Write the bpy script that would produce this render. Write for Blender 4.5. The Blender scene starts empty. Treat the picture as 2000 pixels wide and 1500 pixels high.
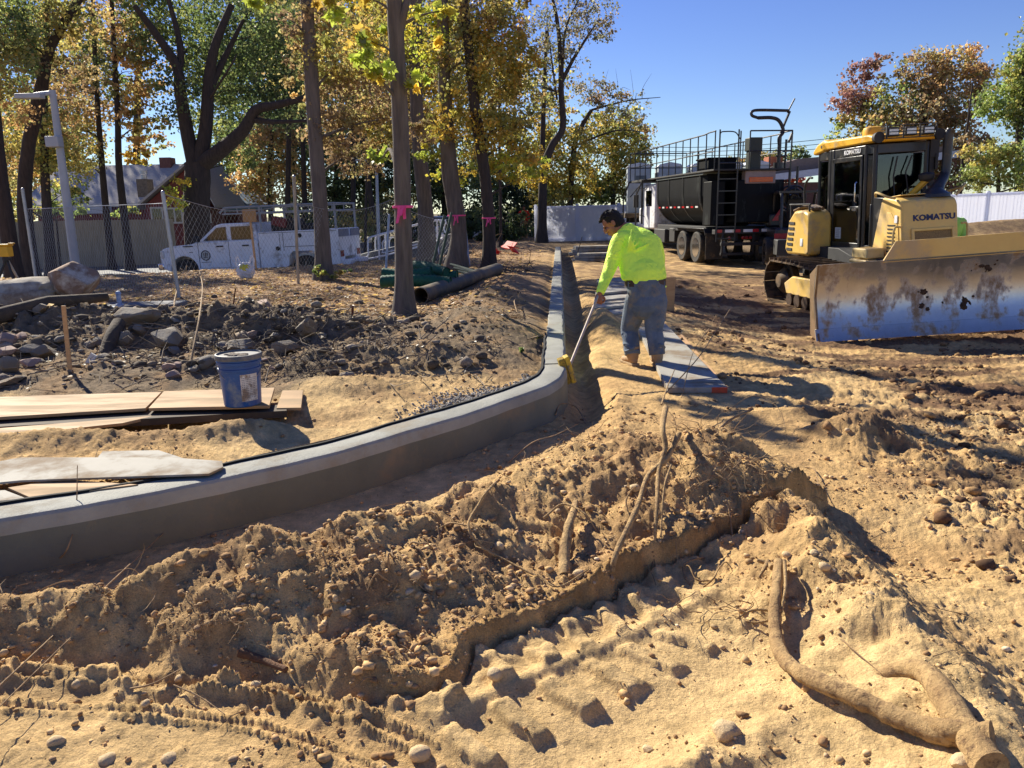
import bpy, bmesh, math, random
import numpy as np
from mathutils import Vector, Matrix, Euler
R_ = math.radians
random.seed(7); RNG = np.random.default_rng(11)
SC = bpy.context.scene; COL = SC.collection
# ---------------------------------------------------------------- camera
CAMH, FPX, PITCH, ROLL = 1.6, 1500.0, math.atan(338/1500.0), 0.02
_R0 = np.array([1., 0, 0]); _F = np.array([0, math.cos(PITCH), -math.sin(PITCH)]); _U0 = np.array([0, math.sin(PITCH), math.cos(PITCH)])
_R = _R0*math.cos(ROLL)-_U0*math.sin(ROLL); _U = _U0*math.cos(ROLL)+_R0*math.sin(ROLL); _C = np.array([0, 0, CAMH])
cam = bpy.data.objects.new('camera', bpy.data.cameras.new('camera')); COL.objects.link(cam); SC.camera = cam
cam.data.sensor_width = 36; cam.data.lens = 36*FPX/2000; cam.data.clip_start = 0.05; cam.data.clip_end = 2000
cam.matrix_world = Matrix(((_R[0], _U[0], -_F[0], 0), (_R[1], _U[1], -_F[1], 0), (_R[2], _U[2], -_F[2], CAMH), (0, 0, 0, 1)))
# ---------------------------------------------------------------- light
SUN_AZ, SUN_EL = R_(-37), R_(32)
w = bpy.data.worlds.new("World"); SC.world = w; w.use_nodes = True
nt = w.node_tree; nt.nodes.clear()
sky = nt.nodes.new('ShaderNodeTexSky'); sky.sky_type = 'NISHITA'; sky.sun_disc = False
sky.sun_elevation = SUN_EL; sky.sun_rotation = SUN_AZ; sky.air_density = 1.0; sky.dust_density = 0.0; sky.ozone_density = 5.0; sky.altitude = 10
bg = nt.nodes.new('ShaderNodeBackground'); bg.inputs[1].default_value = 0.062
wo = nt.nodes.new('ShaderNodeOutputWorld'); hsv = nt.nodes.new('ShaderNodeHueSaturation'); hsv.inputs['Saturation'].default_value = 1.12; hsv.inputs['Hue'].default_value = .524; nt.links.new(sky.outputs[0], hsv.inputs['Color']); nt.links.new(hsv.outputs[0], bg.inputs[0]); nt.links.new(bg.outputs[0], wo.inputs[0])
sl = bpy.data.lights.new('sun', 'SUN'); sl.energy = 4.3; sl.angle = R_(0.5); sl.color = (1, 0.92, 0.77)
sun = bpy.data.objects.new('sun', sl); COL.objects.link(sun)
SDIR = Vector((math.sin(SUN_AZ)*math.cos(SUN_EL), math.cos(SUN_AZ)*math.cos(SUN_EL), math.sin(SUN_EL)))
sun.rotation_euler = SDIR.to_track_quat('Z', 'Y').to_euler(); sun.location = SDIR*60
SC.view_settings.view_transform = 'Standard'; SC.view_settings.look = 'None'; SC.view_settings.exposure = 1.1; SC.view_settings.gamma = 1
# ---------------------------------------------------------------- surveying helpers: photo direction -> world point
def ray(x, y): return _F+(x-1000)/FPX*_R-(y-750)/FPX*_U
def P(x, y, Y):
    d = ray(x, y); return Vector(_C+d*(Y/d[1]))
def G(x, y, z=0.):
    d = ray(x, y); return Vector(_C+d*((z-CAMH)/d[2]))
def V(*a): return Vector(a)
# ---------------------------------------------------------------- object helpers
def tag(o, label=None, cat=None, group=None, kind=None):
    if label: o['label'] = label
    if cat: o['category'] = cat
    if group: o['group'] = group
    if kind: o['kind'] = kind
    return o
def thing(name, label, cat, loc=(0, 0, 0), rot=(0, 0, 0), group=None):
    o = bpy.data.objects.new(name, None); COL.objects.link(o); o.empty_display_size = 0.2
    o.location = loc; o.rotation_euler = rot
    return tag(o, label, cat, group)
def copy_tree(o, parent=None):
    c = o.copy(); COL.objects.link(c); c.parent = parent
    for ch in list(o.children): copy_tree(ch, c)
    return c
def frame(z, up=(0, 0, 1)):
    z = Vector(z).normalized(); u = Vector(up)
    if abs(z.dot(u)) > 0.98: u = Vector((1, 0, 0))
    x = u.cross(z).normalized(); y = z.cross(x)
    return x, y, z
class MB:
    def __init__(s): s.v = []; s.f = []; s.m = []; s.M = None; s.mi = 0
    def add(s, vs, fs):
        n = len(s.v)
        if s.M is not None: vs = [s.M @ Vector(p) for p in vs]
        s.v += [tuple(p) for p in vs]; s.f += [tuple(i+n for i in f) for f in fs]; s.m += [s.mi]*len(fs)
        return s
    def box(s, c, d, rot=None, taper=None):
        hx, hy, hz = d[0]/2, d[1]/2, d[2]/2; tx, ty = taper or (1, 1)
        p = [Vector((sx*hx*(tx if sz > 0 else 1), sy*hy*(ty if sz > 0 else 1), sz*hz)) for sz in (-1, 1) for sx, sy in ((-1, -1), (1, -1), (1, 1), (-1, 1))]
        if rot is not None:
            m = rot if isinstance(rot, Matrix) else Euler(rot).to_matrix()
            p = [m @ q for q in p]
        c = Vector(c)
        return s.add([q+c for q in p], [(3, 2, 1, 0), (4, 5, 6, 7), (0, 1, 5, 4), (1, 2, 6, 5), (2, 3, 7, 6), (3, 0, 4, 7)])
    def box2(s, a, b):
        a = Vector(a); b = Vector(b); return s.box((a+b)/2, [abs(b[i]-a[i]) for i in range(3)])
    def prism(s, poly, axis, lo, hi):
        """poly 2-D in the plane of the other two axes, extruded along axis between lo and hi"""
        def mk(u, v, t):
            return {'x': (t, u, v), 'y': (u, t, v), 'z': (u, v, t)}[axis]
        n = len(poly); vs = [mk(u, v, lo) for u, v in poly]+[mk(u, v, hi) for u, v in poly]
        a = sum(poly[i][0]*poly[(i+1) % n][1]-poly[(i+1) % n][0]*poly[i][1] for i in range(n))
        flip = (a > 0) == (axis != 'y')
        fs = [tuple(range(n))[::-1], tuple(range(n, 2*n))]+[(i, (i+1) % n, n+(i+1) % n, n+i) for i in range(n)]
        if (lo > hi) == flip: fs = [f[::-1] for f in fs]
        return s.add(vs, fs)
    def tube(s, pts, r, seg=8, cap=True, up=(0, 0, 1), ell=None):
        pts = [Vector(p) for p in pts]; n = len(pts)
        rr = r if hasattr(r, '__len__') else [r]*n
        vs = []; px = None
        for i, p in enumerate(pts):
            t = (pts[min(i+1, n-1)]-pts[max(i-1, 0)])
            if t.length < 1e-9: t = Vector((0, 0, 1))
            t.normalize()
            if px is None: x, y, _ = frame(t, up)
            else:
                x = (px-t*px.dot(t))
                if x.length < 1e-6: x, y, _ = frame(t, up)
                x.normalize(); y = t.cross(x)
            px = x
            for k in range(seg):
                a = 2*math.pi*k/seg; ca, sa = math.cos(a)*rr[i], math.sin(a)*rr[i]
                if ell: ca *= ell[0]; sa *= ell[1]
                vs.append(p+x*ca+y*sa)
        fs = [(i*seg+k, i*seg+(k+1) % seg, (i+1)*seg+(k+1) % seg, (i+1)*seg+k) for i in range(n-1) for k in range(seg)]
        if cap: fs += [tuple(range(seg))[::-1], tuple(range((n-1)*seg, n*seg))]
        return s.add(vs, fs)
    def cyl(s, a, b, r, r2=None, seg=16): return s.tube([a, b], [r, r if r2 is None else r2], seg)
    def lathe(s, c, prof, seg=24, axis=(0, 0, 1), closed=False):
        x, y, z = frame(axis, (0, 1, 0)) if abs(Vector(axis).normalized().y) < .9 else frame(axis)
        c = Vector(c); vs = []; m = len(prof)
        for (r, h) in prof:
            for k in range(seg):
                a = 2*math.pi*k/seg; vs.append(c+x*(math.cos(a)*r)+y*(math.sin(a)*r)+z*h)
        fs = [(i*seg+k, i*seg+(k+1) % seg, (i+1)*seg+(k+1) % seg, (i+1)*seg+k) for i in range(m-1) for k in range(seg)]
        if closed: fs += [((m-1)*seg+k, (m-1)*seg+(k+1) % seg, (k+1) % seg, k) for k in range(seg)]
        else: fs += [tuple(range(seg))[::-1], tuple(range((m-1)*seg, m*seg))]
        return s.add(vs, fs)
    def torus(s, c, R, r, axis=(0, 0, 1), seg=32, sg=8, a0=0, a1=2*math.pi):
        x, y, z = frame(axis); c = Vector(c); full = abs(a1-a0-2*math.pi) < 1e-6
        n = seg if full else seg+1
        pts = [c+x*math.cos(a0+(a1-a0)*i/seg)*R+y*math.sin(a0+(a1-a0)*i/seg)*R for i in range(n)]
        if not full: return s.tube(pts, r, sg)
        vs = []
        for i in range(n):
            a = 2*math.pi*i/seg; d = x*math.cos(a)+y*math.sin(a)
            for k in range(sg):
                b = 2*math.pi*k/sg; vs.append(c+d*(R+r*math.cos(b))+z*r*math.sin(b))
        return s.add(vs, [(i*sg+k, ((i+1) % n)*sg+k, ((i+1) % n)*sg+(k+1) % sg, i*sg+(k+1) % sg) for i in range(n) for k in range(sg)])
    def ell(s, c, r, rot=None, seg=16, rings=10, fn=None):
        vs = []; c = Vector(c)
        m = None if rot is None else (rot if isinstance(rot, Matrix) else Euler(rot).to_matrix())
        r = r if hasattr(r, '__len__') else (r, r, r)
        for i in range(1, rings):
            th = math.pi*i/rings
            for k in range(seg):
                a = 2*math.pi*k/seg; vs.append(Vector((math.sin(th)*math.cos(a), math.sin(th)*math.sin(a), math.cos(th))))
        vs += [Vector((0, 0, 1)), Vector((0, 0, -1))]
        if fn: vs = [fn(q) for q in vs]
        vs = [Vector((q.x*r[0], q.y*r[1], q.z*r[2])) for q in vs]
        if m: vs = [m @ q for q in vs]
        vs = [q+c for q in vs]; N = (rings-1)*seg
        fs = [(i*seg+k, (i+1)*seg+k, (i+1)*seg+(k+1) % seg, i*seg+(k+1) % seg) for i in range(rings-2) for k in range(seg)]
        fs += [(N, k, (k+1) % seg) for k in range(seg)]+[(N+1, (rings-2)*seg+(k+1) % seg, (rings-2)*seg+k) for k in range(seg)]
        return s.add(vs, fs)
    def build(s, name, mat, parent=None, smooth=True, bevel=0, label=None, auto=35, loc=None):
        me = bpy.data.meshes.new(name); me.from_pydata(s.v, [], s.f)
        mats = mat if isinstance(mat, (list, tuple)) else [mat]
        for m in mats: me.materials.append(m)
        if len(mats) > 1: me.polygons.foreach_set('material_index', s.m)
        if smooth:
            me.polygons.foreach_set('use_smooth', [True]*len(me.polygons))
            try: me.set_sharp_from_angle(angle=R_(auto))
            except Exception: pass
        me.update()
        o = bpy.data.objects.new(name, me); COL.objects.link(o)
        if parent is not None: o.parent = parent
        if loc is not None: o.location = loc
        if bevel:
            b = o.modifiers.new('bevel', 'BEVEL'); b.width = bevel; b.segments = 2; b.limit_method = 'ANGLE'; b.angle_limit = R_(40)
        if label: o['label'] = label
        return o
def np_mesh(name, v, f, mat, parent=None, col=None, smooth=False, nrm=None):
    """v (n,3), f (m,k) numpy arrays; col optional (n,4) point colours"""
    me = bpy.data.meshes.new(name); n, m, k = len(v), len(f), f.shape[1]
    me.vertices.add(n); me.vertices.foreach_set('co', np.ascontiguousarray(v, dtype=np.float32).ravel())
    me.loops.add(m*k); me.loops.foreach_set('vertex_index', np.ascontiguousarray(f, dtype=np.int32).ravel())
    me.polygons.add(m); me.polygons.foreach_set('loop_start', np.arange(0, m*k, k, dtype=np.int32))
    try: me.polygons.foreach_set('loop_total', np.full(m, k, dtype=np.int32))
    except Exception: pass
    me.polygons.foreach_set('use_smooth', np.full(m, smooth))
    if col is not None:
        a = me.color_attributes.new('col', 'FLOAT_COLOR', 'POINT'); a.data.foreach_set('color', np.ascontiguousarray(col, dtype=np.float32).ravel())
    for q in (mat if isinstance(mat, (list, tuple)) else [mat]): me.materials.append(q)
    me.update(calc_edges=True)
    o = bpy.data.objects.new(name, me); COL.objects.link(o)
    if parent is not None: o.parent = parent
    return o
def text_part(name, body, size, mat, parent, M, depth=0.004, sx=1.0, bold=0.0):
    cu = bpy.data.curves.new(name, 'FONT'); cu.body = body; cu.size = size; cu.extrude = depth; cu.align_x = 'CENTER'; cu.align_y = 'CENTER'; cu.offset = bold; cu.resolution_u = 2
    t = bpy.data.objects.new(name, cu); COL.objects.link(t); bpy.context.view_layer.update()
    me = bpy.data.meshes.new_from_object(t.evaluated_get(bpy.context.evaluated_depsgraph_get()))
    bpy.data.objects.remove(t); me.transform(M @ Matrix.Diagonal((sx, 1, 1, 1))); me.materials.clear(); me.materials.append(mat)
    o = bpy.data.objects.new(name, me); COL.objects.link(o); o.parent = parent
    return o
# ---------------------------------------------------------------- materials
MC = {}
def mat(name, c, c2=None, scale=6, rough=.6, metal=0., bump=0., bscale=None, dirt=None, damt=.5, dscale=3, spec=.5, alpha=None, trans=0., stretch=None, detail=5, coat=0, emit=None, rough2=None, sss=0):
    if name in MC: return MC[name]
    m = bpy.data.materials.new(name); m.use_nodes = True; n = m.node_tree.nodes; L = m.node_tree.links
    b = n['Principled BSDF']; b.inputs['Roughness'].default_value = rough; b.inputs['Metallic'].default_value = metal; b.inputs['Specular IOR Level'].default_value = spec
    tc = n.new('ShaderNodeTexCoord'); vec = tc.outputs['Object']
    if stretch:
        mp = n.new('ShaderNodeMapping'); mp.inputs['Scale'].default_value = stretch; L.new(vec, mp.inputs[0]); vec = mp.outputs[0]
    def noise(sc, det=detail, rg=.6):
        q = n.new('ShaderNodeTexNoise'); q.inputs['Scale'].default_value = sc; q.inputs['Detail'].default_value = det; q.inputs['Roughness'].default_value = rg; L.new(vec, q.inputs['Vector']); return q.outputs[0]
    def mix(f, a, bb):
        q = n.new('ShaderNodeMix'); q.data_type = 'RGBA'
        L.new(f, q.inputs[0])
        for s_, x in ((6, a), (7, bb)):
            if isinstance(x, tuple): q.inputs[s_].default_value = x+(1,)
            else: L.new(x, q.inputs[s_])
        return q.outputs[2]
    def ramp(f, lo, hi):
        q = n.new('ShaderNodeMapRange'); q.inputs[1].default_value = lo; q.inputs[2].default_value = hi; L.new(f, q.inputs[0]); return q.outputs[0]
    c = tuple(float(q) for q in c); c2 = tuple(float(q) for q in c2) if c2 is not None else tuple(x*.8 for x in c)
    out = mix(ramp(noise(scale), .3, .7), c, c2)
    if dirt is not None:
        d = ramp(noise(dscale, 8, .7), .62-damt*.35, .72-damt*.25)
        out = mix(d, out, tuple(float(q) for q in dirt))
        rr = n.new('ShaderNodeMapRange'); rr.inputs[3].default_value = rough; rr.inputs[4].default_value = .9 if rough2 is None else rough2; L.new(d, rr.inputs[0]); L.new(rr.outputs[0], b.inputs['Roughness'])
        if metal:
            mm = n.new('ShaderNodeMapRange'); mm.inputs[3].default_value = metal; mm.inputs[4].default_value = 0; L.new(d, mm.inputs[0]); L.new(mm.outputs[0], b.inputs['Metallic'])
    L.new(out, b.inputs['Base Color'])
    if bump:
        bp = n.new('ShaderNodeBump'); bp.inputs['Strength'].default_value = bump; bp.inputs['Distance'].default_value = .02
        L.new(noise(bscale or scale*4, 8, .7), bp.inputs['Height']); L.new(bp.outputs[0], b.inputs['Normal'])
    if coat: b.inputs['Coat Weight'].default_value = coat; b.inputs['Coat Roughness'].default_value = .08
    if trans: b.inputs['Transmission Weight'].default_value = trans
    if sss: b.inputs['Subsurface Weight'].default_value = sss; b.inputs['Subsurface Radius'].default_value = (.02, .008, .005); b.inputs['Subsurface Scale'].default_value = 1
    if alpha is not None: b.inputs['Alpha'].default_value = alpha
    if emit: b.inputs['Emission Color'].default_value = tuple(emit[:3])+(1,); b.inputs['Emission Strength'].default_value = emit[3]
    MC[name] = m; return m
def leafmat(name, trans=.5):
    if name in MC: return MC[name]
    m = bpy.data.materials.new(name); m.use_nodes = True; n = m.node_tree.nodes; L = m.node_tree.links; n.clear()
    at = n.new('ShaderNodeAttribute'); at.attribute_name = 'col'
    d = n.new('ShaderNodeBsdfDiffuse'); t = n.new('ShaderNodeBsdfTranslucent'); g = n.new('ShaderNodeBsdfGlossy'); g.inputs['Roughness'].default_value = .45
    mx = n.new('ShaderNodeMixShader'); mx.inputs[0].default_value = trans; mg = n.new('ShaderNodeMixShader'); mg.inputs[0].default_value = .05
    o = n.new('ShaderNodeOutputMaterial'); hs = n.new('ShaderNodeHueSaturation'); hs.inputs['Saturation'].default_value = .95; hs.inputs['Value'].default_value = 1.45
    L.new(at.outputs[0], d.inputs[0]); L.new(at.outputs[0], hs.inputs['Color']); L.new(hs.outputs[0], t.inputs[0])
    L.new(d.outputs[0], mx.inputs[1]); L.new(t.outputs[0], mx.inputs[2]); L.new(mx.outputs[0], mg.inputs[1]); L.new(g.outputs[0], mg.inputs[2]); L.new(mg.outputs[0], o.inputs[0])
    MC[name] = m; return m
def glassmat(name, tint=(.05, .07, .08), alpha=.6):
    if name in MC: return MC[name]
    m = bpy.data.materials.new(name); m.use_nodes = True; n = m.node_tree.nodes; L = m.node_tree.links; n.clear()
    g = n.new('ShaderNodeBsdfGlossy'); g.inputs['Roughness'].default_value = .03; g.inputs[0].default_value = (1, 1, 1, 1)
    t = n.new('ShaderNodeBsdfTransparent'); t.inputs[0].default_value = tuple(1-alpha*(1-x) for x in tint)+(1,)
    fr = n.new('ShaderNodeFresnel'); fr.inputs[0].default_value = 1.6; mx = n.new('ShaderNodeMixShader'); o = n.new('ShaderNodeOutputMaterial')
    L.new(fr.outputs[0], mx.inputs[0]); L.new(t.outputs[0], mx.inputs[1]); L.new(g.outputs[0], mx.inputs[2]); L.new(mx.outputs[0], o.inputs[0])
    MC[name] = m; return m
# ---------------------------------------------------------------- noise
def _hash(ix, iy, seed):
    h = (ix.astype(np.int64)*374761393+iy.astype(np.int64)*668265263+seed*974634777) & 0xffffffff
    h = ((h ^ (h >> 13))*1274126177) & 0xffffffff
    return ((h ^ (h >> 16)) & 0xffff)/65535.0
def pn(x, y, seed=0):
    ix = np.floor(x); iy = np.floor(y); fx = x-ix; fy = y-iy
    u = fx*fx*fx*(fx*(fx*6-15)+10); v = fy*fy*fy*(fy*(fy*6-15)+10)
    def g(ax, ay):
        a = _hash(ix+ax, iy+ay, seed)*6.2831853; return np.cos(a)*(fx-ax)+np.sin(a)*(fy-ay)
    return ((g(0, 0)*(1-u)+g(1, 0)*u)*(1-v)+(g(0, 1)*(1-u)+g(1, 1)*u)*v)*1.5
def fbm(x, y, sc, octs=4, seed=0, gain=.5, lac=2.1):
    s = 0; a = 1
    for o in range(octs): s = s+a*pn(x*sc, y*sc, seed+o*17); a *= gain; sc *= lac
    return s
def billow(x, y, sc, octs=3, seed=0, gain=.5):
    s = 0; a = 1
    for o in range(octs): s = s+a*(np.abs(pn(x*sc, y*sc, seed+o*17))); a *= gain; sc *= 2.1
    return s
def cell(x, y, sc, seed=0):
    """distance to nearest cell point and a random value per cell"""
    x = x*sc; y = y*sc; ix = np.floor(x); iy = np.floor(y); best = np.full(x.shape, 9.); val = np.zeros(x.shape)
    for dx in (-1, 0, 1):
        for dy in (-1, 0, 1):
            jx = ix+dx; jy = iy+dy; ax = jx+_hash(jx, jy, seed); ay = jy+_hash(jx, jy, seed+5)
            d = np.hypot(ax-x, ay-y); k = d < best; best = np.where(k, d, best); val = np.where(k, _hash(jx, jy, seed+9), val)
    return best, val
def sst(a, b, x):
    t = np.clip((x-a)/(b-a), 0, 1); return t*t*(3-2*t)
def pline(x, y, pts):
    """distance to polyline, param along it (0..n-1), signed side (+ = left of direction)"""
    best = np.full(np.shape(x), 1e9); par = np.zeros(np.shape(x)); side = np.zeros(np.shape(x)); L0 = 0
    for i in range(len(pts)-1):
        ax, ay = pts[i][:2]; bx, by = pts[i+1][:2]; dx, dy = bx-ax, by-ay; l2 = dx*dx+dy*dy
        t = np.clip(((x-ax)*dx+(y-ay)*dy)/l2, 0, 1); d = np.hypot(x-ax-t*dx, y-ay-t*dy)
        k = d < best; best = np.where(k, d, best); par = np.where(k, i+t, par); side = np.where(k, np.sign(dx*(y-ay)-dy*(x-ax)), side)
    return best, par, side
def pinside(x, y, poly):
    c = np.zeros(np.shape(x), bool); n = len(poly)
    for i in range(n):
        x1, y1 = poly[i]; x2, y2 = poly[(i+1) % n]
        if y1 == y2: continue
        k = ((y1 > y) != (y2 > y)) & (x < (x2-x1)*(y-y1)/(y2-y1)+x1); c ^= k
    return c
# ================================================================ GROUND
CURB = [(-9.5, .9), (-4.6, 2.45), (-3.2, 3.0), (-2.4, 3.37), (-1.92, 3.61), (-1.4, 3.98), (-.92, 4.42), (-.36, 5.08), (0, 5.55), (.22, 5.9), (.33, 6.2), (.37, 6.5), (.525, 8.9), (1.15, 18.6), (1.8, 28.7)]
def catmull(p, n):
    out = []; p = [np.array(q, float) for q in p]; p = [2*p[0]-p[1]]+p+[2*p[-1]-p[-2]]
    for i in range(1, len(p)-2):
        for k in range(n):
            t = k/n; a, b, c, d = p[i-1:i+3]
            out.append(.5*((2*b)+(-a+c)*t+(2*a-5*b+4*c-d)*t*t+(-a+3*b-3*c+d)*t**3))
    out.append(p[-2]); return out
CURBS = catmull(CURB[:12], 6)[:-1]+[np.array(q) for q in CURB[11:]]
def g2(px, py, z=0.): q = G(px, py, z); return (q.x, q.y)
SCARP = [(-6, 2.75), (-3.2, 2.72), (-1.9, 2.5), (-1.5, 2.5), (-1.26, 2.38), (-.9, 2.36), (-.66, 2.28), (-.27, 2.30), (0, 2.64), (.38, 2.89), (.85, 3.25), (1.26, 3.58), (1.4, 3.70), (1.70, 3.95)]
BACK = [(1.7, 4.15), (1.35, 4.5), (1.0, 5.0), (1.02, 5.6), (1.08, 6.2), (1.05, 6.8), (.86, 7.0), (.78, 6.4), (.66, 5.8), (.35, 5.0), (-.02, 4.35), (-.5, 3.78), (-1.0, 3.38), (-1.6, 3.1), (-2.3, 2.98), (-6, 2.95)]
MOUND = SCARP+BACK
CREST = [(-5, 2.9), (-2.1, 2.85), (-1.5, 2.9), (-.87, 3.0), (-.45, 3.4), (-.1, 3.8), (.35, 4.1), (.9, 4.25), (1.35, 3.95)]
RIDGE = [(1.4, 3.45), (1.36, 3.0), (1.36, 2.6), (1.38, 2.2), (1.3, 1.75), (1.1, 1.3)]
ROADE = [(-60, 20), (-26, 23.2)]+[g2(0, 566, -.62), g2(250, 557, -.6), g2(420, 546, -.56), g2(560, 537, -.5), g2(700, 524, -.4), g2(820, 515, -.25)]
TR0 = np.array(g2(860, 1400, 0)); TR1 = np.array(g2(1500, 1120, 0))
TREAD = [g2(-300, 1340, .03), g2(0, 1370, .03), g2(300, 1385, .03), g2(480, 1405, .03), g2(640, 1450, .03), g2(780, 1510, .03)]
def gs(x, y, cx, cy, rx, ry=None, a=0, pw=1.):
    ry = ry or rx; c, s = math.cos(a), math.sin(a); u = ((x-cx)*c+(y-cy)*s)/rx; v = (-(x-cx)*s+(y-cy)*c)/ry
    return np.exp(-np.power(u*u+v*v, pw))
def gp(x, y, px, py, z, rx, ry=None, a=0, pw=1.):
    q = G(px, py, z); return gs(x, y, q.x, q.y, rx, ry, a, pw)
def terrain(x, y, detail=True):
    x = np.asarray(x, float); y = np.asarray(y, float)
    r = np.hypot(x, y); n1 = fbm(x, y, .8, 3, 3); n2 = fbm(x, y, 3.1, 3, 21); n3 = fbm(x, y, 9, 2, 40)
    # softened domain
    wx = x+.05*n2+.015*n3; wy = y+.05*fbm(x, y, 3.3, 3, 77)+.015*fbm(x, y, 10, 2, 78)
    dc, pc, sc = pline(x, y, CURBS); sd = dc*sc
    far = sst(26, 34, y)
    # ---- right of the kerb
    zr = -.25*sst(2.0, 4.2, x)*sst(6.5, 10, y)-.08*sst(12, 20, y)*sst(.6, 2, x)*(1-sst(2, 4.2, x))
    zr = zr*(1-far)+.1*far
    zr = zr+.25*sst(12, 24, x)*sst(20, 34, y)
    zr = zr-.13*np.exp(-((sd+.28)/.16)**2)*(sd < 0)*sst(5.3, 6.3, y)*(1-far)
    # ---- left plateau
    de, pe, se = pline(x, y, ROADE)
    zroad = -.66+.06*np.clip(pe-1, 0, 6)+.12*np.clip(pe-5, 0, 2); sde = de*se
    zl = .2+.03*n1
    fall = sst(-7.5, -.25, sde)*sst(-1.5, -4.0, x); fall = np.where(se > 0, sst(-1.5, -4.0, x), fall)
    zl = zl*(1-fall)+(zroad+.1)*fall
    zl = np.where((sde > 0) & (x < -2.5), np.where(sde > .0, zroad-.02-.0*x, zl), zl) if True else zl
    farl = sst(34, 44, y); zl = zl*(1-farl*.6)
    # ---- debris pile left
    pile = .34*gs(x, y, -5.6, 8.9, 2.6, 1.1, -.05)+.20*gs(x, y, -2.6, 8.9, 1.5, .8, .1)+.10*gp(x, y, 520, 640, .4, .8, .5)
    pile = pile+.10*gs(x, y, -3.0, 6.9, 1.6, .45, .05)+.12*gs(x, y, -1.6, 6.9, .7, .5); pile = pile*(1+.45*n2+.08*n3)
    zl = zl+pile-.12*gp(x, y, 330, 830, .2, 1.3, .25)*(1-sst(-.6, 0, x))
    zl = zl+.30*gp(x, y, 930, 640, .3, .55, .9, .2)+.2*gp(x, y, 870, 690, .3, .5, .4)+.26*gp(x, y, 960, 580, .3, .5, 1.0)+.2*gp(x, y, 1000, 548, .3, .5, 1.3)+.55*gp(x, y, 1025, 478, .3, 1.0, 1.8)
    zl = zl+.12*gp(x, y, 480, 835, .25, .35, .15, .3)+.10*gp(x, y, 120, 850, .25, .8, .15)+.1*gp(x, y, 700, 740, .3, .6, .25)
    zl = zl-.05*np.exp(-((sd-.12)/.12)**2)*(sd > 0)*sst(6.2, 7, y)
    k = sst(-.06, .06, sd); z = zr*(1-k)+zl*k; z = z*(1-far)+far*np.where(x > -3, .1+.0*x, zl)+far*(.25*sst(12, 24, x))
    # ---- foreground mound with cut banks
    ins = pinside(wx, wy, MOUND); ds, ps, _ = pline(wx, wy, SCARP); db, pb, _ = pline(wx, wy, BACK)
    crst, cp, _ = pline(wx, wy, CREST)
    Hm = .085+(.15+.05*sst(.3, -.6, x))*sst(.0, .6, ds)*np.exp(-(crst/.5)**2)+.13*gs(x, y, .75, 3.95, .6, .42)+.12*gs(x, y, 1.4, 3.75, .45)+.05*gs(x, y, .6, 3.1, .5)
    Hm = Hm*(1-.35*sst(4.6, 6.0, y))+.03*sst(5.2, 7, y)
    lump = billow(wx, wy, 2.3, 2, 5); Hm = Hm+.07*(lump-.35)*sst(.0, .35, ds)+.02*(lump-.35)*(1-.3*sst(4.5, 5.5, y))+.03*n2
    edge = np.minimum(sst(0, .045+.16*sst(-.2, -.9, x), ds), sst(0, .34, db))
    edge = np.where(ins, edge, 0); m = edge
    z = z*(1-m)+np.maximum(z, Hm)*m
    foot = np.where(ins, 0, np.exp(-(ds/.1)**2))*(y < 4.2)*(y > 2)*(x < 1.6); z = z+.035*foot*(1+n3)*(z < .12)
    # ---- right foreground ridge and hollow
    dr, pr, sr = pline(wx, wy, RIDGE); wr = np.where(sr > 0, .2, .38); hr = .24-.02*pr
    z = np.where(ins, z, z+hr*np.exp(-(dr/wr)**2)*(1+.25*n2)*sst(0.9, 1.5, y))
    z = z-.10*gs(x, y, 1.78, 3.45, .42, .35)*(~ins)+.2*gp(wx, wy, 1680, 838, .08, .32, .22, -.2)+.08*gp(wx, wy, 1560, 800, .05, .6, .2, .3)
    z = z-.05*sst(.2, -.2, x)*sst(2.3, 1.6, y)
    # ---- wheel trough lugs
    ax = (TR1-TR0)/np.linalg.norm(TR1-TR0); u = (x-TR0[0])*ax[0]+(y-TR0[1])*ax[1]; v = -(x-TR0[0])*ax[1]+(y-TR0[1])*ax[0]
    tr = sst(-.15, .05, u)*sst(1.5, 1.2, u)*(~ins)
    up_ = u+.03*n2; ph = (up_/.19-1.1*v) % 1.0; bar = sst(0, .09, ph)*sst(.55, .44, ph); ph2 = (up_/.19+1.3*v+.4) % 1.0; bar2 = sst(0, .1, ph2)*sst(.52, .40, ph2)
    z = z+tr*sst(.0, .1, ds)*(.034*bar*sst(-.02, .02, v)*sst(.27, .22, v)+.030*bar2*sst(-.30, -.26, v)*sst(-.05, -.09, v))*np.clip(1+.8*n1+.3*n3, .2, 1.5)
    z = z+tr*.03*np.exp(-((v+.02)/.04)**2)-tr*.02*np.exp(-((v+.38)/.12)**2)+.07*gs(x, y, .42, 1.85, .35, .1, .55)*(1+.5*n3)
    # ---- narrow tread lines lower left
    dt, pt, st = pline(x, y, TREAD); sdt = dt*st; T = (x < .1)*(y < 2.6)
    q = (pt*13) % 1.0; trd = T*np.exp(-((sdt-.1)/.2)**2)
    for off, hh in ((0., .014), (.045, .018), (.15, .016), (.2, .012)):
        z = z+T*hh*1.25*(1+.5*n2)*np.exp(-((sdt-off)/.013)**2)*(.45+.55*sst(.1, .25, q)*sst(.95, .8, q))
    z = z-T*.02*np.exp(-((sdt-.1)/.12)**2)
    # ---- rutted clay on the right
    rut = sst(1.7, 2.6, x)*sst(4.3, 6.2, y)*(1-sst(17, 24, y)); rut2 = sst(2.0, 2.5, x+.1*n1)*(1-sst(5.0, 7, y))*sst(.8, 1.5, y)
    a = .1; su = x*math.cos(a)+y*math.sin(a); sv = -x*math.sin(a)+y*math.cos(a)
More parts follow.
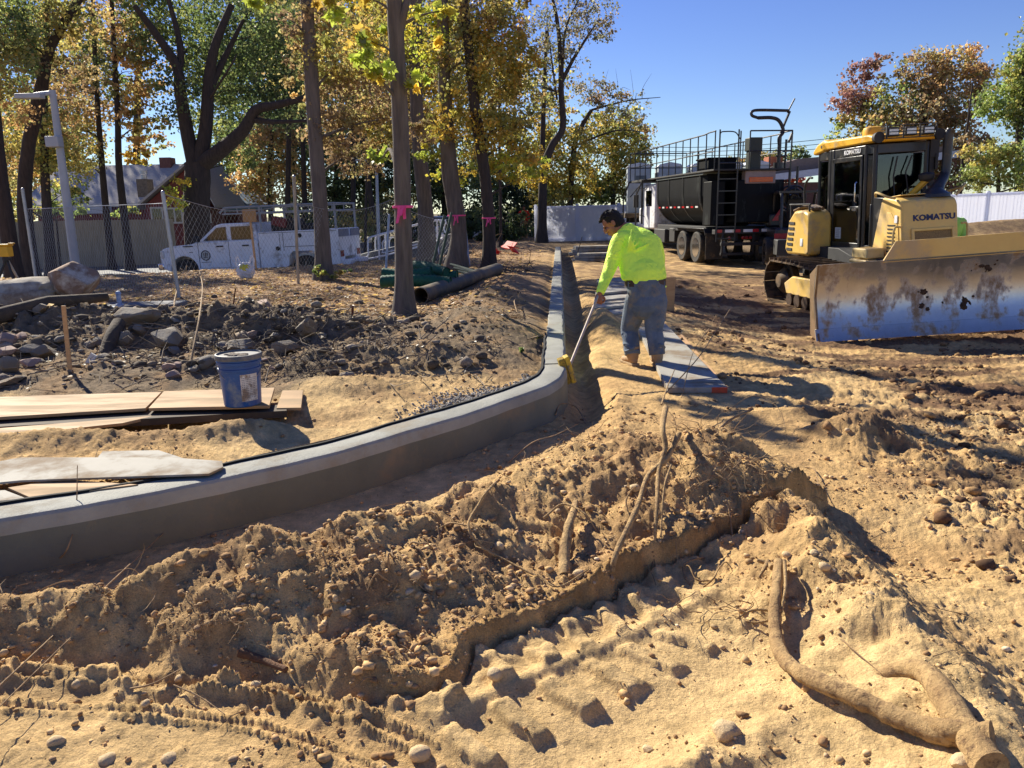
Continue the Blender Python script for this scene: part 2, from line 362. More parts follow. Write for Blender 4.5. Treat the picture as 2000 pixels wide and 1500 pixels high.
    z = z+rut*(.034*fbm(su*.28, sv, 1.6, 3, 61)+.03*(billow(su*.4, sv, 3.2, 3, 62)-.4))
    z = z+rut2*(.022*(billow(x, y*.8, 6, 3, 63)-.35)+.012*n2)
    # dozer tracks leave bands of grouser marks
    for (xa, ya, xb, yb, wd) in ((3.0, 1.2, 2.3, 8.5, .22), (4.2, 3.0, 3.3, 9.5, .25)):
        d_, p_, s_ = pline(x, y, [(xa, ya), (xb, yb)]); bn = sst(wd+.04, wd-.04, d_)
        z = z+bn*(-.035+.02*np.abs(np.sin((y*.98-x*.1)*math.pi/.16)))*(1-.5*sst(6, 9, y))
    z = z+.28*gp(x, y, 1340, 545, 0, .9, 1.0, 0)+.16*gp(x, y, 1405, 580, -.1, .6, .35)*(.8+.5*n2+.3*n3)+.18*gp(x, y, 1250, 560, 0, .35, .8)
    z = z+.25*gp(x, y, 1180, 640, 0, .22, 1.2)+.10*gp(x, y, 1160, 700, 0, .16, .5)
    z = z+.55*gs(x, y, 21, 32.5, 5.5, 1.0)+.2*gs(x, y, 30, 30, 6, 1.5)
    if detail:
        rough = np.clip(.42+.42*m+.9*sst(0.02, .15, pile)+.7*rut+.9*rut2+.5*np.exp(-(dr/.5)**2)*(y < 4), 0, 1.6)
        rough = np.where((sde > .1) & (x < -3), 0.0, rough)*(1-.75*np.clip(tr, 0, 1)*(1-m))*(1-.7*trd)+.5*(sd > .1)*(y < 9)
        rough = rough*(1-.75*gp(x, y, 1480, 830, 0, .8, .6)*(~ins))
        z = z+rough*(.012*fbm(x, y, 5, 3, 100)+.008*(billow(wx, wy, 7.5, 2, 101)-.3))
        nr = r < 14
        if nr.any():
            xs, ys, rg = x[nr], y[nr], rough[nr]; c1, v1 = cell(xs+.02*n3[nr], ys, 16, 7); c2_, v2 = cell(xs, ys, 38, 9); c3, v3 = cell(xs, ys, 85, 12)
            dz = .020*np.clip(.5-c1, 0, 1)*(v1 > .45)*v1*1.6+.010*np.clip(.5-c2_, 0, 1)*(v2 > .35)*v2*1.6+.005*np.clip(.5-c3, 0, 1)*(v3 > .3)
            dz = dz+.005*fbm(xs, ys, 48, 2, 131)+.0025*(billow(xs, ys, 110, 1, 132)-.3)
            z[nr] += dz*np.clip(rg+.15, 0, 1.3)*1.15
    aux = dict(m=m, pile=pile, rut=rut, rut2=rut2, sd=sd, sde=sde, ins=ins, n1=n1, n2=n2, n3=n3, tr=tr, ds=ds)
    return z, aux
def hz(x, y, d=False): return float(terrain(np.array([float(x)]), np.array([float(y)]), d)[0][0])
def on(px, py, z0=0.1):
    """where the photo's ground point really meets the terrain"""
    z = z0
    for _ in range(6):
        q = G(px, py, z); z = .5*z+.5*hz(q.x, q.y)
    q = G(px, py, z); return Vector((q.x, q.y, hz(q.x, q.y)))
def srgb(*c): return np.array([((v/255.+.055)/1.055)**2.4 if v/255. > .04045 else v/255./12.92 for v in c])
def ground_material():
    m = bpy.data.materials.new('sandy_soil'); m.use_nodes = True; n = m.node_tree.nodes; L = m.node_tree.links; b = n['Principled BSDF']
    b.inputs['Roughness'].default_value = .95; b.inputs['Specular IOR Level'].default_value = .15
    at = n.new('ShaderNodeAttribute'); at.attribute_name = 'col'; tc = n.new('ShaderNodeTexCoord')
    def noise(sc, det=6, rg=.65):
        q = n.new('ShaderNodeTexNoise'); q.inputs['Scale'].default_value = sc; q.inputs['Detail'].default_value = det; q.inputs['Roughness'].default_value = rg; L.new(tc.outputs['Object'], q.inputs['Vector']); return q
    a = noise(9, 10, .75); r = n.new('ShaderNodeMapRange'); r.inputs[1].default_value = .3; r.inputs[2].default_value = .7; r.inputs[3].default_value = .6; r.inputs[4].default_value = 1.32
    L.new(a.outputs[0], r.inputs[0]); mu = n.new('ShaderNodeVectorMath'); mu.operation = 'SCALE'; L.new(at.outputs[0], mu.inputs[0]); L.new(r.outputs[0], mu.inputs['Scale'])
    s = noise(160, 3, .6); r2 = n.new('ShaderNodeMapRange'); r2.inputs[1].default_value = .35; r2.inputs[2].default_value = .65; r2.inputs[3].default_value = .84; r2.inputs[4].default_value = 1.14; L.new(s.outputs[0], r2.inputs[0])
    mu2 = n.new('ShaderNodeVectorMath'); mu2.operation = 'SCALE'; L.new(mu.outputs[0], mu2.inputs[0]); L.new(r2.outputs[0], mu2.inputs['Scale']); L.new(mu2.outputs[0], b.inputs['Base Color'])
    h = noise(45, 10, .72); bp = n.new('ShaderNodeBump'); bp.inputs['Strength'].default_value = .9; bp.inputs['Distance'].default_value = .02; L.new(h.outputs[0], bp.inputs['Height'])
    vo = n.new('ShaderNodeTexVoronoi'); vo.inputs['Scale'].default_value = 120; L.new(tc.outputs['Object'], vo.inputs['Vector']); bp2 = n.new('ShaderNodeBump'); bp2.invert = True; bp2.inputs['Strength'].default_value = .18; bp2.inputs['Distance'].default_value = .006
    L.new(vo.outputs['Distance'], bp2.inputs['Height']); L.new(bp.outputs[0], bp2.inputs['Normal']); L.new(bp2.outputs[0], b.inputs['Normal'])
    return m
def build_ground():
    a0 = R_(52); th = np.concatenate([np.linspace(-a0, a0, 1150), np.linspace(a0, 2*math.pi-a0, 46)[1:-1]])
    rr = np.concatenate([np.linspace(.02, .95, 10)[:-1], np.exp(np.linspace(math.log(.95), math.log(62), 1050)), 62*np.exp(np.linspace(0, math.log(14), 26))[1:]])
    T_, Rr = np.meshgrid(th, rr); x = Rr*np.sin(T_); y = -.55+Rr*np.cos(T_)
    sh = x.shape; xf, yf = x.ravel(), y.ravel(); z, A = terrain(xf, yf)
    z = np.where((Rr.ravel() > 90), z*0+.05, z)
    # soil colours (kinds of soil, not light)
    sand = srgb(207, 171, 116); pale = srgb(226, 194, 138); brown = srgb(172, 138, 96); clay = srgb(112, 86, 66); dark = srgb(118, 104, 86); litter = srgb(156, 126, 96); asph = srgb(118, 118, 118)
    N = len(xf); col = np.tile(sand, (N, 1))
    def lerp(c, k):
        nonlocal col
        k = np.clip(k, 0, 1)[:, None]; col = col*(1-k)+c*k
    n1, n2, n3 = A['n1'], A['n2'], A['n3']; nn = fbm(xf, yf, .5, 4, 300); n5 = fbm(xf, yf, 2.2, 4, 310)
    lerp(pale, .55*sst(-.2, .5, nn)); lerp(brown, .45*sst(.0, .6, n5)+.1)
    lerp(pale, .6*np.clip(A['tr'], 0, 1)*(~A['ins']))
    lerp(brown, .45*A['m']*sst(-.3, .5, n2+n5)); lerp(srgb(138, 108, 78), .5*A['m']*sst(.15, .5, fbm(xf, yf, 2.6, 4, 333)))
    lerp(srgb(190, 150, 92), .7*A['m']*sst(.14, .02, A['ds']))
    lerp(clay, .9*A['rut']*sst(-.05, .35, fbm(xf*.35, yf, 1.6, 4, 61)*-1+.25*n3+.05+.35*sst(8, 12, yf)*1.0))
    lerp(clay, .6*A['rut2']*sst(.05, .45, n5+.4*n3))
    left = A['sd'] > 0
    k = left*sst(5.6-.55*sst(-1.2, -2.0, xf), 7.2-.9*sst(-1.2, -2.0, xf), yf+.35*n1+.5*n5)*sst(.9, .1, xf+.55*n1+.25*n5-(yf-6)*.035)
    lerp(dark, .92*k*sst(15, 10, yf-.6*xf*.0)); lerp(litter, .85*k*sst(10, 13.5, yf+1.2*n1))
    lerp(brown, .5*left*sst(-.1, .6, n5)); lerp(dark, .8*sst(.05, .3, A['pile'])*left)
    lerp(dark, .5*left*gp(xf, yf, 330, 840, .2, 1.2, .2))
    lerp(clay, .6*sst(13, 20, yf)*(~left)*sst(1, 2, xf)*sst(-.4, .4, n5+.2))
    lerp(srgb(120, 104, 84), .7*sst(26, 36, yf)); lerp(srgb(92, 98, 66), .55*sst(45, 70, yf))
    lerp(asph*.9, (A['sde'] > 0)*(xf < -3)*1.0*(yf < 60))
    col = np.clip(col*(1+.16*n3[:, None]), .01, 1)
    col = np.concatenate([col, np.ones((N, 1))], 1)
    ni, nj = sh; idx = np.arange(ni*nj).reshape(ni, nj); nx = np.roll(idx, -1, 1)
    f = np.stack([idx[:-1], idx[1:], nx[1:], nx[:-1]], -1).reshape(-1, 4)[:, ::-1]
    v = np.stack([xf, yf, z], 1)
    o = np_mesh('ground', v, f, ground_material(), None, col, True); tag(o, kind='structure')
    return o
GROUND = build_ground()
# ================================================================ KERB, FORM BOARDS, BUCKET, STAKES
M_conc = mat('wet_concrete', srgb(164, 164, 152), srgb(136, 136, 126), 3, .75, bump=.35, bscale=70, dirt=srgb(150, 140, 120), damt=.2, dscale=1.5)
M_concw = mat('dark_concrete_face', srgb(114, 116, 104), srgb(90, 93, 84), 1.5, .6, bump=.35, bscale=40, dirt=srgb(128, 118, 98), damt=.22, dscale=2.2)  # curb face gets a darker grey than the top sections
M_felt = mat('black_felt', (.012, .012, .011), rough=.9)
M_ply = mat('plywood', srgb(184, 146, 98), srgb(160, 124, 80), 3, .75, stretch=(.5, 3, 1), bump=.05, bscale=60, dirt=srgb(158, 134, 100), damt=.5, dscale=2)
M_plyg = mat('weathered_plywood', srgb(168, 164, 152), srgb(146, 142, 130), 2, .8, bump=.1, bscale=60, dirt=srgb(130, 112, 88), damt=.45, dscale=2)
M_plyd = mat('dark_plywood_edge', srgb(92, 76, 56), srgb(60, 50, 38), 5, .85)
M_lum = mat('raw_lumber', srgb(206, 166, 116), srgb(184, 142, 94), 3, .7, stretch=(1, 1, 8), bump=.1)
M_orange = mat('orange_paint', srgb(226, 92, 52), srgb(200, 74, 40), 8, .6, dirt=srgb(150, 100, 70), damt=.3)
M_rust = mat('rusty_steel', srgb(110, 56, 34), srgb(74, 40, 28), 14, .85, bump=.3)
def build_curb():
    root = thing('concrete_curb', 'long fresh grey concrete curb curving from the left edge and running straight past the man', 'curb')
    pts = [np.array(p) for p in CURBS if p[0] > -8]
    def dens(p, step):
        o = []
        for a, b in zip(p[:-1], p[1:]):
            n = max(1, int(np.linalg.norm(b-a)/step)); o += [a+(b-a)*i/n for i in range(n)]
        return o+[p[-1]]
    pts = dens(pts, .05); n = len(pts); s = [0]
    for a, b in zip(pts[:-1], pts[1:]): s.append(s[-1]+np.linalg.norm(b-a))
    joints = [6.62, 8.3, 10.3, 11.1, 12.7, 14.6, 17.2, 20, 23]
    def sweep(prof, a, b, name, m, w=.0):
        ids = [i for i in range(n) if a <= i <= b]; vs = []; k = len(prof)
        for i in ids:
            t = pts[min(i+1, n-1)]-pts[max(i-1, 0)]; t = t/np.linalg.norm(t); nr = np.array([t[1], -t[0]])
            wob = .004*math.sin(s[i]*7)+.003*math.sin(s[i]*19+1)
            for (o, z) in prof: q = pts[i]+nr*(o+(wob if z > .1 else wob*2)); vs.append((q[0], q[1], z+.003*math.sin(s[i]*5+o*9)))
        mb = MB(); fs = [(j*k+c, j*k+c+1, (j+1)*k+c+1, (j+1)*k+c) for j in range(len(ids)-1) for c in range(k-1)]
        fs += [((len(ids)-1)*k+c for c in range(k))]; fs[-1] = tuple(fs[-1]); fs += [tuple(range(k))[::-1]]
        mb.add(vs, fs); return mb.build(name, m, root, True, auto=24)
    J = [0]+[min(range(n), key=lambda i: abs(pts[i][1]-j)) for j in joints]+[n-1]
    top = [(-.098, .20), (-.098, .272), (-.092, .28), (.055, .281), (.078, .276), (.092, .262), (.100, .235), (.104, .20)]
    for a, b in zip(J[:-1], J[1:]):
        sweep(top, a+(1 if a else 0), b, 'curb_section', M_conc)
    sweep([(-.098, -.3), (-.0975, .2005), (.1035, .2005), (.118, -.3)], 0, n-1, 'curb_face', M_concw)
    sweep([(-.118, .0), (-.118, .292), (-.1, .292), (-.1, .0)], 0, J[2], 'expansion_strip', M_felt)
    return root
build_curb()
def board(name, label, pts_w, th, m, group=None, cat='board', edge=None, z=None):
    """flat board given by four world corners (counter-clockwise), thickness th"""
    c = sum((Vector(p) for p in pts_w), Vector())/len(pts_w); mb = MB(); lo = [Vector(p)-c-V(0, 0, th) for p in pts_w]; hi = [Vector(p)-c for p in pts_w]; n = len(lo)
    mb.add(lo+hi, [tuple(range(n))[::-1], tuple(range(n, 2*n))]+[(i, (i+1) % n, n+(i+1) % n, n+i) for i in range(n)])
    o = mb.build(name, m, None, False, .002); o.location = c; tag(o, label, cat, group); return o
def gz(px, py, z): q = G(px, py, z); return q
# two plywood strips in a row with the bucket, boards under them
ZB = .30
board('plywood_board', 'long plywood strip from the left edge to the seam before the bucket', [gz(-260, 830, ZB), gz(284, 797, ZB), gz(316, 765, ZB), gz(-200, 781, ZB)], .022, M_ply)
board('plywood_board', 'plywood strip under the blue bucket, right of the seam', [gz(290, 797, ZB+.004), gz(526, 792, ZB+.004), gz(536, 757, ZB+.004), gz(320, 764, ZB+.004)], .022, M_ply)
board('plank', 'short sand covered plank end right of the bucket', [gz(540, 797, .27), gz(588, 796, .27), gz(592, 762, .27), gz(552, 762, .27)], .02, M_ply)
board('plank', 'dark plank lying under the front edge of the plywood strips', [gz(-260, 848, .262), gz(560, 802, .262), gz(560, 790, .262), gz(-260, 812, .262)], .05, M_plyd)
board('plank', 'narrow pale plank lying lowest in front of the strips at the left edge', [gz(-200, 874, .265), gz(240, 826, .262), gz(300, 812, .262), gz(-200, 852, .265)], .02, M_ply)
board('plywood_sheet', 'large pale grey plywood sheet lying behind the curb at the left', [gz(-160, 958, .30), gz(40, 938, .30), gz(210, 932, .305), gz(408, 925, .31), gz(436, 912, .31), gz(434, 900, .315), gz(330, 893, .31), gz(40, 893, .305), gz(-160, 930, .30)], .012, M_plyg)
board('plywood_sheet', 'pale plywood sheet peeking out behind the large grey sheet', [gz(190, 894, .300), gz(366, 897, .300), gz(310, 879, .300), gz(200, 881, .300)], .01, M_plyg)
board('plywood_sheet', 'tan plywood offcut wedged under the grey sheet against the curb', [gz(60, 972, .285), gz(270, 946, .285), gz(120, 936, .285), gz(15, 952, .285)], .012, M_ply)
board('plywood_sheet', 'small grey plywood corner beside the tan offcut at the left edge', [gz(-120, 990, .280), gz(52, 973, .280), gz(10, 957, .280), gz(-120, 962, .280)], .012, M_plyg)
# bucket
def bucket():
    p = G(475, 789, ZB+.006); root = thing('bucket', 'blue plastic bucket with a white label and dirty lid standing on the plywood strip', 'bucket', p, (0, 0, R_(200)))
    blue = mat('blue_plastic', srgb(20, 84, 150), srgb(16, 66, 128), 7, .38, dirt=srgb(120, 130, 140), damt=.35, dscale=5)
    b = MB(); b.lathe((0, 0, 0), [(.118, 0), (.126, .008), (.138, .25), (.144, .252), (.146, .27), (.140, .273), (.141, .295), (.149, .297), (.151, .318), (.145, .322), (.146, .345)], 40); b.build('body', blue, root)
    b = MB(); b.lathe((0, 0, .333), [(.146, 0), (.158, 0), (.160, .024), (.155, .033), (.146, .035), (.142, .022), (.02, .019), (.0, .019)], 40); b.build('lid', mat('lid_plastic', srgb(60, 76, 92), srgb(130, 122, 108), 14, .6), root)
    b = MB(); rr = random.Random(4)
    for i in range(16): a = rr.uniform(0, 6.28); q = rr.uniform(0, .09); b.ell((q*math.cos(a), q*math.sin(a), .356), (rr.uniform(.015, .04), rr.uniform(.012, .03), .007), (0, 0, a), 8, 6)
    b.build('mud_crust', mat('dried_mortar', srgb(150, 138, 120), srgb(100, 92, 82), 30, .95, bump=.5), root)
    b = MB()
    for k in range(11):
        a = R_(40+k*5.2)
        for zz, r in ((.045, .1308), (.235, .1395)): b.v.append((-math.cos(a)*r, -math.sin(a)*r*-1, zz))
    b.f = [(2*i, 2*i+1, 2*i+3, 2*i+2) for i in range(10)]; b.m = [0]*10
    lab = b.build('label', mat('paper_label', srgb(226, 222, 214), srgb(190, 184, 174), 20, .7, dirt=srgb(140, 120, 100), damt=.4, dscale=12), root)
    b = MB()
    for row in range(12):
        zz = .07+row*.0125
        for k in range(9):
            a = R_(44+k*5.2); a2 = R_(44+k*5.2+4.2*(.5+.5*math.sin(row*3.1+k*1.7)**2)); r = .1325+(zz-.045)*.0465
            n = len(b.v); b.v += [(-math.cos(t)*r, math.sin(t)*r, z_) for t, z_ in ((a, zz), (a2, zz), (a2, zz+.004), (a, zz+.004))]; b.f.append((n, n+1, n+2, n+3)); b.m.append(0)
    b.build('print_line', mat('label_print', (.12, .12, .14), rough=.8), lab, False)
    b = MB(); pts = [(.152*math.cos(t), .152*math.sin(t)*.9-.02*math.sin(t), .30-.13*math.sin(t)) for t in [math.pi*i/20 for i in range(21)]]; b.tube(pts, .0025, 6)
    b.tube([pts[8], pts[12]], .008, 8); b.build('handle', mat('wire', srgb(150, 150, 150), rough=.4, metal=.9), root)
    return root
bucket()
def stake(name, label, a, z0, top, wd, m, cat='stake', group=None):
    q = on(*a, z0); t = P(*top, q.y+.02); b = MB(); d = t-q; x, y, z = frame(d, (0, 1, 0)); mt = Matrix((x, y, z)).transposed()
    b.box((d/2)-z*.03, (wd, wd*.45, d.length+.06), mt); o = b.build(name, m, None, False, .0015); o.location = q; tag(o, label, cat, group); return o
stake('wooden_stake', 'pale square wooden stake leaning in front of the rock pile', (137, 726), .3, (124, 597), .036, M_lum)
stake('wooden_chip', 'small white wood chip standing in the dirt right of the stake', (172, 712), .3, (184, 692), .06, mat('white_chip', srgb(205, 205, 200), rough=.7), 'wood chip')
stake('iron_stake', 'rusty iron stake on the leaf strewn ground right of the plastic bag', (455, 600), .3, (460, 563), .02, M_rust, 'stake', None)
stake('iron_stake', 'rusty iron stake in the dark dirt left of the big front tree', (688, 622), .3, (689, 597), .03, M_rust, 'stake', None)
# boards beneath the man
board('scaffold_plank', 'grey plank lying under and right of the man with an orange painted end', [gz(1304, 757, .06), gz(1420, 756, .055), gz(1300, 632, .05), gz(1245, 640, .06)], .05, M_plyg)
board('scaffold_plank', 'tan plank under the grey plank whose sawn end faces the camera', [gz(1312, 752, .012), gz(1424, 758, .01), gz(1330, 650, .005), gz(1262, 664, .01)], .045, M_lum)
e = MB(); a_, b_ = gz(1372, 755, .057), gz(1420, 756, .055); a_.z -= .026; b_.z -= .026; e.box((0, 0, 0), ((b_-a_).length, .012, .05), (0, 0, math.atan2(b_.y-a_.y, b_.x-a_.x))); o = e.build('orange_marker_block', M_orange, None, False, .002); o.location = (a_+b_)/2+V(0, -.012, 0); tag(o, 'bright orange painted wooden strip at the near end of the grey plank', 'wood strip')
board('scaffold_plank', 'second grey plank stacked across the far end of the lower one behind the man', [gz(1180, 592, .10), gz(1235, 588, .10), gz(1225, 540, .10), gz(1165, 545, .10)], .05, M_plyg)
for i in range(4):
    board('scaffold_plank', ['bottom plank of the grey stack lying behind the man', 'second plank from the bottom of the grey stack behind the man', 'third plank of the grey stack behind the man', 'topmost plank of the grey stack behind the man'][i], [gz(1158+i*3, 620-i*9, .0), gz(1245, 612-i*9, .0), gz(1243, 580-i*6, .0), gz(1160+i*3, 585-i*6, .0)], .04, M_plyg)
    bpy.context.scene.collection.objects[-1].location.z += .03+.05*i
q = on(1303, 607, 0.); b = MB(); b.box((0, 0, .28), (.24, .05, .56), (0, R_(2), R_(12))); b.box((.01, .035, .25), (.22, .03, .5), (0, R_(-2), R_(12))); o = b.build('form_block', M_lum, None, False, .004); o.location = q; tag(o, 'upright reddish lumber block standing just right of the man', 'lumber block')
for i, (px_, py_, w_, h_) in enumerate([(1148, 498, 1.4, .12), (1160, 510, 1.5, .10), (1170, 489, 2.2, .06)]):
    q = on(px_, py_, -.1); b = MB()
    for k in range(3): b.box((.06*k, .1*k, h_*.5+k*h_*.9), (w_-.1*k, .5, h_*.8), (0, 0, R_(3*k-2)))
    o = b.build('board_stack', M_plyg if i < 2 else M_plyd, None, False, .005); o.location = q; tag(o, ['low stack of grey boards left of the man, in front of the white fence', 'nearest stack of grey boards beside the far curb', 'wide dark board stack farthest back beside the curb end'][i], 'board stack')
b = MB(); q = on(1125, 505, -.1); t = P(1137, 462, q.y); b.tube([V(0, 0, 0), t-q], [.02, .012], 6); o = b.build('shovel_handle', M_plyd, None); o.location = q; tag(o, 'thin dark pole leaning over the board stacks near the white fence', 'pole')
# ---------------------------------------------------------------- rocks
def rock(name, label, c, r, m, seed, cat='rock', group=None, sub=4, rough=.22, rot=(0, 0, 0), flat=0):
    bm = bmesh.new(); bmesh.ops.create_icosphere(bm, subdivisions=sub, radius=1); rd = random.Random(seed)
    pl = [(Vector((rd.gauss(0, 1), rd.gauss(0, 1), rd.gauss(0, 1))).normalized(), rd.uniform(.5, .9)) for _ in range(14)]
    vs = np.array([v.co[:] for v in bm.verts]); n = rough*(pn(vs[:, 0]*1.7+seed, vs[:, 1]*1.7+vs[:, 2]*1.3, seed)+.4*pn(vs[:, 0]*4+vs[:, 2]*3, vs[:, 1]*4-vs[:, 2]*2, seed+3))
    for v, k in zip(bm.verts, n):
        p = v.co*(1+float(k))
        for (a, dd) in pl[:int(3+11*flat)]:
            e_ = p.dot(a)-dd
            if e_ > 0: p = p-a*e_*(.6+.4*flat)
        v.co = Vector((p.x*r[0], p.y*r[1], p.z*r[2]))
    me = bpy.data.meshes.new(name); bm.to_mesh(me); bm.free(); me.materials.append(m); me.polygons.foreach_set('use_smooth', [True]*len(me.polygons)); me.set_sharp_from_angle(angle=R_(28 if flat > .5 else 40))
    o = bpy.data.objects.new(name, me); COL.objects.link(o); o.location = c; o.rotation_euler = rot; tag(o, label, cat, group); return o
M_rockg = mat('grey_rock', srgb(142, 134, 120), srgb(108, 100, 88), 3, .9, bump=.7, bscale=18, dirt=srgb(128, 108, 82), damt=.5, dscale=2)
M_rockb = mat('brown_boulder', srgb(150, 132, 108), srgb(104, 84, 66), 1.4, .85, bump=.6, bscale=9, dirt=srgb(176, 168, 150), damt=.45, dscale=1.6)
M_rockt = mat('tan_stone', srgb(222, 194, 148), srgb(192, 164, 122), 14, .95, bump=.6, bscale=60)
M_pink = mat('pinkish_stone', srgb(172, 142, 126), srgb(140, 116, 100), 4, .85, bump=.4)
def bould(label, cx, cy, rx, rz, ry, gy, m, seed, **k):
    Y = on(cx, gy, .3).y-ry*.3; q = P(cx, cy, Y); kk = Y/FPX; o = rock('boulder', label, q, (rx*kk, ry, rz*kk), m, seed, 'boulder', **k)
    return o
bould('huge long grey boulder lying on top of the debris pile at the left edge', 25, 580, 112, 34, .8, 612, M_rockb, 3, rough=.16, rot=(0, R_(-9), R_(4)), flat=.35)
bould('rounded brown boulder with a pale fractured face at the right end of the long one', 148, 554, 52, 45, .5, 606, mat('red_brown_boulder', srgb(160, 130, 104), srgb(118, 92, 74), 1.8, .9, bump=.6, bscale=12, dirt=srgb(196, 184, 166), damt=.4, dscale=2.2), 19, rough=.16, flat=.75)
RK = [(268, 615, 8.6, .26, .3, .2, 'g', 'pointed grey rock leaning in the dark pile below the small hydrant'), (90, 640, 7.9, .13, .12, .08, 'g', 'small rounded grey rock in the dark hollow left of the stake'),
      (88, 690, 7.0, .17, .16, .11, 'g', 'domed grey rock just left of the stake'), (15, 690, 7.0, .15, .12, .07, 'p', 'flat pinkish rock at the left edge'), (20, 715, 6.6, .14, .12, .11, 'g', 'bluish grey rock at the left edge below the pinkish one'),
      (60, 712, 6.7, .16, .1, .05, 'p', 'flat slab edge below the domed rock'), (55, 672, 7.3, .22, .14, .07, 'g', 'long low grey rock behind the domed one'), (515, 607, 9.6, .24, .2, .17, 'p', 'squarish pale rock on the pile right of the rusty stake'),
      (600, 640, 8.9, .22, .2, .16, 'g', 'bluish rock on the pile between squarish rock and big tree'), (470, 645, 8.4, .3, .2, .12, 'g', 'dark rock half buried in the middle of the pile'), (330, 650, 8.2, .3, .25, .15, 'g', 'large dark half buried slab right of the pointed rock'),
      (20, 745, 6.2, .2, .12, .05, 'g', 'thin flat slab at the left edge nearest the plywood'), (245, 663, 7.8, .14, .1, .1, 'g', 'small rock behind the standing log'), (560, 680, 8.0, .25, .2, .12, 'g', 'half buried rock behind the bucket to the right'),
      (8, 655, 7.5, .14, .14, .1, 'p', 'brown rock at the left edge above the pinkish flat one'), (150, 585, 9.0, .3, .2, .12, 'g', 'dark rock wedged under the rounded boulder')]
for i, (px_, py_, Y_, a_, b_, c_, k_, lb) in enumerate(RK):
    q = on(px_, py_+c_*700/Y_, .4); q.z = hz(q.x, q.y, True)+c_*.55; ks = q.y/Y_; a_, b_, c_ = a_*ks, b_*ks, c_*ks
    rock('rock', lb, q, (a_*.78, b_*.78, c_*.8), {'g': M_rockg, 'p': M_pink}[k_], 40+i, rough=.2, rot=(R_(random.uniform(-15, 15)), R_(random.uniform(-15, 15)), random.uniform(0, 3)), flat=1.0)
rd_ = random.Random(31)
for i in range(46):
    px_, py_ = rd_.uniform(-20, 640), rd_.uniform(612, 745); py_ -= max(0, px_-350)*.12; q = on(px_, py_, .3); r_ = rd_.uniform(.035, .10)*(q.y/8)**.5; q.z = hz(q.x, q.y, True)+r_*.25
    rock('broken_rock', 'small broken %s rock half sunk in the debris pile, %s' % ('grey' if i % 4 else 'pinkish', 'left of the stake' if px_ < 125 else 'between the stake and the bucket' if px_ < 430 else 'right of the bucket'), q, (r_*rd_.uniform(.8, 1.5), r_, r_*rd_.uniform(.4, .8)), M_rockg if i % 4 else M_pink, 200+i, 'rock', 'small broken rocks in the debris pile', sub=2, rough=.2, rot=(rd_.uniform(-.5, .5), rd_.uniform(-.5, .5), rd_.uniform(0, 3)), flat=1.0)
SN = [(1418, 1432, .075, 'round sandy cobble in the sunlit foreground near the long root'), (1590, 1085, .035, 'tan stone on the sandy ridge right of the cut bank'), (1536, 1086, .035, 'stone at the corner of the cut bank'), (1610, 1110, .045, 'larger tan stone just below the ridge top'),
      (1395, 755+35, .0, ''), (975, 1068, .05, 'round stone in the mound left of the standing root'), (1240, 960, .05, 'round stone left of the forked root'), (1090, 1002, .03, 'small pebble above the standing root'), (965, 1320, .05, 'stone at the foot of the cut bank'),
      (810, 1125, .05, 'stone resting in a hollow of the mound'), (1655, 838, .035, 'stone on the small mound by the ruts'), (1535, 794, .03, 'lone pebble on the smooth sand past the planks'), (150, 1335, .035, 'brown stone under the left cut bank'), (350, 1328, .03, 'stone at the foot of the left cut bank'), (285, 1372, .03, 'stone on the tyre tread lines'),
      (500, 1335, .035, 'stone at the left bank foot by the broken root'), (820, 1475, .06, 'smooth stone at the bottom edge left of centre'), (330, 1480, .05, 'flat stone at the bottom edge'), (210, 1480, .06, 'partly buried cobble at the bottom left'), (110, 1450, .05, 'brown cobble at the bottom left corner'),
      (1700, 1170, .03, 'small stone on the shadowed side of the ridge'), (1265, 1460, .03, 'small stone near the bottom beside the cobble'), (1900, 1440, .05, 'stone behind the thick root at the right'), (1130, 1130, .045, 'stone below the standing root'), (670, 1190, .04, 'stone on the mound slope left of centre'), (1880, 1495, .06, 'pale stone at the bottom right below the root')]
for i, (px_, py_, r_, lb) in enumerate(SN):
    if r_ <= 0: continue
    r_ *= .55; q = on(px_, py_, .15); q.z = hz(q.x, q.y, True)+r_*(.18 if px_ > 700 else -.15); rock('stone', lb, q, (r_*1.05, r_*.95, r_*.8), M_rockt, 90+i, 'stone', sub=3 if r_ > .04 else 2, rough=.16, rot=(0, 0, i))
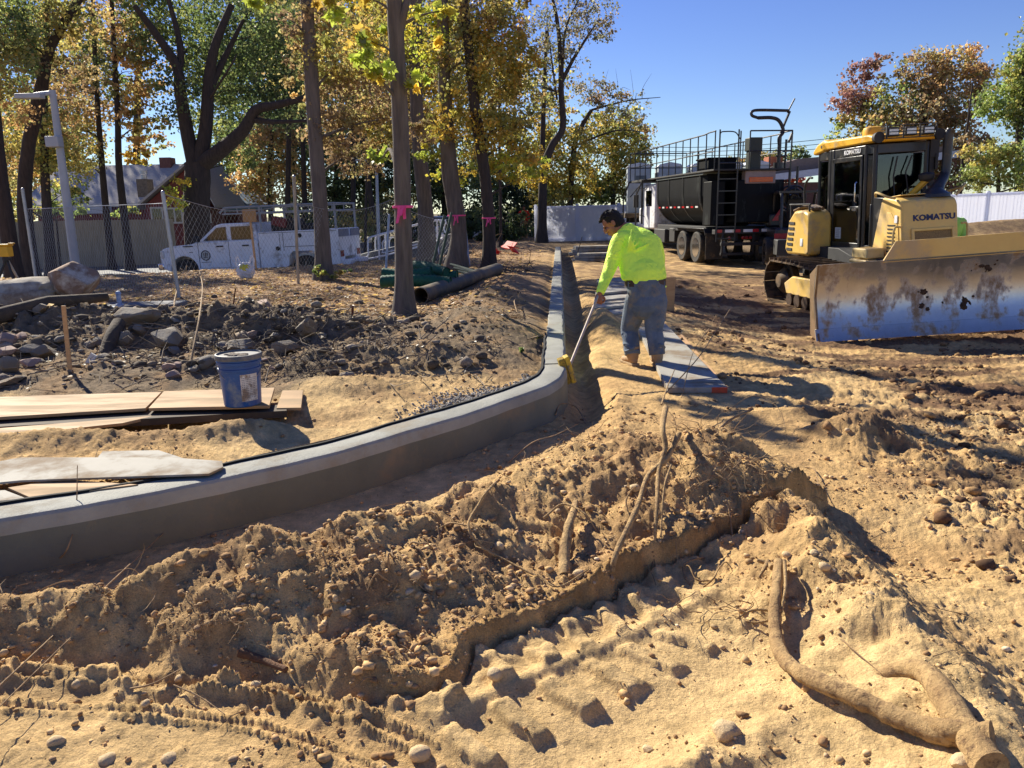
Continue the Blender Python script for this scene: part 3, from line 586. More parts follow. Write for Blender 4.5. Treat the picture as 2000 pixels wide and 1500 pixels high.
# ---------------------------------------------------------------- roots and twigs
M_root = mat('sandy_root', srgb(206, 172, 118), srgb(158, 126, 84), 9, .95, bump=1.0, bscale=45, stretch=(1, 1, 1), dirt=srgb(122, 94, 64), damt=.3, dscale=30)
M_twig = mat('dry_twig', srgb(176, 146, 104), srgb(120, 94, 66), 20, .85, bump=.3)
M_bark0 = mat('dark_dead_wood', srgb(96, 80, 62), srgb(64, 54, 44), 8, .9, bump=.6, bscale=25)
def smoothp(pts, n=5):
    return [Vector(q) for q in catmull([tuple(p) for p in pts], n)] if len(pts) > 2 else [Vector(p) for p in pts]
def rootlike(name, label, pix, r0, r1, m, lift=None, group=None, cat='root', seg=10, seed=1, knot=.12, subs=()):
    pts = [Vector(p) if abs(p[0]) < 9 else on(p[0], p[1], .15)+V(0, 0, (p[2] if len(p) > 2 else .0)) for p in pix]; o0 = pts[0].copy(); rd = random.Random(seed)
    pts = smoothp([p-o0 for p in pts], 6)
    if r0 > .02:
        for _ in range(6): pts = [pts[0]]+[(pts[i-1]+pts[i]*2+pts[i+1])/4 for i in range(1, len(pts)-1)]+[pts[-1]]
    n = len(pts); rad = [(r0+(r1-r0)*i/(n-1))*(1+knot*rd.uniform(-1, 1)) for i in range(n)]
    b = MB(); b.tube([p+V(rd.uniform(-1, 1), rd.uniform(-1, 1), rd.uniform(-1, 1))*rad[i]*.07 for i, p in enumerate(pts)], rad, seg if r0 < .02 else 18)
    for (sp, a, c) in subs:
        q = smoothp([on(p[0], p[1], .15)+V(0, 0, p[2] if len(p) > 2 else 0)-o0 for p in sp], 5); k = len(q); b.tube(q, [a+(c-a)*i/(k-1) for i in range(k)], 7)
    o = b.build(name, m, None, True, auto=60); o.location = o0; tag(o, label, cat, group); return o
rootlike('tree_root', 'long sandy root bending from the bank corner down to the bottom right', [(1520, 1120, .05), (1515, 1180, .05), (1512, 1230, .05), (1518, 1290, .05), (1545, 1335, .06), (1610, 1370, .06), (1690, 1400, .05), (1750, 1425, .04), (1830, 1450, .03), (1925, 1462, .03)], .021, .033, M_root, seed=3,
         subs=[([(1500, 1118, .05), (1480, 1150, .05)], .012, .004), ([(1510, 1215, .05), (1470, 1205, .03), (1440, 1212, .01)], .008, .003), ([(1512, 1228, .04), (1470, 1225, .02), (1430, 1205, .01)], .006, .002), ([(1530, 1130, .08), (1532, 1180, .07), (1524, 1220, .05)], .008, .005), ([(1508, 1135, .06), (1498, 1122, .05), (1478, 1120, .06)], .014, .008)])
rootlike('tree_root', 'thick sand coloured root arching along the right side of the foreground', [tuple(G(1660, 1366, .03)), tuple(G(1722, 1322, .11)), tuple(G(1790, 1306, .18)), tuple(G(1832, 1338, .20)), tuple(G(1868, 1400, .20)), tuple(G(1935, 1500, .19))], .022, .046, M_root, seed=5, knot=.04)
rootlike('tree_root', 'short sawn root end lying across the bottom of the long root', [(1752, 1424, .03), (1800, 1440, .04), (1860, 1458, .05), (1935, 1470, .05)], .016, .036, M_root, seed=6)
rootlike('tree_root', 'stout pale root standing in the middle of the mound', [(1125, 1000, .05), (1122, 1030, .09), (1112, 1060, .09), (1104, 1090, .05), (1102, 1125, .0)], .016, .027, M_root, seed=7, subs=[([(1062, 1040, .07), (1100, 1035, .13), (1140, 1042, .1), (1165, 1052, .04)], .006, .003)])
rootlike('tree_root', 'slender forked root leaning on the mound left of the root ball', [(1325, 905, .16), (1300, 950, .14), (1265, 975, .12), (1245, 1020, .08), (1205, 1085, .02), (1195, 1105, .0)], .015, .013, M_root, seed=8, subs=[([(1298, 870, .2), (1292, 900, .18), (1298, 930, .15), (1285, 975, .14), (1282, 1030, .09), (1275, 1080, .02)], .018, .008), ([(1310, 955, .13), (1296, 1000, .12), (1290, 1060, .03)], .006, .004), ([(1290, 870, .22), (1300, 830, .28), (1316, 800, .34)], .006, .003)])
rootlike('tree_root', 'thin long root bowing over the mound above the cut bank', [(990, 930, .03), (960, 970, .05), (935, 1010, .06), (915, 1048, .05), (940, 1080, .03), (985, 1105, .03), (1050, 1130, .01)], .007, .005, M_root, seed=9, subs=[([(915, 1048, .05), (880, 1040, .04), (850, 1045, .02)], .004, .002), ([(1050, 1130, .02), (1090, 1155, .02), (1150, 1125, .03)], .004, .003)])
rootlike('tree_root', 'broken reddish root poking out at the right end of the left bank', [(470, 1285, .02), (510, 1298, .02), (560, 1318, .02)], .018, .010, mat('reddish_root', srgb(120, 84, 56), srgb(90, 62, 42), 12, .9, bump=.6), seed=10)
# sprays of fine roots, one thing each
def spray(label, pix, n, ln, r, seed, spread=.7, up=.25, m=None, name='root_tangle', cat='root tangle'):
    c = on(*pix, .3); rd = random.Random(seed); b = MB()
    for i in range(n):
        p = V(rd.gauss(0, .3)*ln*spread, rd.gauss(0, .25)*ln*spread, rd.uniform(-.02, .04)); d = V(rd.gauss(0, 1), rd.gauss(0, .8), rd.uniform(-.3, 1)*up*2).normalized(); L = ln*rd.uniform(.3, 1); k = 7; pts = [p]
        for j in range(k):
            d = (d+V(rd.gauss(0, .32), rd.gauss(0, .32), rd.gauss(-.09, .28))).normalized(); p = p+d*L/k
            g = hz(c.x+p.x, c.y+p.y)-c.z+.004 if j % 3 == 0 else -9
            if p.z < g: p.z = g
            pts.append(p)
        a = r*rd.uniform(.4, 1.1); b.tube(smoothp(pts, 2), [a*(1-.75*t/(2*k)) for t in range(2*k+1)], 5, False)
    o = b.build(name, m or M_twig, None, True, auto=80); o.location = c; tag(o, label, cat); return o
spray('dense tangle of fine roots crowning the sunlit mound', (1370, 850), 90, .42, .0035, 1, 1.0, .4)
spray('root tangle hanging over the shadowed hollow right of the crowning tangle', (1420, 905), 60, .36, .003, 2, 1.0, .2)
spray('small root tangle on the mound behind the curved curb end', (1150, 850), 34, .34, .003, 3, 1.1, .25)
spray('thin hanging roots at the right shoulder of the mound', (1480, 980), 26, .28, .0028, 4, 1.2, .2)
spray('fine root tangle on the left part of the mound', (430, 1210), 34, .22, .0022, 5, 1, .2)
spray('wisp of dry roots left on the mound by the dark curb face', (215, 1170), 20, .26, .0022, 6, 1, .2)
spray('thin roots lying below the cut bank near the leaf sheaths', (1440, 1190), 22, .25, .0025, 7, 1, .1)
spray('brushy roots on the pile above the bucket', (560, 660), 40, .6, .006, 8, 1, .3, M_bark0)
spray('dark brushwood tangle heaped right of the bucket', (600, 720), 50, .5, .004, 9, 1, .25, M_bark0)
spray('dark brush in the middle of the debris pile', (430, 640), 50, .8, .006, 10, 1.2, .3, M_bark0)
spray('sticks and roots heaped between the pipe and the curb', (985, 620), 40, .7, .006, 12, 1, .25)
spray('dead brush at the foot of the ribboned trees', (1000, 530), 50, 1.1, .01, 13, 1.2, .4, M_bark0)
spray('tall dry weeds growing past the ribboned trees', (950, 500), 50, 1.4, .01, 14, 1.2, .8)
spray('matted roots on the slope in front of the bucket boards', (450, 735), 40, .5, .004, 15, 1.3, .2, M_bark0)
# single sticks
ST = [([(1300, 790, .1), (1360, 765, .3), (1392, 735, .42), (1422, 702, .55)], .006, 'slim bare branch rising from the mound toward the upper right'),
      ([(1330, 800, .1), (1352, 750, .3), (1380, 720, .4), (1395, 700, .48)], .004, 'thin branch crossing in front of the orange strip'),
      ([(1395, 850, .02), (1430, 838, .08), (1470, 824, .1)], .012, 'short thick stick poking from the root ball to the right'),
      ([(1420, 815, .05), (1470, 810, .15), (1520, 830, .12), (1540, 870, .0)], .003, 'thin arched root right of the thick stick'),
      ([(105, 1090, .0), (130, 1060, .1), (150, 1020, .18), (165, 1000, .22)], .004, 'forked twig standing in front of the dark curb face'),
      ([(1570, 912, .0), (1592, 925, .02), (1600, 975, .0)], .004, 'pale twig hanging over the shadowed bank'),
      ([(1085, 822, .05), (1095, 812, .1), (1125, 815, .1), (1145, 830, .02)], .006, 'bent root loop at the trench behind the mound'),
      ([(990, 905, .0), (1040, 880, .06), (1085, 862, .05), (1130, 838, .05)], .004, 'thin root reaching along the back of the mound'),
      ([(0, 1325, .02), (60, 1300, .03), (140, 1260, .03)], .004, 'thin root trailing down the left bank'),
      ([(255, 1350, .01), (300, 1345, .02), (355, 1325, .02)], .004, 'dark stick at the foot of the left bank'),
      ([(340, 1345, .01), (390, 1370, .02), (440, 1400, .01)], .003, 'pale straight twig lying across the tread lines'),
      ([(1645, 1250, 0), (1720, 1320, .01)], .003, 'fine root across the sandy ridge'),
      ([(195, 835, .02), (235, 823, .03)], .008, 'pale stick lying before the lowest plank'), ([(0, 832, .02), (60, 822, .03)], .007, 'short branch on the planks at the left edge'),
      ([(380, 850, .0), (395, 822, .1)], .006, 'upright splinter in the trench before the boards'),
      ([(372, 712, .0), (395, 660, .25), (402, 620, .45), (396, 592, .55)], .012, 'tall curved bare root standing on the pile'), ([(340, 655, .1), (345, 630, .25), (350, 612, .33)], .014, 'short crooked stick left of the tall curved root'),
      ([(430, 912, .01), (520, 892, .02), (640, 865, .02), (700, 848, .02)], .005, 'long dark rod lying in the sand behind the curb'),
      ([(1060, 660, .02), (1030, 672, .05)], .015, 'broken stick beside the straight curb'), ([(1020, 590, .05), (1005, 600, .1), (1010, 625, .1)], .01, 'forked stick on the dirt heap left of the curb'),
      ([(1895, 1410, .0), (1915, 1450, .05)], .006, 'short dark stick right of the thick root')]
for i, (pp, r_, lb) in enumerate(ST): rootlike('stick', lb, pp, r_, r_*.55, M_twig if i != 17 else M_bark0, cat='stick', seg=6, seed=30+i, knot=.2)
b = MB(); q = P(212, 655, 7.8); a_ = on(203, 690, .4); c_ = P(232, 632, a_.y+.5); b.tube(smoothp([V(0, 0, -.05), (c_-a_)*.5+V(.01, 0, .02), c_-a_], 4), .07, 12); o = b.build('log', M_bark0, None); o.location = a_; tag(o, 'short dark log propped up behind the stake', 'log')
b = MB(); a_ = P(-30, 615, 8.3); c_ = P(210, 580, 9.2); b.tube([V(0, 0, -.05), (c_-a_)*.5+V(0, 0, .03), c_-a_], [.09, .08, .05], 12); o = b.build('log', M_bark0, None); o.location = a_; tag(o, 'long dark log lying under the huge boulder', 'log')

rd_ = random.Random(91)
for i in range(22):
    px_, py_ = rd_.uniform(560, 1480), rd_.uniform(900, 1180); py_ = max(py_, 1120-(px_-560)*.22 if px_ < 1300 else 930); a = rd_.uniform(0, 6.28); L_ = rd_.uniform(40, 120); pp = []
    for k in range(5): pp.append((px_, py_, rd_.uniform(.0, .05) if 0 < k < 4 else 0)); px_ += math.cos(a)*L_/4; py_ += math.sin(a)*L_*.16; a += rd_.gauss(0, .55)
    r_ = rd_.uniform(.0022, .0055); rootlike('thin_root', 'thin pale curved root lying on the sunlit mound', pp, r_, r_*.5, M_twig if i % 3 else M_root, group='thin roots strewn over the mound', cat='root', seg=6, seed=300+i, knot=.2)
# ================================================================ BULLDOZER
M_yel = mat('machine_yellow', srgb(234, 198, 112), srgb(222, 182, 98), 2, .5, dirt=srgb(200, 172, 124), damt=.42, dscale=1.8, bump=.08, bscale=30)
M_yel2 = mat('bright_yellow', srgb(232, 178, 40), srgb(214, 160, 36), 3, .45, dirt=srgb(170, 140, 80), damt=.25)
M_blk = mat('black_paint', (.018, .019, .022), (.028, .028, .03), 4, .35, dirt=srgb(96, 84, 66), damt=.15, dscale=2)
M_blkm = mat('matte_black', (.02, .02, .022), (.03, .03, .03), 6, .7)
M_rub = mat('rubber', (.02, .02, .02), (.035, .033, .03), 10, .85, dirt=srgb(98, 82, 62), damt=.3, dscale=6)
M_trk = mat('track_steel', srgb(84, 76, 70), srgb(56, 50, 46), 8, .45, metal=.6, dirt=srgb(112, 88, 60), damt=.6, dscale=5)
M_blade = mat('blade_steel', srgb(206, 204, 200), srgb(180, 176, 168), 2, .33, metal=.88, dirt=srgb(146, 120, 88), damt=.36, dscale=4.2, rough2=.7, stretch=(1, 1, .55), bump=.12, bscale=14)
M_bladet = mat('blade_upper', srgb(150, 128, 98), srgb(122, 100, 74), 2, .42, metal=.55, dirt=srgb(120, 94, 66), damt=.6, dscale=2, rough2=.8)
M_mud = mat('caked_mud', srgb(84, 62, 44), srgb(60, 44, 32), 14, .95, bump=.6)
M_gl = glassmat('cab_glass', (.12, .16, .17), .75)
M_glb = glassmat('dark_glass', (.02, .03, .03), .9)
M_navy = mat('navy_print', srgb(28, 36, 84), rough=.5)
M_white = mat('white_paint', srgb(244, 245, 247), srgb(230, 232, 236), 2, .35, dirt=srgb(160, 150, 136), damt=.2, dscale=2)
M_chr = mat('chrome', (.7, .7, .72), rough=.15, metal=1)
M_lens = mat('lamp_lens', srgb(225, 225, 220), srgb(180, 184, 186), 30, .12, spec=.8)
def dozer():
    ROLL_, YAW = R_(-2.4), R_(4)
    E_ = Euler((0, ROLL_, YAW)); RM = E_.to_matrix(); ref = V(-.5, 0, 3.02); FL = G(1708, 259, 2.75); O = FL-RM @ ref
    root = thing('bulldozer', 'dirty yellow crawler bulldozer with black glazed cab and a wide steel blade', 'bulldozer', O, E_)
    # -------- tracks
    def loop():
        """track line in (y, z) going round"""
        p = []; r1, y1, z1 = .40, -1.05, .43; r2, y2, z2 = .40, 1.75, .47
        for a in np.linspace(-90, -270, 9): p.append((y1+r1*math.cos(R_(a)), z1+r1*math.sin(R_(a))))
        p += [(0, .80), (.9, .86)]
        for a in np.linspace(90, -90, 9): p.append((y2+r2*math.cos(R_(a)), z2+r2*math.sin(R_(a))))
        p += [(.9, .03), (0, .03)]; return p
    lp = loop(); ring = lp+[lp[0]]; ln = [0]
    for a, b in zip(ring[:-1], ring[1:]): ln.append(ln[-1]+math.dist(a, b))
    def at(s):
        s %= ln[-1]
        for i in range(len(ln)-1):
            if s <= ln[i+1]:
                t = (s-ln[i])/(ln[i+1]-ln[i]); a, b = ring[i], ring[i+1]; return (a[0]+(b[0]-a[0])*t, a[1]+(b[1]-a[1])*t), math.atan2(b[1]-a[1], b[0]-a[0])
    for sx in (-1, 1):
        xc = sx*1.13; b = MB(); N = 44
        for i in range(N):
            (yy, zz), an = at(ln[-1]*i/N); m = Matrix.Rotation(an, 3, 'X'); b.box((xc, yy, zz), (.70, ln[-1]/N*.94, .028), m)
            off = m @ V(0, -ln[-1]/N*.38, .042); b.box(V(xc, yy, zz)+off, (.70, .02, .06), m)
        # grousers must point outward from the loop centre
        tr = b.build('crawler_track', M_trk, root, False)
        b = MB(); inner = [(y*.93+.02, (z-.43)*.9+.43) for y, z in lp]; b.v = []
        for dx in (-.12, .12):
            for (yy, zz) in inner: b.v.append((xc+dx, yy, zz))
        n = len(inner); b.f = [(i, (i+1) % n, n+(i+1) % n, n+i) for i in range(n)]; b.m = [0]*n; b.build('track_chain', M_mud, tr, False)
        b = MB(); fy = [(-.95, .26), (1.45, .26), (1.55, .45), (1.2, .6), (-.6, .62), (-.95, .5)]; b.prism(fy, 'x', xc-.2, xc+.2); b.build('track_frame', M_yel, root, True, .02)
        for k in range(7): b = MB(); b.cyl((xc-.24, -.75+k*.33, .17), (xc+.24, -.75+k*.33, .17), .12, seg=16); b.build('roller', M_mud, root, True)
        b = MB(); b.lathe((xc, -1.05, .43), [(.34, -.12), (.34, -.08), (.18, -.06), (.16, .06), (.34, .08), (.34, .12)], 28, (1, 0, 0)); b.build('idler', M_trk, root)
        b = MB(); b.lathe((xc, 1.75, .47), [(.33, -.06), (.33, .06)], 22, (1, 0, 0)); b.lathe((xc+sx*.1, 1.75, .47), [(.24, -.12), (.24, .02), (.16, .1), (.12, .13)][::1] if sx > 0 else [(.12, -.13), (.16, -.1), (.24, -.02), (.24, .12)], 22, (1, 0, 0)); b.build('sprocket', M_trk, root)
    # -------- hull
    b = MB(); b.box2((-.72, -.9, .45), (.72, 2.1, 1.0)); b.box2((-.5, -1.0, .8), (.5, .2, 1.05)); b.build('hull', M_blkm, root, True, .02)
    b = MB()
    for sx in (-1, 1):
        b.prism([(-.15, .88), (-.15, .96), (.5, 1.12), (2.3, 1.12), (2.45, .98), (2.45, .9)], 'x', sx*.55, sx*.80)
    b.build('fender', M_blkm, root, True, .01)
    # -------- rear side tanks (yellow, louvred towards the back)
    for sx in (-1, 1):
        b = MB(); pr = [(1.2, 1.0), (1.2, 1.62), (1.26, 1.74), (1.45, 1.80), (1.85, 1.78), (2.1, 1.60), (2.28, 1.05), (2.16, .95), (1.3, .95)]
        b.prism(pr, 'x', sx*.58, sx*1.02); tk = b.build('side_tank', mat('tank_yellow', srgb(228, 190, 98), srgb(212, 170, 76), 3, .45, dirt=srgb(190, 160, 112), damt=.35), root, True, .05)
        b = MB()
        for k in range(6): b.box((sx*1.024, 1.93+.022*k, 1.55-k*.1), (.02, .24, .05)); b.box((sx*.8, 2.14+.025*k, 1.5-k*.09), (.34, .05, .035))
        b.build('louvre', M_blkm, tk, False)
        b = MB(); b.box((sx*1.024, 1.5, 1.2), (.012, .1, .14)); b.build('sticker', M_white, tk, False)
    b = MB(); b.box2((-.6, 1.95, 1.0), (.6, 2.45, 1.7)); b.build('rear_housing', M_yel, root, True, .04)
    # -------- cab
    zb, zt = 1.05, 2.84
    plan = [(-.46, .0), (.46, .0), (.54, .16), (.54, 1.42), (.46, 2.08), (-.46, 2.08), (-.54, 1.42), (-.54, .16)]
    def ringz(z, s=1.0): return [V(x*s, .95+(y-.95)*s, z) for x, y in plan]
    b = MB(); n = 8
    lo, hi = ringz(zb, 1.0), ringz(zb+.12, 1.0); b.add(lo+hi, [tuple(range(n))[::-1], tuple(range(n, 2*n))]+[(i, (i+1) % n, n+(i+1) % n, n+i) for i in range(n)])
    lo, hi = ringz(zt-.16, .985), ringz(zt, .98); b.add(lo+hi, [tuple(range(n))[::-1], tuple(range(n, 2*n))]+[(i, (i+1) % n, n+(i+1) % n, n+i) for i in range(n)])
    for i, (x, y) in enumerate(plan):
        w_ = .075 if i in (0, 1, 3, 6) else .06; b.tube([V(x*.97, .95+(y-.95)*.97, zb), V(x*.96, .95+(y-.95)*.96, zt)], [w_*.62, w_*.62], 4)
    b.box2((-.545, 1.28, zb), (-.515, 1.5, zt)); b.box2((.515, 1.28, zb), (.545, 1.5, zt)); b.box2((-.42, 2.03, zb), (.42, 2.06, 1.8)); b.box2((-.5, 1.5, zb), (-.47, 2.0, 1.75))
    b.box2((-.50, .02, zb), (.50, .06, 1.86))
    cab = b.build('cab', M_blk, root, True, .012)
    b = MB()
    for y0, y1, z0, z1 in ((.24, .31, 1.12, 2.66), (1.22, 1.29, 1.12, 2.66), (.24, 1.29, 2.60, 2.68), (.24, 1.29, 1.10, 1.2)):
        b.box2((-.565, y0, z0), (-.54, y1, z1))
    b.box2((-.565, .31, 1.78), (-.548, .62, 1.83)); door = b.build('door', M_blk, cab, True, .01)
    b = MB(); b.box2((-.556, .31, 1.2), (-.550, 1.22, 2.6)); b.build('door_glass', M_gl, door, False)
    b = MB(); b.tube([V(-.58, .36, 1.9), V(-.61, .36, 1.92), V(-.61, .36, 2.22), V(-.58, .36, 2.24)], .012, 8); b.box((-.575, .40, 1.78), (.03, .12, .05)); b.build('handle', M_chr, door)
    b = MB(); b.box((-.559, 1.02, 1.36), (.006, .2, .2)); pl_ = b.build('paper_notice', mat('paper', srgb(216, 220, 218), srgb(196, 200, 198), 20, .7), door, False)
    b = MB()
    for k in range(5): b.box((-.5645, 1.02, 1.43-k*.035), (.004, .14-.02*(k % 2), .008))
    b.build('notice_print', M_navy, pl_, False)
    for (i, j, z0, z1, nm) in ((0, 1, 1.86, 2.66, 'front_window'), (7, 0, 1.3, 2.66, 'corner_window'), (1, 2, 1.3, 2.66, 'corner_window'), (5, 6, 1.75, 2.66, 'rear_corner_window'), (3, 4, 1.75, 2.66, 'rear_corner_window'), (4, 5, 1.8, 2.66, 'rear_window'), (2, 3, 1.2, 2.66, 'side_window')):
        a, c = plan[i], plan[j]; b = MB(); s = .965
        pts = [V(a[0]*s, .95+(a[1]-.95)*s, z0), V(c[0]*s, .95+(c[1]-.95)*s, z0), V(c[0]*s, .95+(c[1]-.95)*s, z1), V(a[0]*s, .95+(a[1]-.95)*s, z1)]
        nn = (pts[1]-pts[0]).cross(pts[3]-pts[0]).normalized()*.006; b.add(pts+[p-nn for p in pts], [(0, 1, 2, 3), (7, 6, 5, 4), (0, 4, 5, 1), (1, 5, 6, 2), (2, 6, 7, 3), (3, 7, 4, 0)])
        b.build(nm, M_gl, cab, False)
    b = MB(); b.box((-.02, 1.0, 1.5), (.48, .5, .16)); b.box((-.02, 1.28, 1.85), (.46, .14, .62), (R_(-6), 0, 0)); b.box((-.02, 1.33, 2.25), (.26, .1, .2)); b.box((-.33, .95, 1.68), (.1, .5, .1)); b.box((.3, .95, 1.68), (.1, .5, .1)); b.box((0, 1.0, 1.25), (.4, .4, .4)); b.build('seat', M_blkm, cab, True, .03)
    b = MB(); b.box((.1, .18, 1.6), (.5, .18, .5)); b.box((.28, .25, 2.0), (.2, .05, .16)); b.tube([V(-.3, .7, 1.7), V(-.3, .6, 1.95)], .02, 8); b.build('console', M_blkm, cab, True, .02)
    b = MB(); b.tube([V(-.1, -.03, 2.62), V(-.16, -.035, 2.3), V(-.12, -.03, 1.95)], .012, 6); b.tube([V(.15, -.03, 2.62), V(.05, -.035, 2.35), V(.12, -.03, 1.98)], .012, 6); b.build('wiper', M_blkm, cab)
    # hi-vis vest hanging in the cab
    b = MB(); b.box((-.28, .12, 2.12), (.1, .06, .42), None, (.5, 1)); b.build('hanging_cloth', mat('hivis_cloth', srgb(196, 226, 196), srgb(150, 200, 120), 8, .8), cab, True, .02)
    b = MB(); b.prism([(-.16, 2.86), (-.16, 2.95), (.1, 3.0), (1.6, 3.02), (1.75, 3.0), (1.75, 2.86)], 'x', -.56, .56); roof = b.build('cab_roof', M_yel2, root, True, .03)
    b = MB(); b.prism([(1.62, 2.85), (1.62, 3.03), (1.8, 3.06), (2.05, 3.0), (2.24, 2.88), (2.24, 2.80)], 'x', -.5, .5); b.build('roof_scoop', M_yel2, roof, True, .04)
    b = MB(); b.box((-.25, 2.255, 2.87), (.14, .012, .06)); b.box((.2, 2.255, 2.87), (.2, .012, .06)); b.box((-.502, 1.85, 2.94), (.012, .1, .05)); b.build('scoop_slot', M_blkm, roof, False)
    b = MB(); b.lathe((-.22, .55, 3.01), [(.17, 0), (.17, .09), (.155, .13), (.11, .145), (0, .147)], 28); b.build('antenna_dome', M_yel2, roof)
    b = MB(); b.lathe((.42, .4, 3.01), [(.08, 0), (.08, .08), (.05, .1)], 20); b.build('antenna_dome', M_yel2, roof)
    # work lights with guard bars
    b = MB()
    for z in (2.90, 2.95, 3.0, 3.05, 3.1): b.tube([V(-.46, -.12, z), V(-.42, -.24, z), V(.42, -.24, z), V(.46, -.12, z)], .008, 5)
    for x in (-.42, -.14, .14, .42): b.box((x, -.24, 3.0), (.02, .02, .22))
    gd = b.build('lamp_guard', M_blkm, root)
    for x in (-.3, 0, .3):
        b = MB(); b.box((x, -.19, 3.0), (.2, .08, .14)); h = b.build('work_light', M_blkm, root, True, .012); b = MB(); b.box((x, -.235, 3.0), (.16, .01, .10)); b.build('lens', M_lens, h, True, .004)
    for x in (-.6, .6):
        b = MB(); b.lathe((x*.86, -.14, 2.93), [(.08, -.05), (.09, .05)], 18, (0, -1, 0)); b.build('work_light', M_blkm, root)
    text_part('wordmark', 'KOMATSU', .105, M_white, cab, Matrix.Translation((-.548, .62, 2.755)) @ Matrix.Rotation(R_(-90), 4, 'Z') @ Matrix.Rotation(R_(90), 4, 'X'), .003, 1.15, .003)
    # -------- hood
    b = MB()
    b.prism([(-1.02, .93), (-.90, 1.80), (-.84, 1.90), (-.70, 1.945), (-.34, 1.97), (-.3, 1.9), (-.02, 1.0), (-.04, .93)], 'x', -.50, .43)
    hood = b.build('hood', M_yel, root, True, .035)
    b = MB(); b.prism([(-.33, 1.955), (.0, 1.97), (.0, .96), (-.06, .96)], 'x', -.47, .41); b.build('cowl', M_blk, root, True, .01)
    b = MB(); fx = lambda z, o=.0: -1.02+.12*(z-.93)/.87-o
    def face(x0, x1, z0, z1, o0, o1, bb):
        vs = [(x0, fx(z0, o1), z0), (x1, fx(z0, o1), z0), (x1, fx(z1, o1), z1), (x0, fx(z1, o1), z1), (x0, fx(z0, o0), z0), (x1, fx(z0, o0), z0), (x1, fx(z1, o0), z1), (x0, fx(z1, o0), z1)]
        bb.add(vs, [(0, 1, 2, 3), (7, 6, 5, 4), (0, 4, 5, 1), (1, 5, 6, 2), (2, 6, 7, 3), (3, 7, 4, 0)])
    for (x0, x1, z0, z1) in ((-.36, -.31, 1.0, 1.46), (.31, .35, 1.0, 1.46), (-.31, .31, 1.42, 1.46), (-.31, .31, 1.18, 1.24), (-.31, .31, 1.0, 1.04)): face(x0, x1, z0, z1, .0, .03, b)
    gr = b.build('grille_frame', M_yel, hood, True, .006)
    b = MB(); face(-.31, .31, 1.24, 1.42, -.002, .004, b); b.build('grille_screen', mat('grille_mesh', srgb(150, 124, 76), srgb(104, 84, 50), 60, .7), gr, False)
    b = MB(); face(-.31, .31, 1.04, 1.18, -.002, .004, b); b.build('grille_screen', mat('grille_dark', srgb(86, 72, 48), rough=.8), gr, False)
    text_part('wordmark', 'KOMATSU', .125, M_navy, hood, Matrix.Translation((.03, fx(1.62, .004), 1.62)) @ Matrix.Rotation(R_(90-7.8), 4, 'X'), .003, 1.2, .005)
    b = MB(); b.box((-.2, -.5, 1.972), (.42, .42, .012), (R_(-5), 0, 0)); b.build('hood_hatch', M_yel, hood, True, .004)
    M_rail = mat('pale_rail', srgb(206, 176, 112), rough=.5)
    for x in (-.54, .54):
        b = MB(); b.tube(smoothp([V(x*.94, -.9, 1.5), V(x*1.12, -.9, 1.47), V(x*1.12, -.9, 1.12), V(x*.94, -.9, 1.1)], 5), .017, 8); b.build('grab_rail', M_rail, hood)
        b = MB(); b.tube(smoothp([V(x*.94, -.72, 1.94), V(x*1.2, -.72, 2.1 if x > 0 else 1.98), V(x*1.3, -.5, 2.05), V(x*1.0, -.2, 1.98)], 4), .019, 8); b.build('grab_rail', M_rail, hood)
    b = MB(); b.prism([(-.92, .97), (-.85, 1.5), (-.62, 1.72), (-.5, 1.72), (-.4, .97)], 'x', -.512, -.499); b.build('side_panel', M_yel, hood, True, .006)
    b = MB()
    for k in range(8): b.box((-.516, -.66, 1.1+.06*k), (.01, .22, .02))
    b.build('side_louvre', M_blkm, hood, False)
    b = MB(); b.box((-.513, -.78, 1.62), (.006, .08, .12)); b.build('safety_sticker', M_white, hood, False)
    # exhaust and intake
    b = MB(); b.tube(smoothp([V(.22, -.6, 1.95), V(.3, -.55, 2.08), V(.47, -.42, 2.22), V(.53, -.38, 2.36), V(.54, -.38, 2.86), V(.57, -.40, 2.98)], 6), .072, 20, False)
    b.tube(smoothp([V(.22, -.6, 1.96), V(.3, -.55, 2.08), V(.47, -.42, 2.22)], 3), [.14, .12, .11, .1, .09, .085, .08], 20); b.lathe((.2, -.62, 1.93), [(.24, 0), (.23, .05), (.15, .1), (.1, .14)], 28); b.build('exhaust_pipe', M_blk, root)
    b = MB(); b.tube([V(-.02, -.3, 1.95), V(.24, -.32, 2.2)], .05, 14); b.build('intake_pipe', M_yel2, root)
    b = MB(); b.lathe((.24, -.32, 2.17), [(.05, 0), (.1, .03), (.12, .06), (.12, .12), (.08, .15), (0, .16)], 24); b.build('intake_cap', M_blkm, root)
    b = MB(); b.box((.58, .1, 2.72), (.16, .14, .3)); b.box((.56, .1, 2.35), (.1, .1, .5)); b.tube([V(.6, .12, 2.1), V(.62, .12, 2.85)], .02, 8); b.box((.62, .05, 2.5), (.05, .06, .26)); b.build('side_equipment', M_blkm, root, True, .015)
    b = MB(); b.tube(smoothp([V(-.6, 2.3, 1.7), V(-.6, 2.34, 2.2), V(-.6, 2.15, 2.38), V(-.6, 2.02, 2.38)], 5), .022, 8); b.build('handrail', M_blkm, root); b = MB(); b.tube(smoothp([V(.6, 2.3, 1.7), V(.6, 2.34, 2.2), V(.6, 2.15, 2.38)], 5), .022, 8); b.build('handrail', M_blkm, root); b = MB()
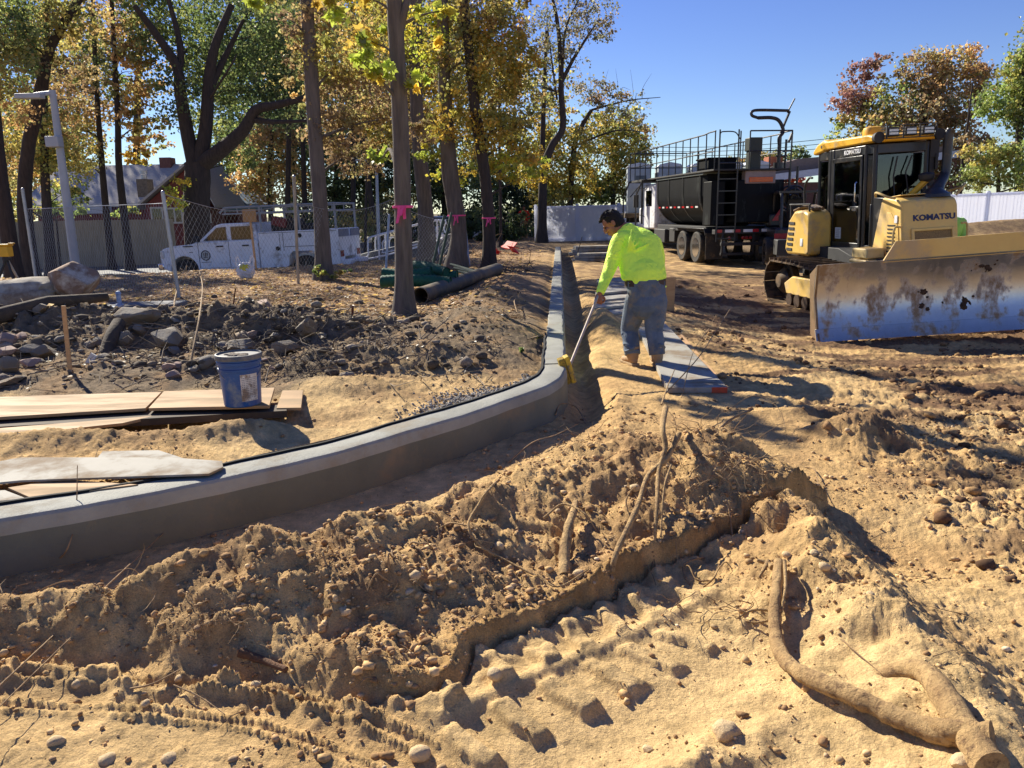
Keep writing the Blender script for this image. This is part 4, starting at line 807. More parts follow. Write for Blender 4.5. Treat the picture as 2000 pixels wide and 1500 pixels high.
    b.tube([V(-.95, 1.3, 1.9), V(-.95, 2.2, 1.9)], .018, 8); b.tube([V(-.95, 1.35, 1.75), V(-.95, 1.35, 1.9)], .018, 6); b.tube([V(-.95, 2.15, 1.65), V(-.95, 2.15, 1.9)], .018, 6); b.build('handrail', M_blkm, root)
    b = MB()
    for k in range(4): b.tube(smoothp([V(-.9+.06*k, 1.3, 1.81), V(-.88+.06*k, 1.7, 1.86), V(-.95+.08*k, 2.0, 1.78)], 4), .03, 8)
    b.build('chain_bundle', M_trk, root)
    b = MB(); b.box((-.72, -.35, 1.08), (.3, .5, .16)); b.box((-.72, -.35, .95), (.36, .56, .06)); b.build('step_box', mat('pale_yellow', srgb(222, 196, 138), srgb(196, 166, 104), 4, .6), root, True, .02)
    # -------- push frame, cylinders
    b = MB()
    for x in (-.62, .62): b.tube([V(x, .0, .42), V(x, -1.4, .4), V(x*.5, -2.0, .42)], .11, 4)
    b.box((0, -1.9, .42), (1.3, .3, .3)); b.build('push_frame', M_yel, root, True, .02)
    b = MB()
    for x in (-.42, .42): b.cyl((x, -.9, 1.1), (x, -1.5, .85), .06); b.cyl((x, -1.5, .85), (x, -2.0, .62), .035)
    b.build('lift_cylinder', M_chr, root)
    # -------- blade, angled (right end nearer) and slightly tilted
    bl = bpy.data.objects.new('blade', None); COL.objects.link(bl); bl.parent = root
    L = RM.inverted() @ (G(1597, 668, -.25)-O)
    ax = V(math.cos(R_(-9)), math.sin(R_(-9)), 0); x, z = V(ax.x, ax.y, math.sin(R_(1.2))).normalized(), V(0, 0, 1); y = z.cross(x).normalized(); z = x.cross(y)
    BM = Matrix((x, y, z)).transposed().to_4x4(); BM.translation = L; W = 3.95; HT = 1.05
    prof = [(-.02, .0), (.05, .12), (.075, .16)]; up = [(.07, .16), (.125, .30), (.155, .45), (.16, .6), (.145, .75), (.11, .88), (.06, .99), (.03, HT)]
    def sheet(pr, x0, x1, th, nx=24):
        b = MB(); b.M = BM; k = len(pr); vs = []
        for side in (0, th):
            for i in range(nx+1):
                for (yy, zz) in pr: vs.append((x0+(x1-x0)*i/nx, yy+side, zz))
        N = (nx+1)*k; fs = []
        for i in range(nx):
            for j in range(k-1):
                a = i*k+j; fs += [(a, a+k, a+k+1, a+1), (N+a+1, N+a+k+1, N+a+k, N+a)]
        fs += [(i*k+k-1, (i+1)*k+k-1, N+(i+1)*k+k-1, N+i*k+k-1) for i in range(nx)]+[(N+i*k, N+(i+1)*k, (i+1)*k, i*k) for i in range(nx)]
        fs += [tuple(list(range(k))+[N+j for j in range(k)][::-1]), tuple([nx*k+j for j in range(k)][::-1]+[N+nx*k+j for j in range(k)])]
        b.add(vs, fs); return b
    sheet([(a[0], a[1]) for a in up], .0, W, .03, 30).build('moldboard', M_blade, bl, True, auto=30)
    sheet([(-.03, .0), (.02, .08), (.055, .165)], -.02, W+.02, .03).build('cutting_edge', M_blade, bl, True, auto=30)
    b = MB(); b.M = BM
    for x0 in (.0, W-.03): b.add([(x0, .03, HT), (x0, .16, .6), (x0, .06, .16), (x0, -.03, 0), (x0, .35, .05), (x0, .38, .9), (x0+.03, .03, HT), (x0+.03, .16, .6), (x0+.03, .06, .16), (x0+.03, -.03, 0), (x0+.03, .35, .05), (x0+.03, .38, .9)], [(0, 1, 2, 3, 4, 5), (11, 10, 9, 8, 7, 6)]+[(i, 6+i, 6+(i+1) % 6, (i+1) % 6) for i in range(6)])
    b.build('end_plate', M_bladet, bl, False)
    b = MB(); b.M = BM; b.box((W/2, .35, .28), (W-.3, .12, .12)); b.box((W/2, .3, .8), (W-.3, .12, .1)); b.box((W/2, .3, .5), (.8, .25, .7)); b.build('rear_ribs', M_yel, bl, True, .01)
    b = MB(); b.M = BM; b.prism([(.85, HT-.03), (1.02, HT+.24), (2.75, HT+.24), (2.95, HT-.03)], 'y', .04, .075); b.build('spill_guard', M_yel, bl, False, .004)
    rr = random.Random(5)
    for i in range(20):
        cx, ct = rr.choice(((.36, .5), (.34, .33), (.5, .42), (.56, .8)))
        u = (cx+rr.gauss(0, .035))*W; t = min(.93, max(.12, ct+rr.gauss(0, .06))); s = rr.uniform(.008, .038); zz = t*HT; yy = float(np.interp(zz, [q[1] for q in up], [q[0] for q in up]))-.002
        b = MB(); b.M = BM; b.ell((0, 0, 0), (s*rr.uniform(.6, 1.3), .010, s*rr.uniform(.6, 1.8)), (0, rr.uniform(-.5, .5), 0), 16, 10, lambda q: q*(1+.35*math.sin(q.x*6+i)*math.cos(q.z*7+i*2)+.2*math.sin(q.x*13+q.z*9+i)))
        b.v = [tuple(Vector(q)+BM.to_3x3() @ V(u, yy, zz)) for q in b.v]; b.build('mud_clod', M_mud, bl)
    return root, O, RM
DOZ, DZO, DZM = dozer()
# ================================================================ BLACK TANK TRUCK (seeder) AND THINGS AROUND IT
def wheel(parent, c, r, w_, seg=28, rim=None, name='wheel', tyre=None):
    """wheel with its axle along local x"""
    b = MB(); c = Vector(c)
    b.lathe(c, [(r*.58, -w_/2*.9), (r*.9, -w_/2), (r*.98, -w_/2*.8), (r, -w_/2*.4), (r, w_/2*.4), (r*.98, w_/2*.8), (r*.9, w_/2), (r*.58, w_/2*.9)], seg, (1, 0, 0)); o = b.build(name, tyre or M_rub, parent)
    b = MB(); b.lathe(c, [(r*.6, -w_/2*.95), (r*.56, -w_/2*.5), (r*.3, -w_/2*.45), (r*.25, -w_/2*.8), (.02, -w_/2*.82)][::1], seg, (1, 0, 0)); b.lathe(c, [(.02, w_/2*.82), (r*.25, w_/2*.8), (r*.3, w_/2*.45), (r*.56, w_/2*.5), (r*.6, w_/2*.95)], seg, (1, 0, 0))
    for k in range(8): a = k*math.pi/4; b.ell(c+V(-w_/2*.5, r*.42*math.cos(a), r*.42*math.sin(a)), r*.055, None, 6, 4)
    b.build('rim', rim or M_chr, o); return o
M_tank = mat('tank_black', (.004, .005, .007), (.008, .009, .011), 2.5, .55, spec=.12, dirt=srgb(60, 66, 64), damt=.08, dscale=2.2, stretch=(1, 1, .25), rough2=.7)
M_red = mat('red_reflector', srgb(196, 30, 34), rough=.3); M_wht = mat('white_reflector', srgb(236, 236, 232), rough=.3)
def hydro():
    YAW = R_(7.0); O = G(1388, 520, -.22); root = thing('tank_truck', 'big black tank truck seen from behind with a railed platform, ladder and spray gun', 'tank truck', O, (0, 0, YAW))
    # local: x right, y forward (away), z up; rear left corner at the origin; width 2.45
    W = 2.45
    b = MB(); b.box2((.75, .2, .75), (.95, 9.0, 1.0)); b.box2((1.5, .2, .75), (1.7, 9.0, 1.0)); b.box2((.1, 0, .98), (W-.1, .25, 1.12)); b.box2((.1, 3.8, .98), (W-.1, 4.0, 1.1)); b.build('chassis', M_blkm, root, True, .01)
    for (y, tw) in ((1.5, 1), (2.85, 1), (7.4, 0)):
        for sx in (0, 1):
            if tw:
                for k in (0, 1): wheel(root, (.17+k*.33 if sx == 0 else W-.17-k*.33, y, .52), .52, .28)
            else: wheel(root, (.22 if sx == 0 else W-.22, y, .52), .52, .3)
    # tank: U section lofted along y
    def sec(z0, hw, zt, k=14):
        p = []
        for i in range(k+1):
            a = math.pi*i/k; p.append((W/2-hw*math.cos(a)*1.0, z0+(zt-z0)*.62-(zt-z0)*.62*math.sin(a)))
        return [(W/2-hw, zt)]+p+[(W/2+hw, zt)]
    b = MB(); vs = []; ys = [.95, 1.25, 1.3, 5.75, 5.8]; k = None
    for i, y in enumerate(ys):
        s = sec(1.15, 1.16 if i else 1.05, 2.85); k = len(s); vs += [(x, y, z) for x, z in s]
    b.add(vs, [(i*k+j, (i+1)*k+j, (i+1)*k+(j+1) % k, i*k+(j+1) % k) for i in range(len(ys)-1) for j in range(k)]+[tuple(range(k)), tuple(range((len(ys)-1)*k, len(ys)*k))[::-1]])
    tank = b.build('tank', M_tank, root, True, auto=40)
    for y in (1.28, 2.9, 4.4, 5.7): b = MB(); b.add([(x+(x-W/2)*.02, y, z) for x, z in sec(1.13, 1.17, 2.86)]+[(x+(x-W/2)*.02, y+.06, z) for x, z in sec(1.13, 1.17, 2.86)], [(j, k+j, k+(j+1) % k, (j+1) % k) for j in range(k)]); b.build('tank_band', M_blk, tank, True)
    b = MB(); b.box2((W/2-1.2, 1.0, 2.82), (W/2+1.2, 5.85, 2.9)); b.build('tank_rim', mat('rim_steel', srgb(112, 120, 120), rough=.5, metal=.4), tank, True, .01)
    for i in range(10):
        b = MB(); b.box((.04, 1.5+i*.43, 1.83), (.02, .22, .055)); b.build('reflector_tape', M_red if i % 2 else M_wht, tank, False)
    # saddle and fenders
    b = MB(); b.box2((.12, .8, 1.02), (W-.12, 5.85, 1.2)); b.build('saddle', M_blkm, root, True, .01)
    b = MB()
    for x0 in (.0, W-.62):
        b.box2((x0, .7, 1.12), (x0+.62, 3.6, 1.15)); b.prism([(.55, .95), (.7, 1.15), (.73, 1.15), (.6, .93)], 'x', x0, x0+.62)
    b.build('fender', M_blk, root, True, .004)
    for x0 in (.02, W-.6): b = MB(); b.box2((x0, .55, .18), (x0+.58, .565, 1.0)); b.build('mud_flap', M_rub, root, False)
    # rear engine house
    b = MB(); b.box2((.78, .12, 1.32), (W-.1, .95, 2.62)); b.build('engine_box', M_tank, root, True, .03)
    b = MB(); b.box2((.05, .3, 1.25), (.5, .98, 2.6)); b.build('side_locker', M_tank, root, True, .02)
    b = MB(); b.box2((1.05, .1, 2.5), (W-.4, .4, 2.9)); b.build('light_housing', mat('faded_grey', srgb(158, 140, 136), srgb(136, 120, 116), 3, .6), root, True, .03)
    b = MB(); b.box2((1.18, .07, 2.55), (W-.5, .1, 2.7)); b.build('amber_lamp', mat('amber', srgb(226, 104, 22), srgb(190, 80, 20), 4, .3), root, True, .01)
    b = MB(); b.cyl((1.35, .35, 1.42), (W-.3, .35, 1.42), .13); b.build('muffler', mat('dusty_steel', srgb(120, 106, 100), rough=.7), root)
    b = MB(); b.box2((1.3, .35, 2.85), (1.62, .7, 3.55)); b.box2((1.26, .31, 3.5), (1.66, .74, 3.9)); b.build('exhaust_stack', mat('dark_green_black', srgb(34, 42, 36), rough=.5), root, True, .02)
    # red and white tape across the tail
    for i in range(7):
        b = MB(); b.box2((.12+i*.3, -.02, 1.03), (.42+i*.3-(.1 if i % 2 == 0 else 0), -.004, 1.12)); b.build('reflector_tape', M_red if i % 2 == 0 else M_wht, root, False)
    b = MB(); b.box2((.3, -.04, .62), (W-.3, .06, .72)); b.box2((.3, -.02, .32), (1.4, .05, .4)); b.box2((.32, -.02, .32), (.38, .05, .98)); b.box2((1.34, -.02, .32), (1.4, .05, .98)); b.build('bumper', M_blkm, root, True, .01)
    for x in (.55, 1.0, 1.12, 1.24, W-.55):
        b = MB(); b.lathe((x, -.045, .86), [(.05, -.02), (.05, .015), (.02, .02)], 14, (0, -1, 0)); b.build('tail_lamp', mat('tail_red', srgb(150, 40, 36), rough=.25), root)
    b = MB(); b.box2((1.55, -.06, .36), (1.95, -.04, .58)); b.build('licence_plate', mat('plate', srgb(80, 92, 96), rough=.5), root, False)
    b = MB(); c = V(2.15, -.05, 1.5); b.add([c+V(-.22, 0, -.14), c+V(.22, 0, -.14), c+V(0.06, 0, .26), c+V(-.22, .02, -.14), c+V(.22, .02, -.14), c+V(.06, .02, .26)], [(0, 1, 2), (5, 4, 3), (0, 3, 4, 1), (1, 4, 5, 2), (2, 5, 3, 0)])
    b.build('warning_triangle', mat('pink_red', srgb(236, 120, 116), srgb(214, 60, 60), 9, .4), root, False)
    # ladder at the tail
    b = MB()
    for x in (.12, .72): b.tube([V(x, -.06, .75), V(x, -.06, 4.1)], .025, 8)
    for i in range(6): b.box((.42, -.06, .85+i*.36), (.6, .06, .03))
    b.build('ladder', M_blk, root)
    # platform and rails
    b = MB(); b.box2((-.02, .0, 2.9), (W+.02, 9.4, 2.95)); b.box2((-.05, 7.2, 2.86), (W+.05, 9.4, 2.93)); b.build('platform', M_blkm, root, True, .005)
    def rail(pts, b, r=.022): b.tube(pts, r, 8)
    b = MB(); z0, zt = 2.92, 4.06
    for x in (.0, W):
        rail([V(x, -.02, zt), V(x, .5, zt), V(x, .9, zt-.03), V(x, 9.35, zt-.02)], b); rail([V(x, 0, z0+.55), V(x, 9.35, z0+.55)], b, .018)
        for i in range(14): y = .0+i*.719; rail([V(x, y, z0), V(x, y, zt-.01)], b, .02)
    rail([V(.0, 9.35, zt), V(W, 9.35, zt)], b); rail([V(0, 9.35, z0+.55), V(W, 9.35, z0+.55)], b, .018)
    for x in (.8, 1.1, W): rail([V(x, -.02, z0), V(x, -.02, zt)], b)
    rail([V(1.1, -.02, zt), V(W, -.02, zt)], b); rail([V(1.1, -.02, z0+.55), V(W, -.02, z0+.55)], b, .018)
    rail(smoothp([V(.12, -.05, zt-.3), V(.14, -.05, zt-.06), V(.3, -.05, zt-.02), V(.6, -.05, zt-.04), V(.74, -.05, zt-.2), V(.78, -.05, zt-.24)], 4), b, .018)
    rail([V(.12, -.05, z0+.2), V(.76, -.05, z0+.2)], b, .018)
    b.build('railing', M_blk, root)
    b = MB(); b.box2((.35, 1.4, 2.95), (1.3, 2.4, 3.35)); b.box2((.3, 1.35, 3.33), (1.35, 2.45, 3.38)); b.build('hatch', M_tank, root, True, .02)
    # spray gun turret
    b = MB(); T = V(2.35, .6, 2.95); b.cyl(T, T+V(0, 0, .2), .16); b.cyl(T+V(0, 0, .15), T+V(0, 0, .75), .06); b.cyl(T+V(-.1, 0, .4), T+V(.28, 0, .4), .03); b.cyl(T+V(.22, 0, 0), T+V(.22, 0, .9), .035)
    b.tube(smoothp([T+V(0, 0, .7), T+V(-.02, 0, .95), T+V(.1, 0, 1.15), T+V(-.05, 0, 1.45), T+V(-.3, 0, 1.55), T+V(-.75, 0, 1.55)], 5), .055, 10)
    b.tube(smoothp([T+V(-.75, 0, 1.55), T+V(-.95, 0, 1.62), T+V(-.95, 0, 1.74), T+V(-.7, 0, 1.78), T+V(.25, 0, 1.76)], 5), .045, 10); b.tube([T+V(.28, 0, 1.74), T+V(.02, 0, 1.1)], .04, 8); b.tube([T+V(.2, 0, 1.7), T+V(.42, 0, 2.12)], .022, 6)
    b.box(T+V(.35, 0, .95), (.06, .06, .3), (0, R_(20), 0)); b.build('spray_gun', M_blk, root)
    # hose reel and hanging hoses at the right tail corner
    b = MB(); c = V(2.62, .05, 2.05)
    b.torus(c+V(0, -.12, 0), .36, .03, (0, 1, 0)); b.torus(c+V(0, .25, 0), .36, .03, (0, 1, 0)); b.torus(c+V(0, -.12, 0), .12, .03, (0, 1, 0)); b.cyl(c+V(0, -.12, 0), c+V(0, .25, 0), .12)
    for k in range(8): a = k*math.pi/4; b.cyl(c+V(0, -.12, 0), c+V(.35*math.cos(a), -.12, .35*math.sin(a)), .018, seg=6)
    for k in range(3): b.torus(c+V(0, -.03+k*.08, 0), .27, .045, (0, 1, 0))
    b.build('hose_reel', M_blk, root)
    b = MB(); rr = random.Random(3)
    for k in range(12):
        w0 = .12+.022*k; y = -.1-.03*(k % 4); zt_ = 1.75-rr.uniform(0, .2); zb_ = .32+rr.uniform(0, .35)
        pts = [c+V(-w0, y, zt_-2.05), c+V(-w0*1.05, y, (zb_+zt_)/2-2.05), c+V(-w0*.7, y, zb_-2.05+.1), c+V(0, y, zb_-2.05), c+V(w0*.7, y, zb_-1.95), c+V(w0*1.05, y, (zb_+zt_)/2-2.05), c+V(w0*.9, y, zt_-2.05), c+V(0, y, zt_-1.9)]
        b.tube(smoothp(pts, 4), .027, 8)
    b.build('hose_coil', M_rub, root)
    b = MB(); b.cyl((2.5, .1, .9), (2.5, .1, 3.0), .04); b.cyl((2.75, .1, 1.2), (2.75, .1, 3.0), .04); b.build('reel_post', M_blk, root)
    # cab ahead of the tank
    b = MB(); b.box2((.15, 6.3, 1.0), (W-.15, 7.8, 2.75)); b.box2((.3, 7.8, 1.0), (W-.3, 9.0, 1.85)); b.build('cab', M_white, root, True, .08)
    b = MB(); b.box2((.138, 6.75, 1.9), (.148, 7.5, 2.5)); b.build('side_window', M_glb, root, False); b = MB(); b.box2((.6, 6.285, 2.0), (W-.6, 6.297, 2.5)); b.build('rear_window', M_glb, root, False)
    b = MB(); b.tube([V(.15, 7.7, 2.6), V(-.18, 7.8, 2.6), V(-.18, 7.8, 1.6), V(.15, 7.7, 1.5)], .018, 6); b.box((-.18, 7.8, 2.1), (.2, .06, .5)); b.build('mirror', M_blkm, root, True, .01)
    b = MB()
    for y in (9.3, 7.4): b.tube([V(-.05, y, 2.9), V(-.22, y+.3, 2.3), V(-.22, y+.3, 1.0)], .03, 6)
    b.tube([V(-.05, 7.4, 1.2), V(-.05, 7.4, 2.9)], .04, 6); b.tube([V(.0, 9.3, 2.3), V(.0, 7.5, 2.85)], .02, 6); b.build('platform_strut', M_blk, root)
    b = MB(); b.box2((.0, 4.6, .55), (.5, 5.9, 1.05)); b.box2((.1, 3.8, .6), (.5, 4.4, 1.1)); b.build('battery_box', M_blkm, root, True, .03)
    return root
hydro()
# ---- portable cabinets on a flatbed behind the truck
def toilets():
    YB = 35.0; a = P(1236, 352, YB); tr = thing('flatbed_trailer', 'flatbed trailer behind the tank truck carrying grey cabins', 'trailer', (a.x-.2, YB, 0.05), (0, 0, R_(0)))
    b = MB(); b.box2((-.3, -1.4, 1.15), (8.5, 1.4, 1.35)); b.build('deck', M_plyd, tr, True, .02)
    b = MB(); b.box2((0, -.5, .95), (8.3, -.3, 1.15)); b.box2((0, .3, .95), (8.3, .5, 1.15)); b.build('frame', M_blkm, tr, False)
    for x in (6.2, 7.3):
        for y in (-1.1, 1.1): b = MB(); b.lathe((x, y, .5), [(.3, -.13), (.5, -.15), (.52, 0), (.5, .15), (.3, .13)], 22, (0, 1, 0)); b.build('wheel', M_rub, tr)
    b = MB()
    for x in (.6, 1.6): b.box2((x, -.4, .0), (x+.12, -.28, 1.0)); b.box2((x, .28, .0), (x+.12, .4, 1.0))
    b.build('landing_leg', M_blkm, tr, False)
    grey = mat('cabin_grey', srgb(176, 186, 192), srgb(158, 168, 176), 2, .5); gd = mat('cabin_dark', srgb(92, 104, 110), rough=.6)
    root = thing('portable_cabin', 'x', 'portable cabin', group='grey cabins on the trailer')
    b = MB(); b.box((0, 0, 1.05), (1.12, 1.15, 2.1)); bod = b.build('body', grey, root, True, .03)
    b = MB()
    for k in range(5): b.box((0, -.585, .4+k*.36), (1.05, .02, .06)); b.box((-.57, 0, .4+k*.36), (.02, 1.05, .06))
    b.build('ribs', grey, bod, False)
    b = MB(); b.prism([(-.62, 2.1), (-.5, 2.22), (0, 2.32), (.5, 2.22), (.62, 2.1)], 'y', -.62, .62); b.build('roof', mat('cabin_roof', srgb(214, 220, 224), rough=.4), root, True, .02)
    b = MB(); b.box((.08, -.59, 1.6), (.5, .02, .25)); b.box((-.59, .1, 1.75), (.02, .5, .2)); b.build('vent', gd, root, False)
    xs = [.45, 1.75, 3.2, 4.35, 5.5]; lb = ['leftmost grey cabin on the trailer, seen through the railing', 'second grey cabin from the left on the trailer', 'middle grey cabin on the trailer', 'fourth grey cabin from the left on the trailer', 'rightmost grey cabin on the trailer beside the truck hatch']
    for i, x in enumerate(xs):
        o = root if i == 0 else copy_tree(root); o.location = (a.x-.2+x, YB, .05+1.35); o.scale = (.9, .9, .92); o.rotation_euler = (0, 0, R_(3*i-5)); o['label'] = lb[i]
toilets()
# ---- brick building and small machine at the right
def brickb():
    o = P(1500, 470, 50); root = thing('brick_building', 'low reddish brown building with a white sloping eave behind the tank truck', 'building', (o.x, 50, .1))
    b = MB(); b.box2((-2, 0, 0), (11, 8, 2.9)); b.build('wall', mat('brown_brick', srgb(116, 80, 68), srgb(96, 66, 58), 12, .9, bump=.2), root, False)
    b = MB(); b.prism([(-2.5, 2.75), (11.5, 4.2), (11.5, 4.65), (-2.5, 3.15)], 'y', -.5, 8.5); b.build('eave', mat('white_trim', srgb(206, 212, 222), rough=.6), root, False)
    b = MB(); b.prism([(-2.3, 3.17), (11.5, 4.67), (11.5, 5.0), (2, 4.4)], 'y', 1, 8.3); b.build('roof', mat('roof_brown', srgb(120, 104, 96), rough=.9), root, False)
    b = MB(); b.box2((.3, 1.6, 3.3), (1.2, 2.6, 4.6)); b.build('chimney', mat('orange_brick', srgb(176, 104, 70), srgb(150, 86, 60), 8, .9), root, False)
brickb()
def skid():
    o = P(1552, 500, 24); o.z = -.15; root = thing('skid_loader', 'small dark compact loader with a roll cage behind the bulldozer', 'loader', o, (0, 0, R_(-10)))
    b = MB(); b.box2((-.8, -1.2, .35), (.8, 1.2, 1.1)); b.box2((-.75, .5, 1.1), (.75, 1.3, 1.5)); b.build('body', M_blk, root, True, .06)
    for x in (-.9, .9):
        for y in (-.8, .8): wheel(root, (x, y, .42), .42, .28, 20)
    b = MB()
    for x in (-.6, .6): b.tube(smoothp([V(x, -.9, 1.1), V(x, -.8, 1.9), V(x, -.6, 2.1), V(x, .4, 2.15), V(x, .6, 2.0), V(x, .7, 1.4)], 4), .045, 8)
    b.box((0, -.1, 2.14), (1.3, 1.2, .06)); b.build('roll_cage', M_blk, root)
    b = MB(); b.box((0, .1, 1.35), (.5, .5, .5)); b.box((0, .35, 1.7), (.5, .12, .5)); b.build('seat', M_blkm, root, True, .04)
    b = MB(); b.box2((-.85, -2.0, .35), (.85, -1.3, .8)); b.build('bucket', M_blkm, root, True, .03)
    b = MB(); b.box2((-.82, -1.23, .8), (.82, -1.2, .95)); b.build('red_panel', mat('machine_red', srgb(180, 36, 36), rough=.5), root, False)
skid()
# ================================================================ PEOPLE
M_skin = mat('skin_tan', srgb(156, 104, 76), srgb(140, 90, 66), 30, .5, sss=.08, bump=.05, bscale=200)
M_glove = mat('grey_glove', srgb(140, 132, 116), srgb(110, 102, 90), 30, .85, bump=.3, bscale=150)
M_hiv0 = mat('hivis_shirt', srgb(206, 255, 60), srgb(190, 250, 52), 8, .75, bump=.2, bscale=9, stretch=(1, 1, .6))
def cloth_glow(name, c, tr):
    m = bpy.data.materials.new(name); m.use_nodes = True; n = m.node_tree.nodes; L = m.node_tree.links; b = n['Principled BSDF']; b.inputs['Base Color'].default_value = tuple(c)+(1,); b.inputs['Roughness'].default_value = .8
    b.inputs['Subsurface Weight'].default_value = tr; b.inputs['Subsurface Radius'].default_value = (.9, 1, .3); b.inputs['Subsurface Scale'].default_value = .08; tc = n.new('ShaderNodeTexCoord')
    q = n.new('ShaderNodeTexNoise'); q.inputs['Scale'].default_value = 11; q.inputs['Detail'].default_value = 3; q.inputs['Distortion'].default_value = 1.2; bp = n.new('ShaderNodeBump'); bp.inputs['Strength'].default_value = .8; bp.inputs['Distance'].default_value = .04
    L.new(tc.outputs['Object'], q.inputs['Vector']); L.new(q.outputs[0], bp.inputs['Height']); L.new(bp.outputs[0], b.inputs['Normal']); return m
M_hiv = cloth_glow('hivis_cloth_yellow', (.90, 1.35, .12), .12)
M_jean = mat('blue_jeans', srgb(118, 130, 142), srgb(80, 92, 106), 7, .9, bump=.5, bscale=60, dirt=srgb(140, 128, 108), damt=.32, dscale=5)
M_boot = mat('tan_boot_leather', srgb(186, 148, 104), srgb(160, 124, 84), 18, .75, bump=.2, dirt=srgb(196, 164, 120), damt=.35, dscale=9)
M_sole = mat('boot_sole', srgb(196, 170, 130), srgb(150, 126, 92), 18, .9)
M_hair = mat('black_hair', (.006, .005, .005), (.014, .012, .010), 60, .8, bump=.8, bscale=140)
M_belt = mat('brown_belt', srgb(62, 40, 30), rough=.5)
M_eye = mat('eye_dark', (.02, .015, .012), rough=.2)
def remesh(o, vox, smooth=6, fac=.5):
    r = o.modifiers.new('remesh', 'REMESH'); r.mode = 'VOXEL'; r.voxel_size = vox; r.use_smooth_shade = True
    if smooth: s = o.modifiers.new('smooth', 'SMOOTH'); s.iterations = smooth; s.factor = fac
    return o
def lim(b, pts, r, ell=None, up=(0, 1, 0), seg=14, cap=True):
    p = smoothp(pts, 5); n = len(p); k = len(r)-1; rr = [np.interp(i*k/(n-1), range(k+1), r) for i in range(n)]
    b.tube(p, rr, seg, True, up, ell)
    b.ell(p[0], rr[0]*.98, None, 12, 8)
    if cap: b.ell(p[-1], rr[-1]*.98, None, 12, 8)
def hand(b, wrist, d, palm, side, curl=1.0, s=1.0, around=None):
    """palm + five curled fingers. d: pointing direction, palm: palm normal, side: thumb side"""
    d = Vector(d).normalized(); pn_ = (Vector(palm)-d*Vector(palm).dot(d)).normalized(); sd = Vector(side); sd = (sd-d*sd.dot(d)-pn_*sd.dot(pn_)).normalized()
    m = Matrix((sd, pn_, d)).transposed(); b.ell(wrist+d*.048*s, (.042*s, .018*s, .052*s), m, 14, 10)
    for k, (o, L) in enumerate(((.031, .072), (.011, .080), (-.010, .074), (-.030, .058))):
        p = wrist+d*.088*s+sd*o*s; pts = [p-d*.02*s]; dr = d.copy(); a = 0
        for j, seg in enumerate((.42, .32, .26)):
            a += (R_(48)+R_(6)*k*.4)*curl; dr = d*math.cos(a)+pn_*math.sin(a); p = p+dr*L*seg*s; pts.append(p)
        b.tube(pts, [.0095*s, .0092*s, .0085*s, .0072*s], 8); b.ell(pts[-1], .0074*s, None, 8, 6)
    p = wrist+d*.025*s+sd*.034*s; t1 = p+(sd*.7+d*.7)*.03*s+pn_*.008*s; t2 = t1+(d*.75+pn_*.6*curl-sd*.05)*.03*s; t3 = t2+(d*.4+pn_*.8*curl-sd*.45)*.024*s
    b.tube([p, t1, t2, t3], [.014*s, .0115*s, .0105*s, .008*s], 8); b.ell(t3, .0082*s, None, 8, 6)
def head_frame(f, u):
    y = -Vector(f).normalized(); z = Vector(u); z = (z-y*z.dot(y)).normalized(); x = y.cross(z); return Matrix((x, y, z)).transposed()
def head(b, c, M, s=1.0):
    def e(p, r, rot=None):
        mm = M if rot is None else M @ Euler(rot).to_matrix(); b.ell(c+M @ Vector(p)*s, [q*s for q in r], mm, 20, 14)
    e((0, .012, .03), (.077, .098, .09)); e((0, -.03, -.03), (.062, .066, .075)); e((0, -.055, -.078), (.034, .034, .026)); e((0, -.02, -.055), (.056, .06, .045))
    e((0, -.096, -.012), (.014, .022, .028), (R_(-14), 0, 0)); e((0, -.105, -.028), (.018, .015, .012)); e((0, -.086, .022), (.056, .014, .011))
    e((0, -.090, -.055), (.025, .012, .008)); e((0, -.088, -.066), (.022, .012, .008)); e((.04, -.066, -.018), (.026, .022, .022)); e((-.04, -.066, -.018), (.026, .022, .022))
    for sx in (-1, 1): e((sx*.079, .012, -.004), (.010, .022, .032), (R_(-8), 0, sx*R_(18))); e((sx*.086, .016, .01), (.008, .018, .018))
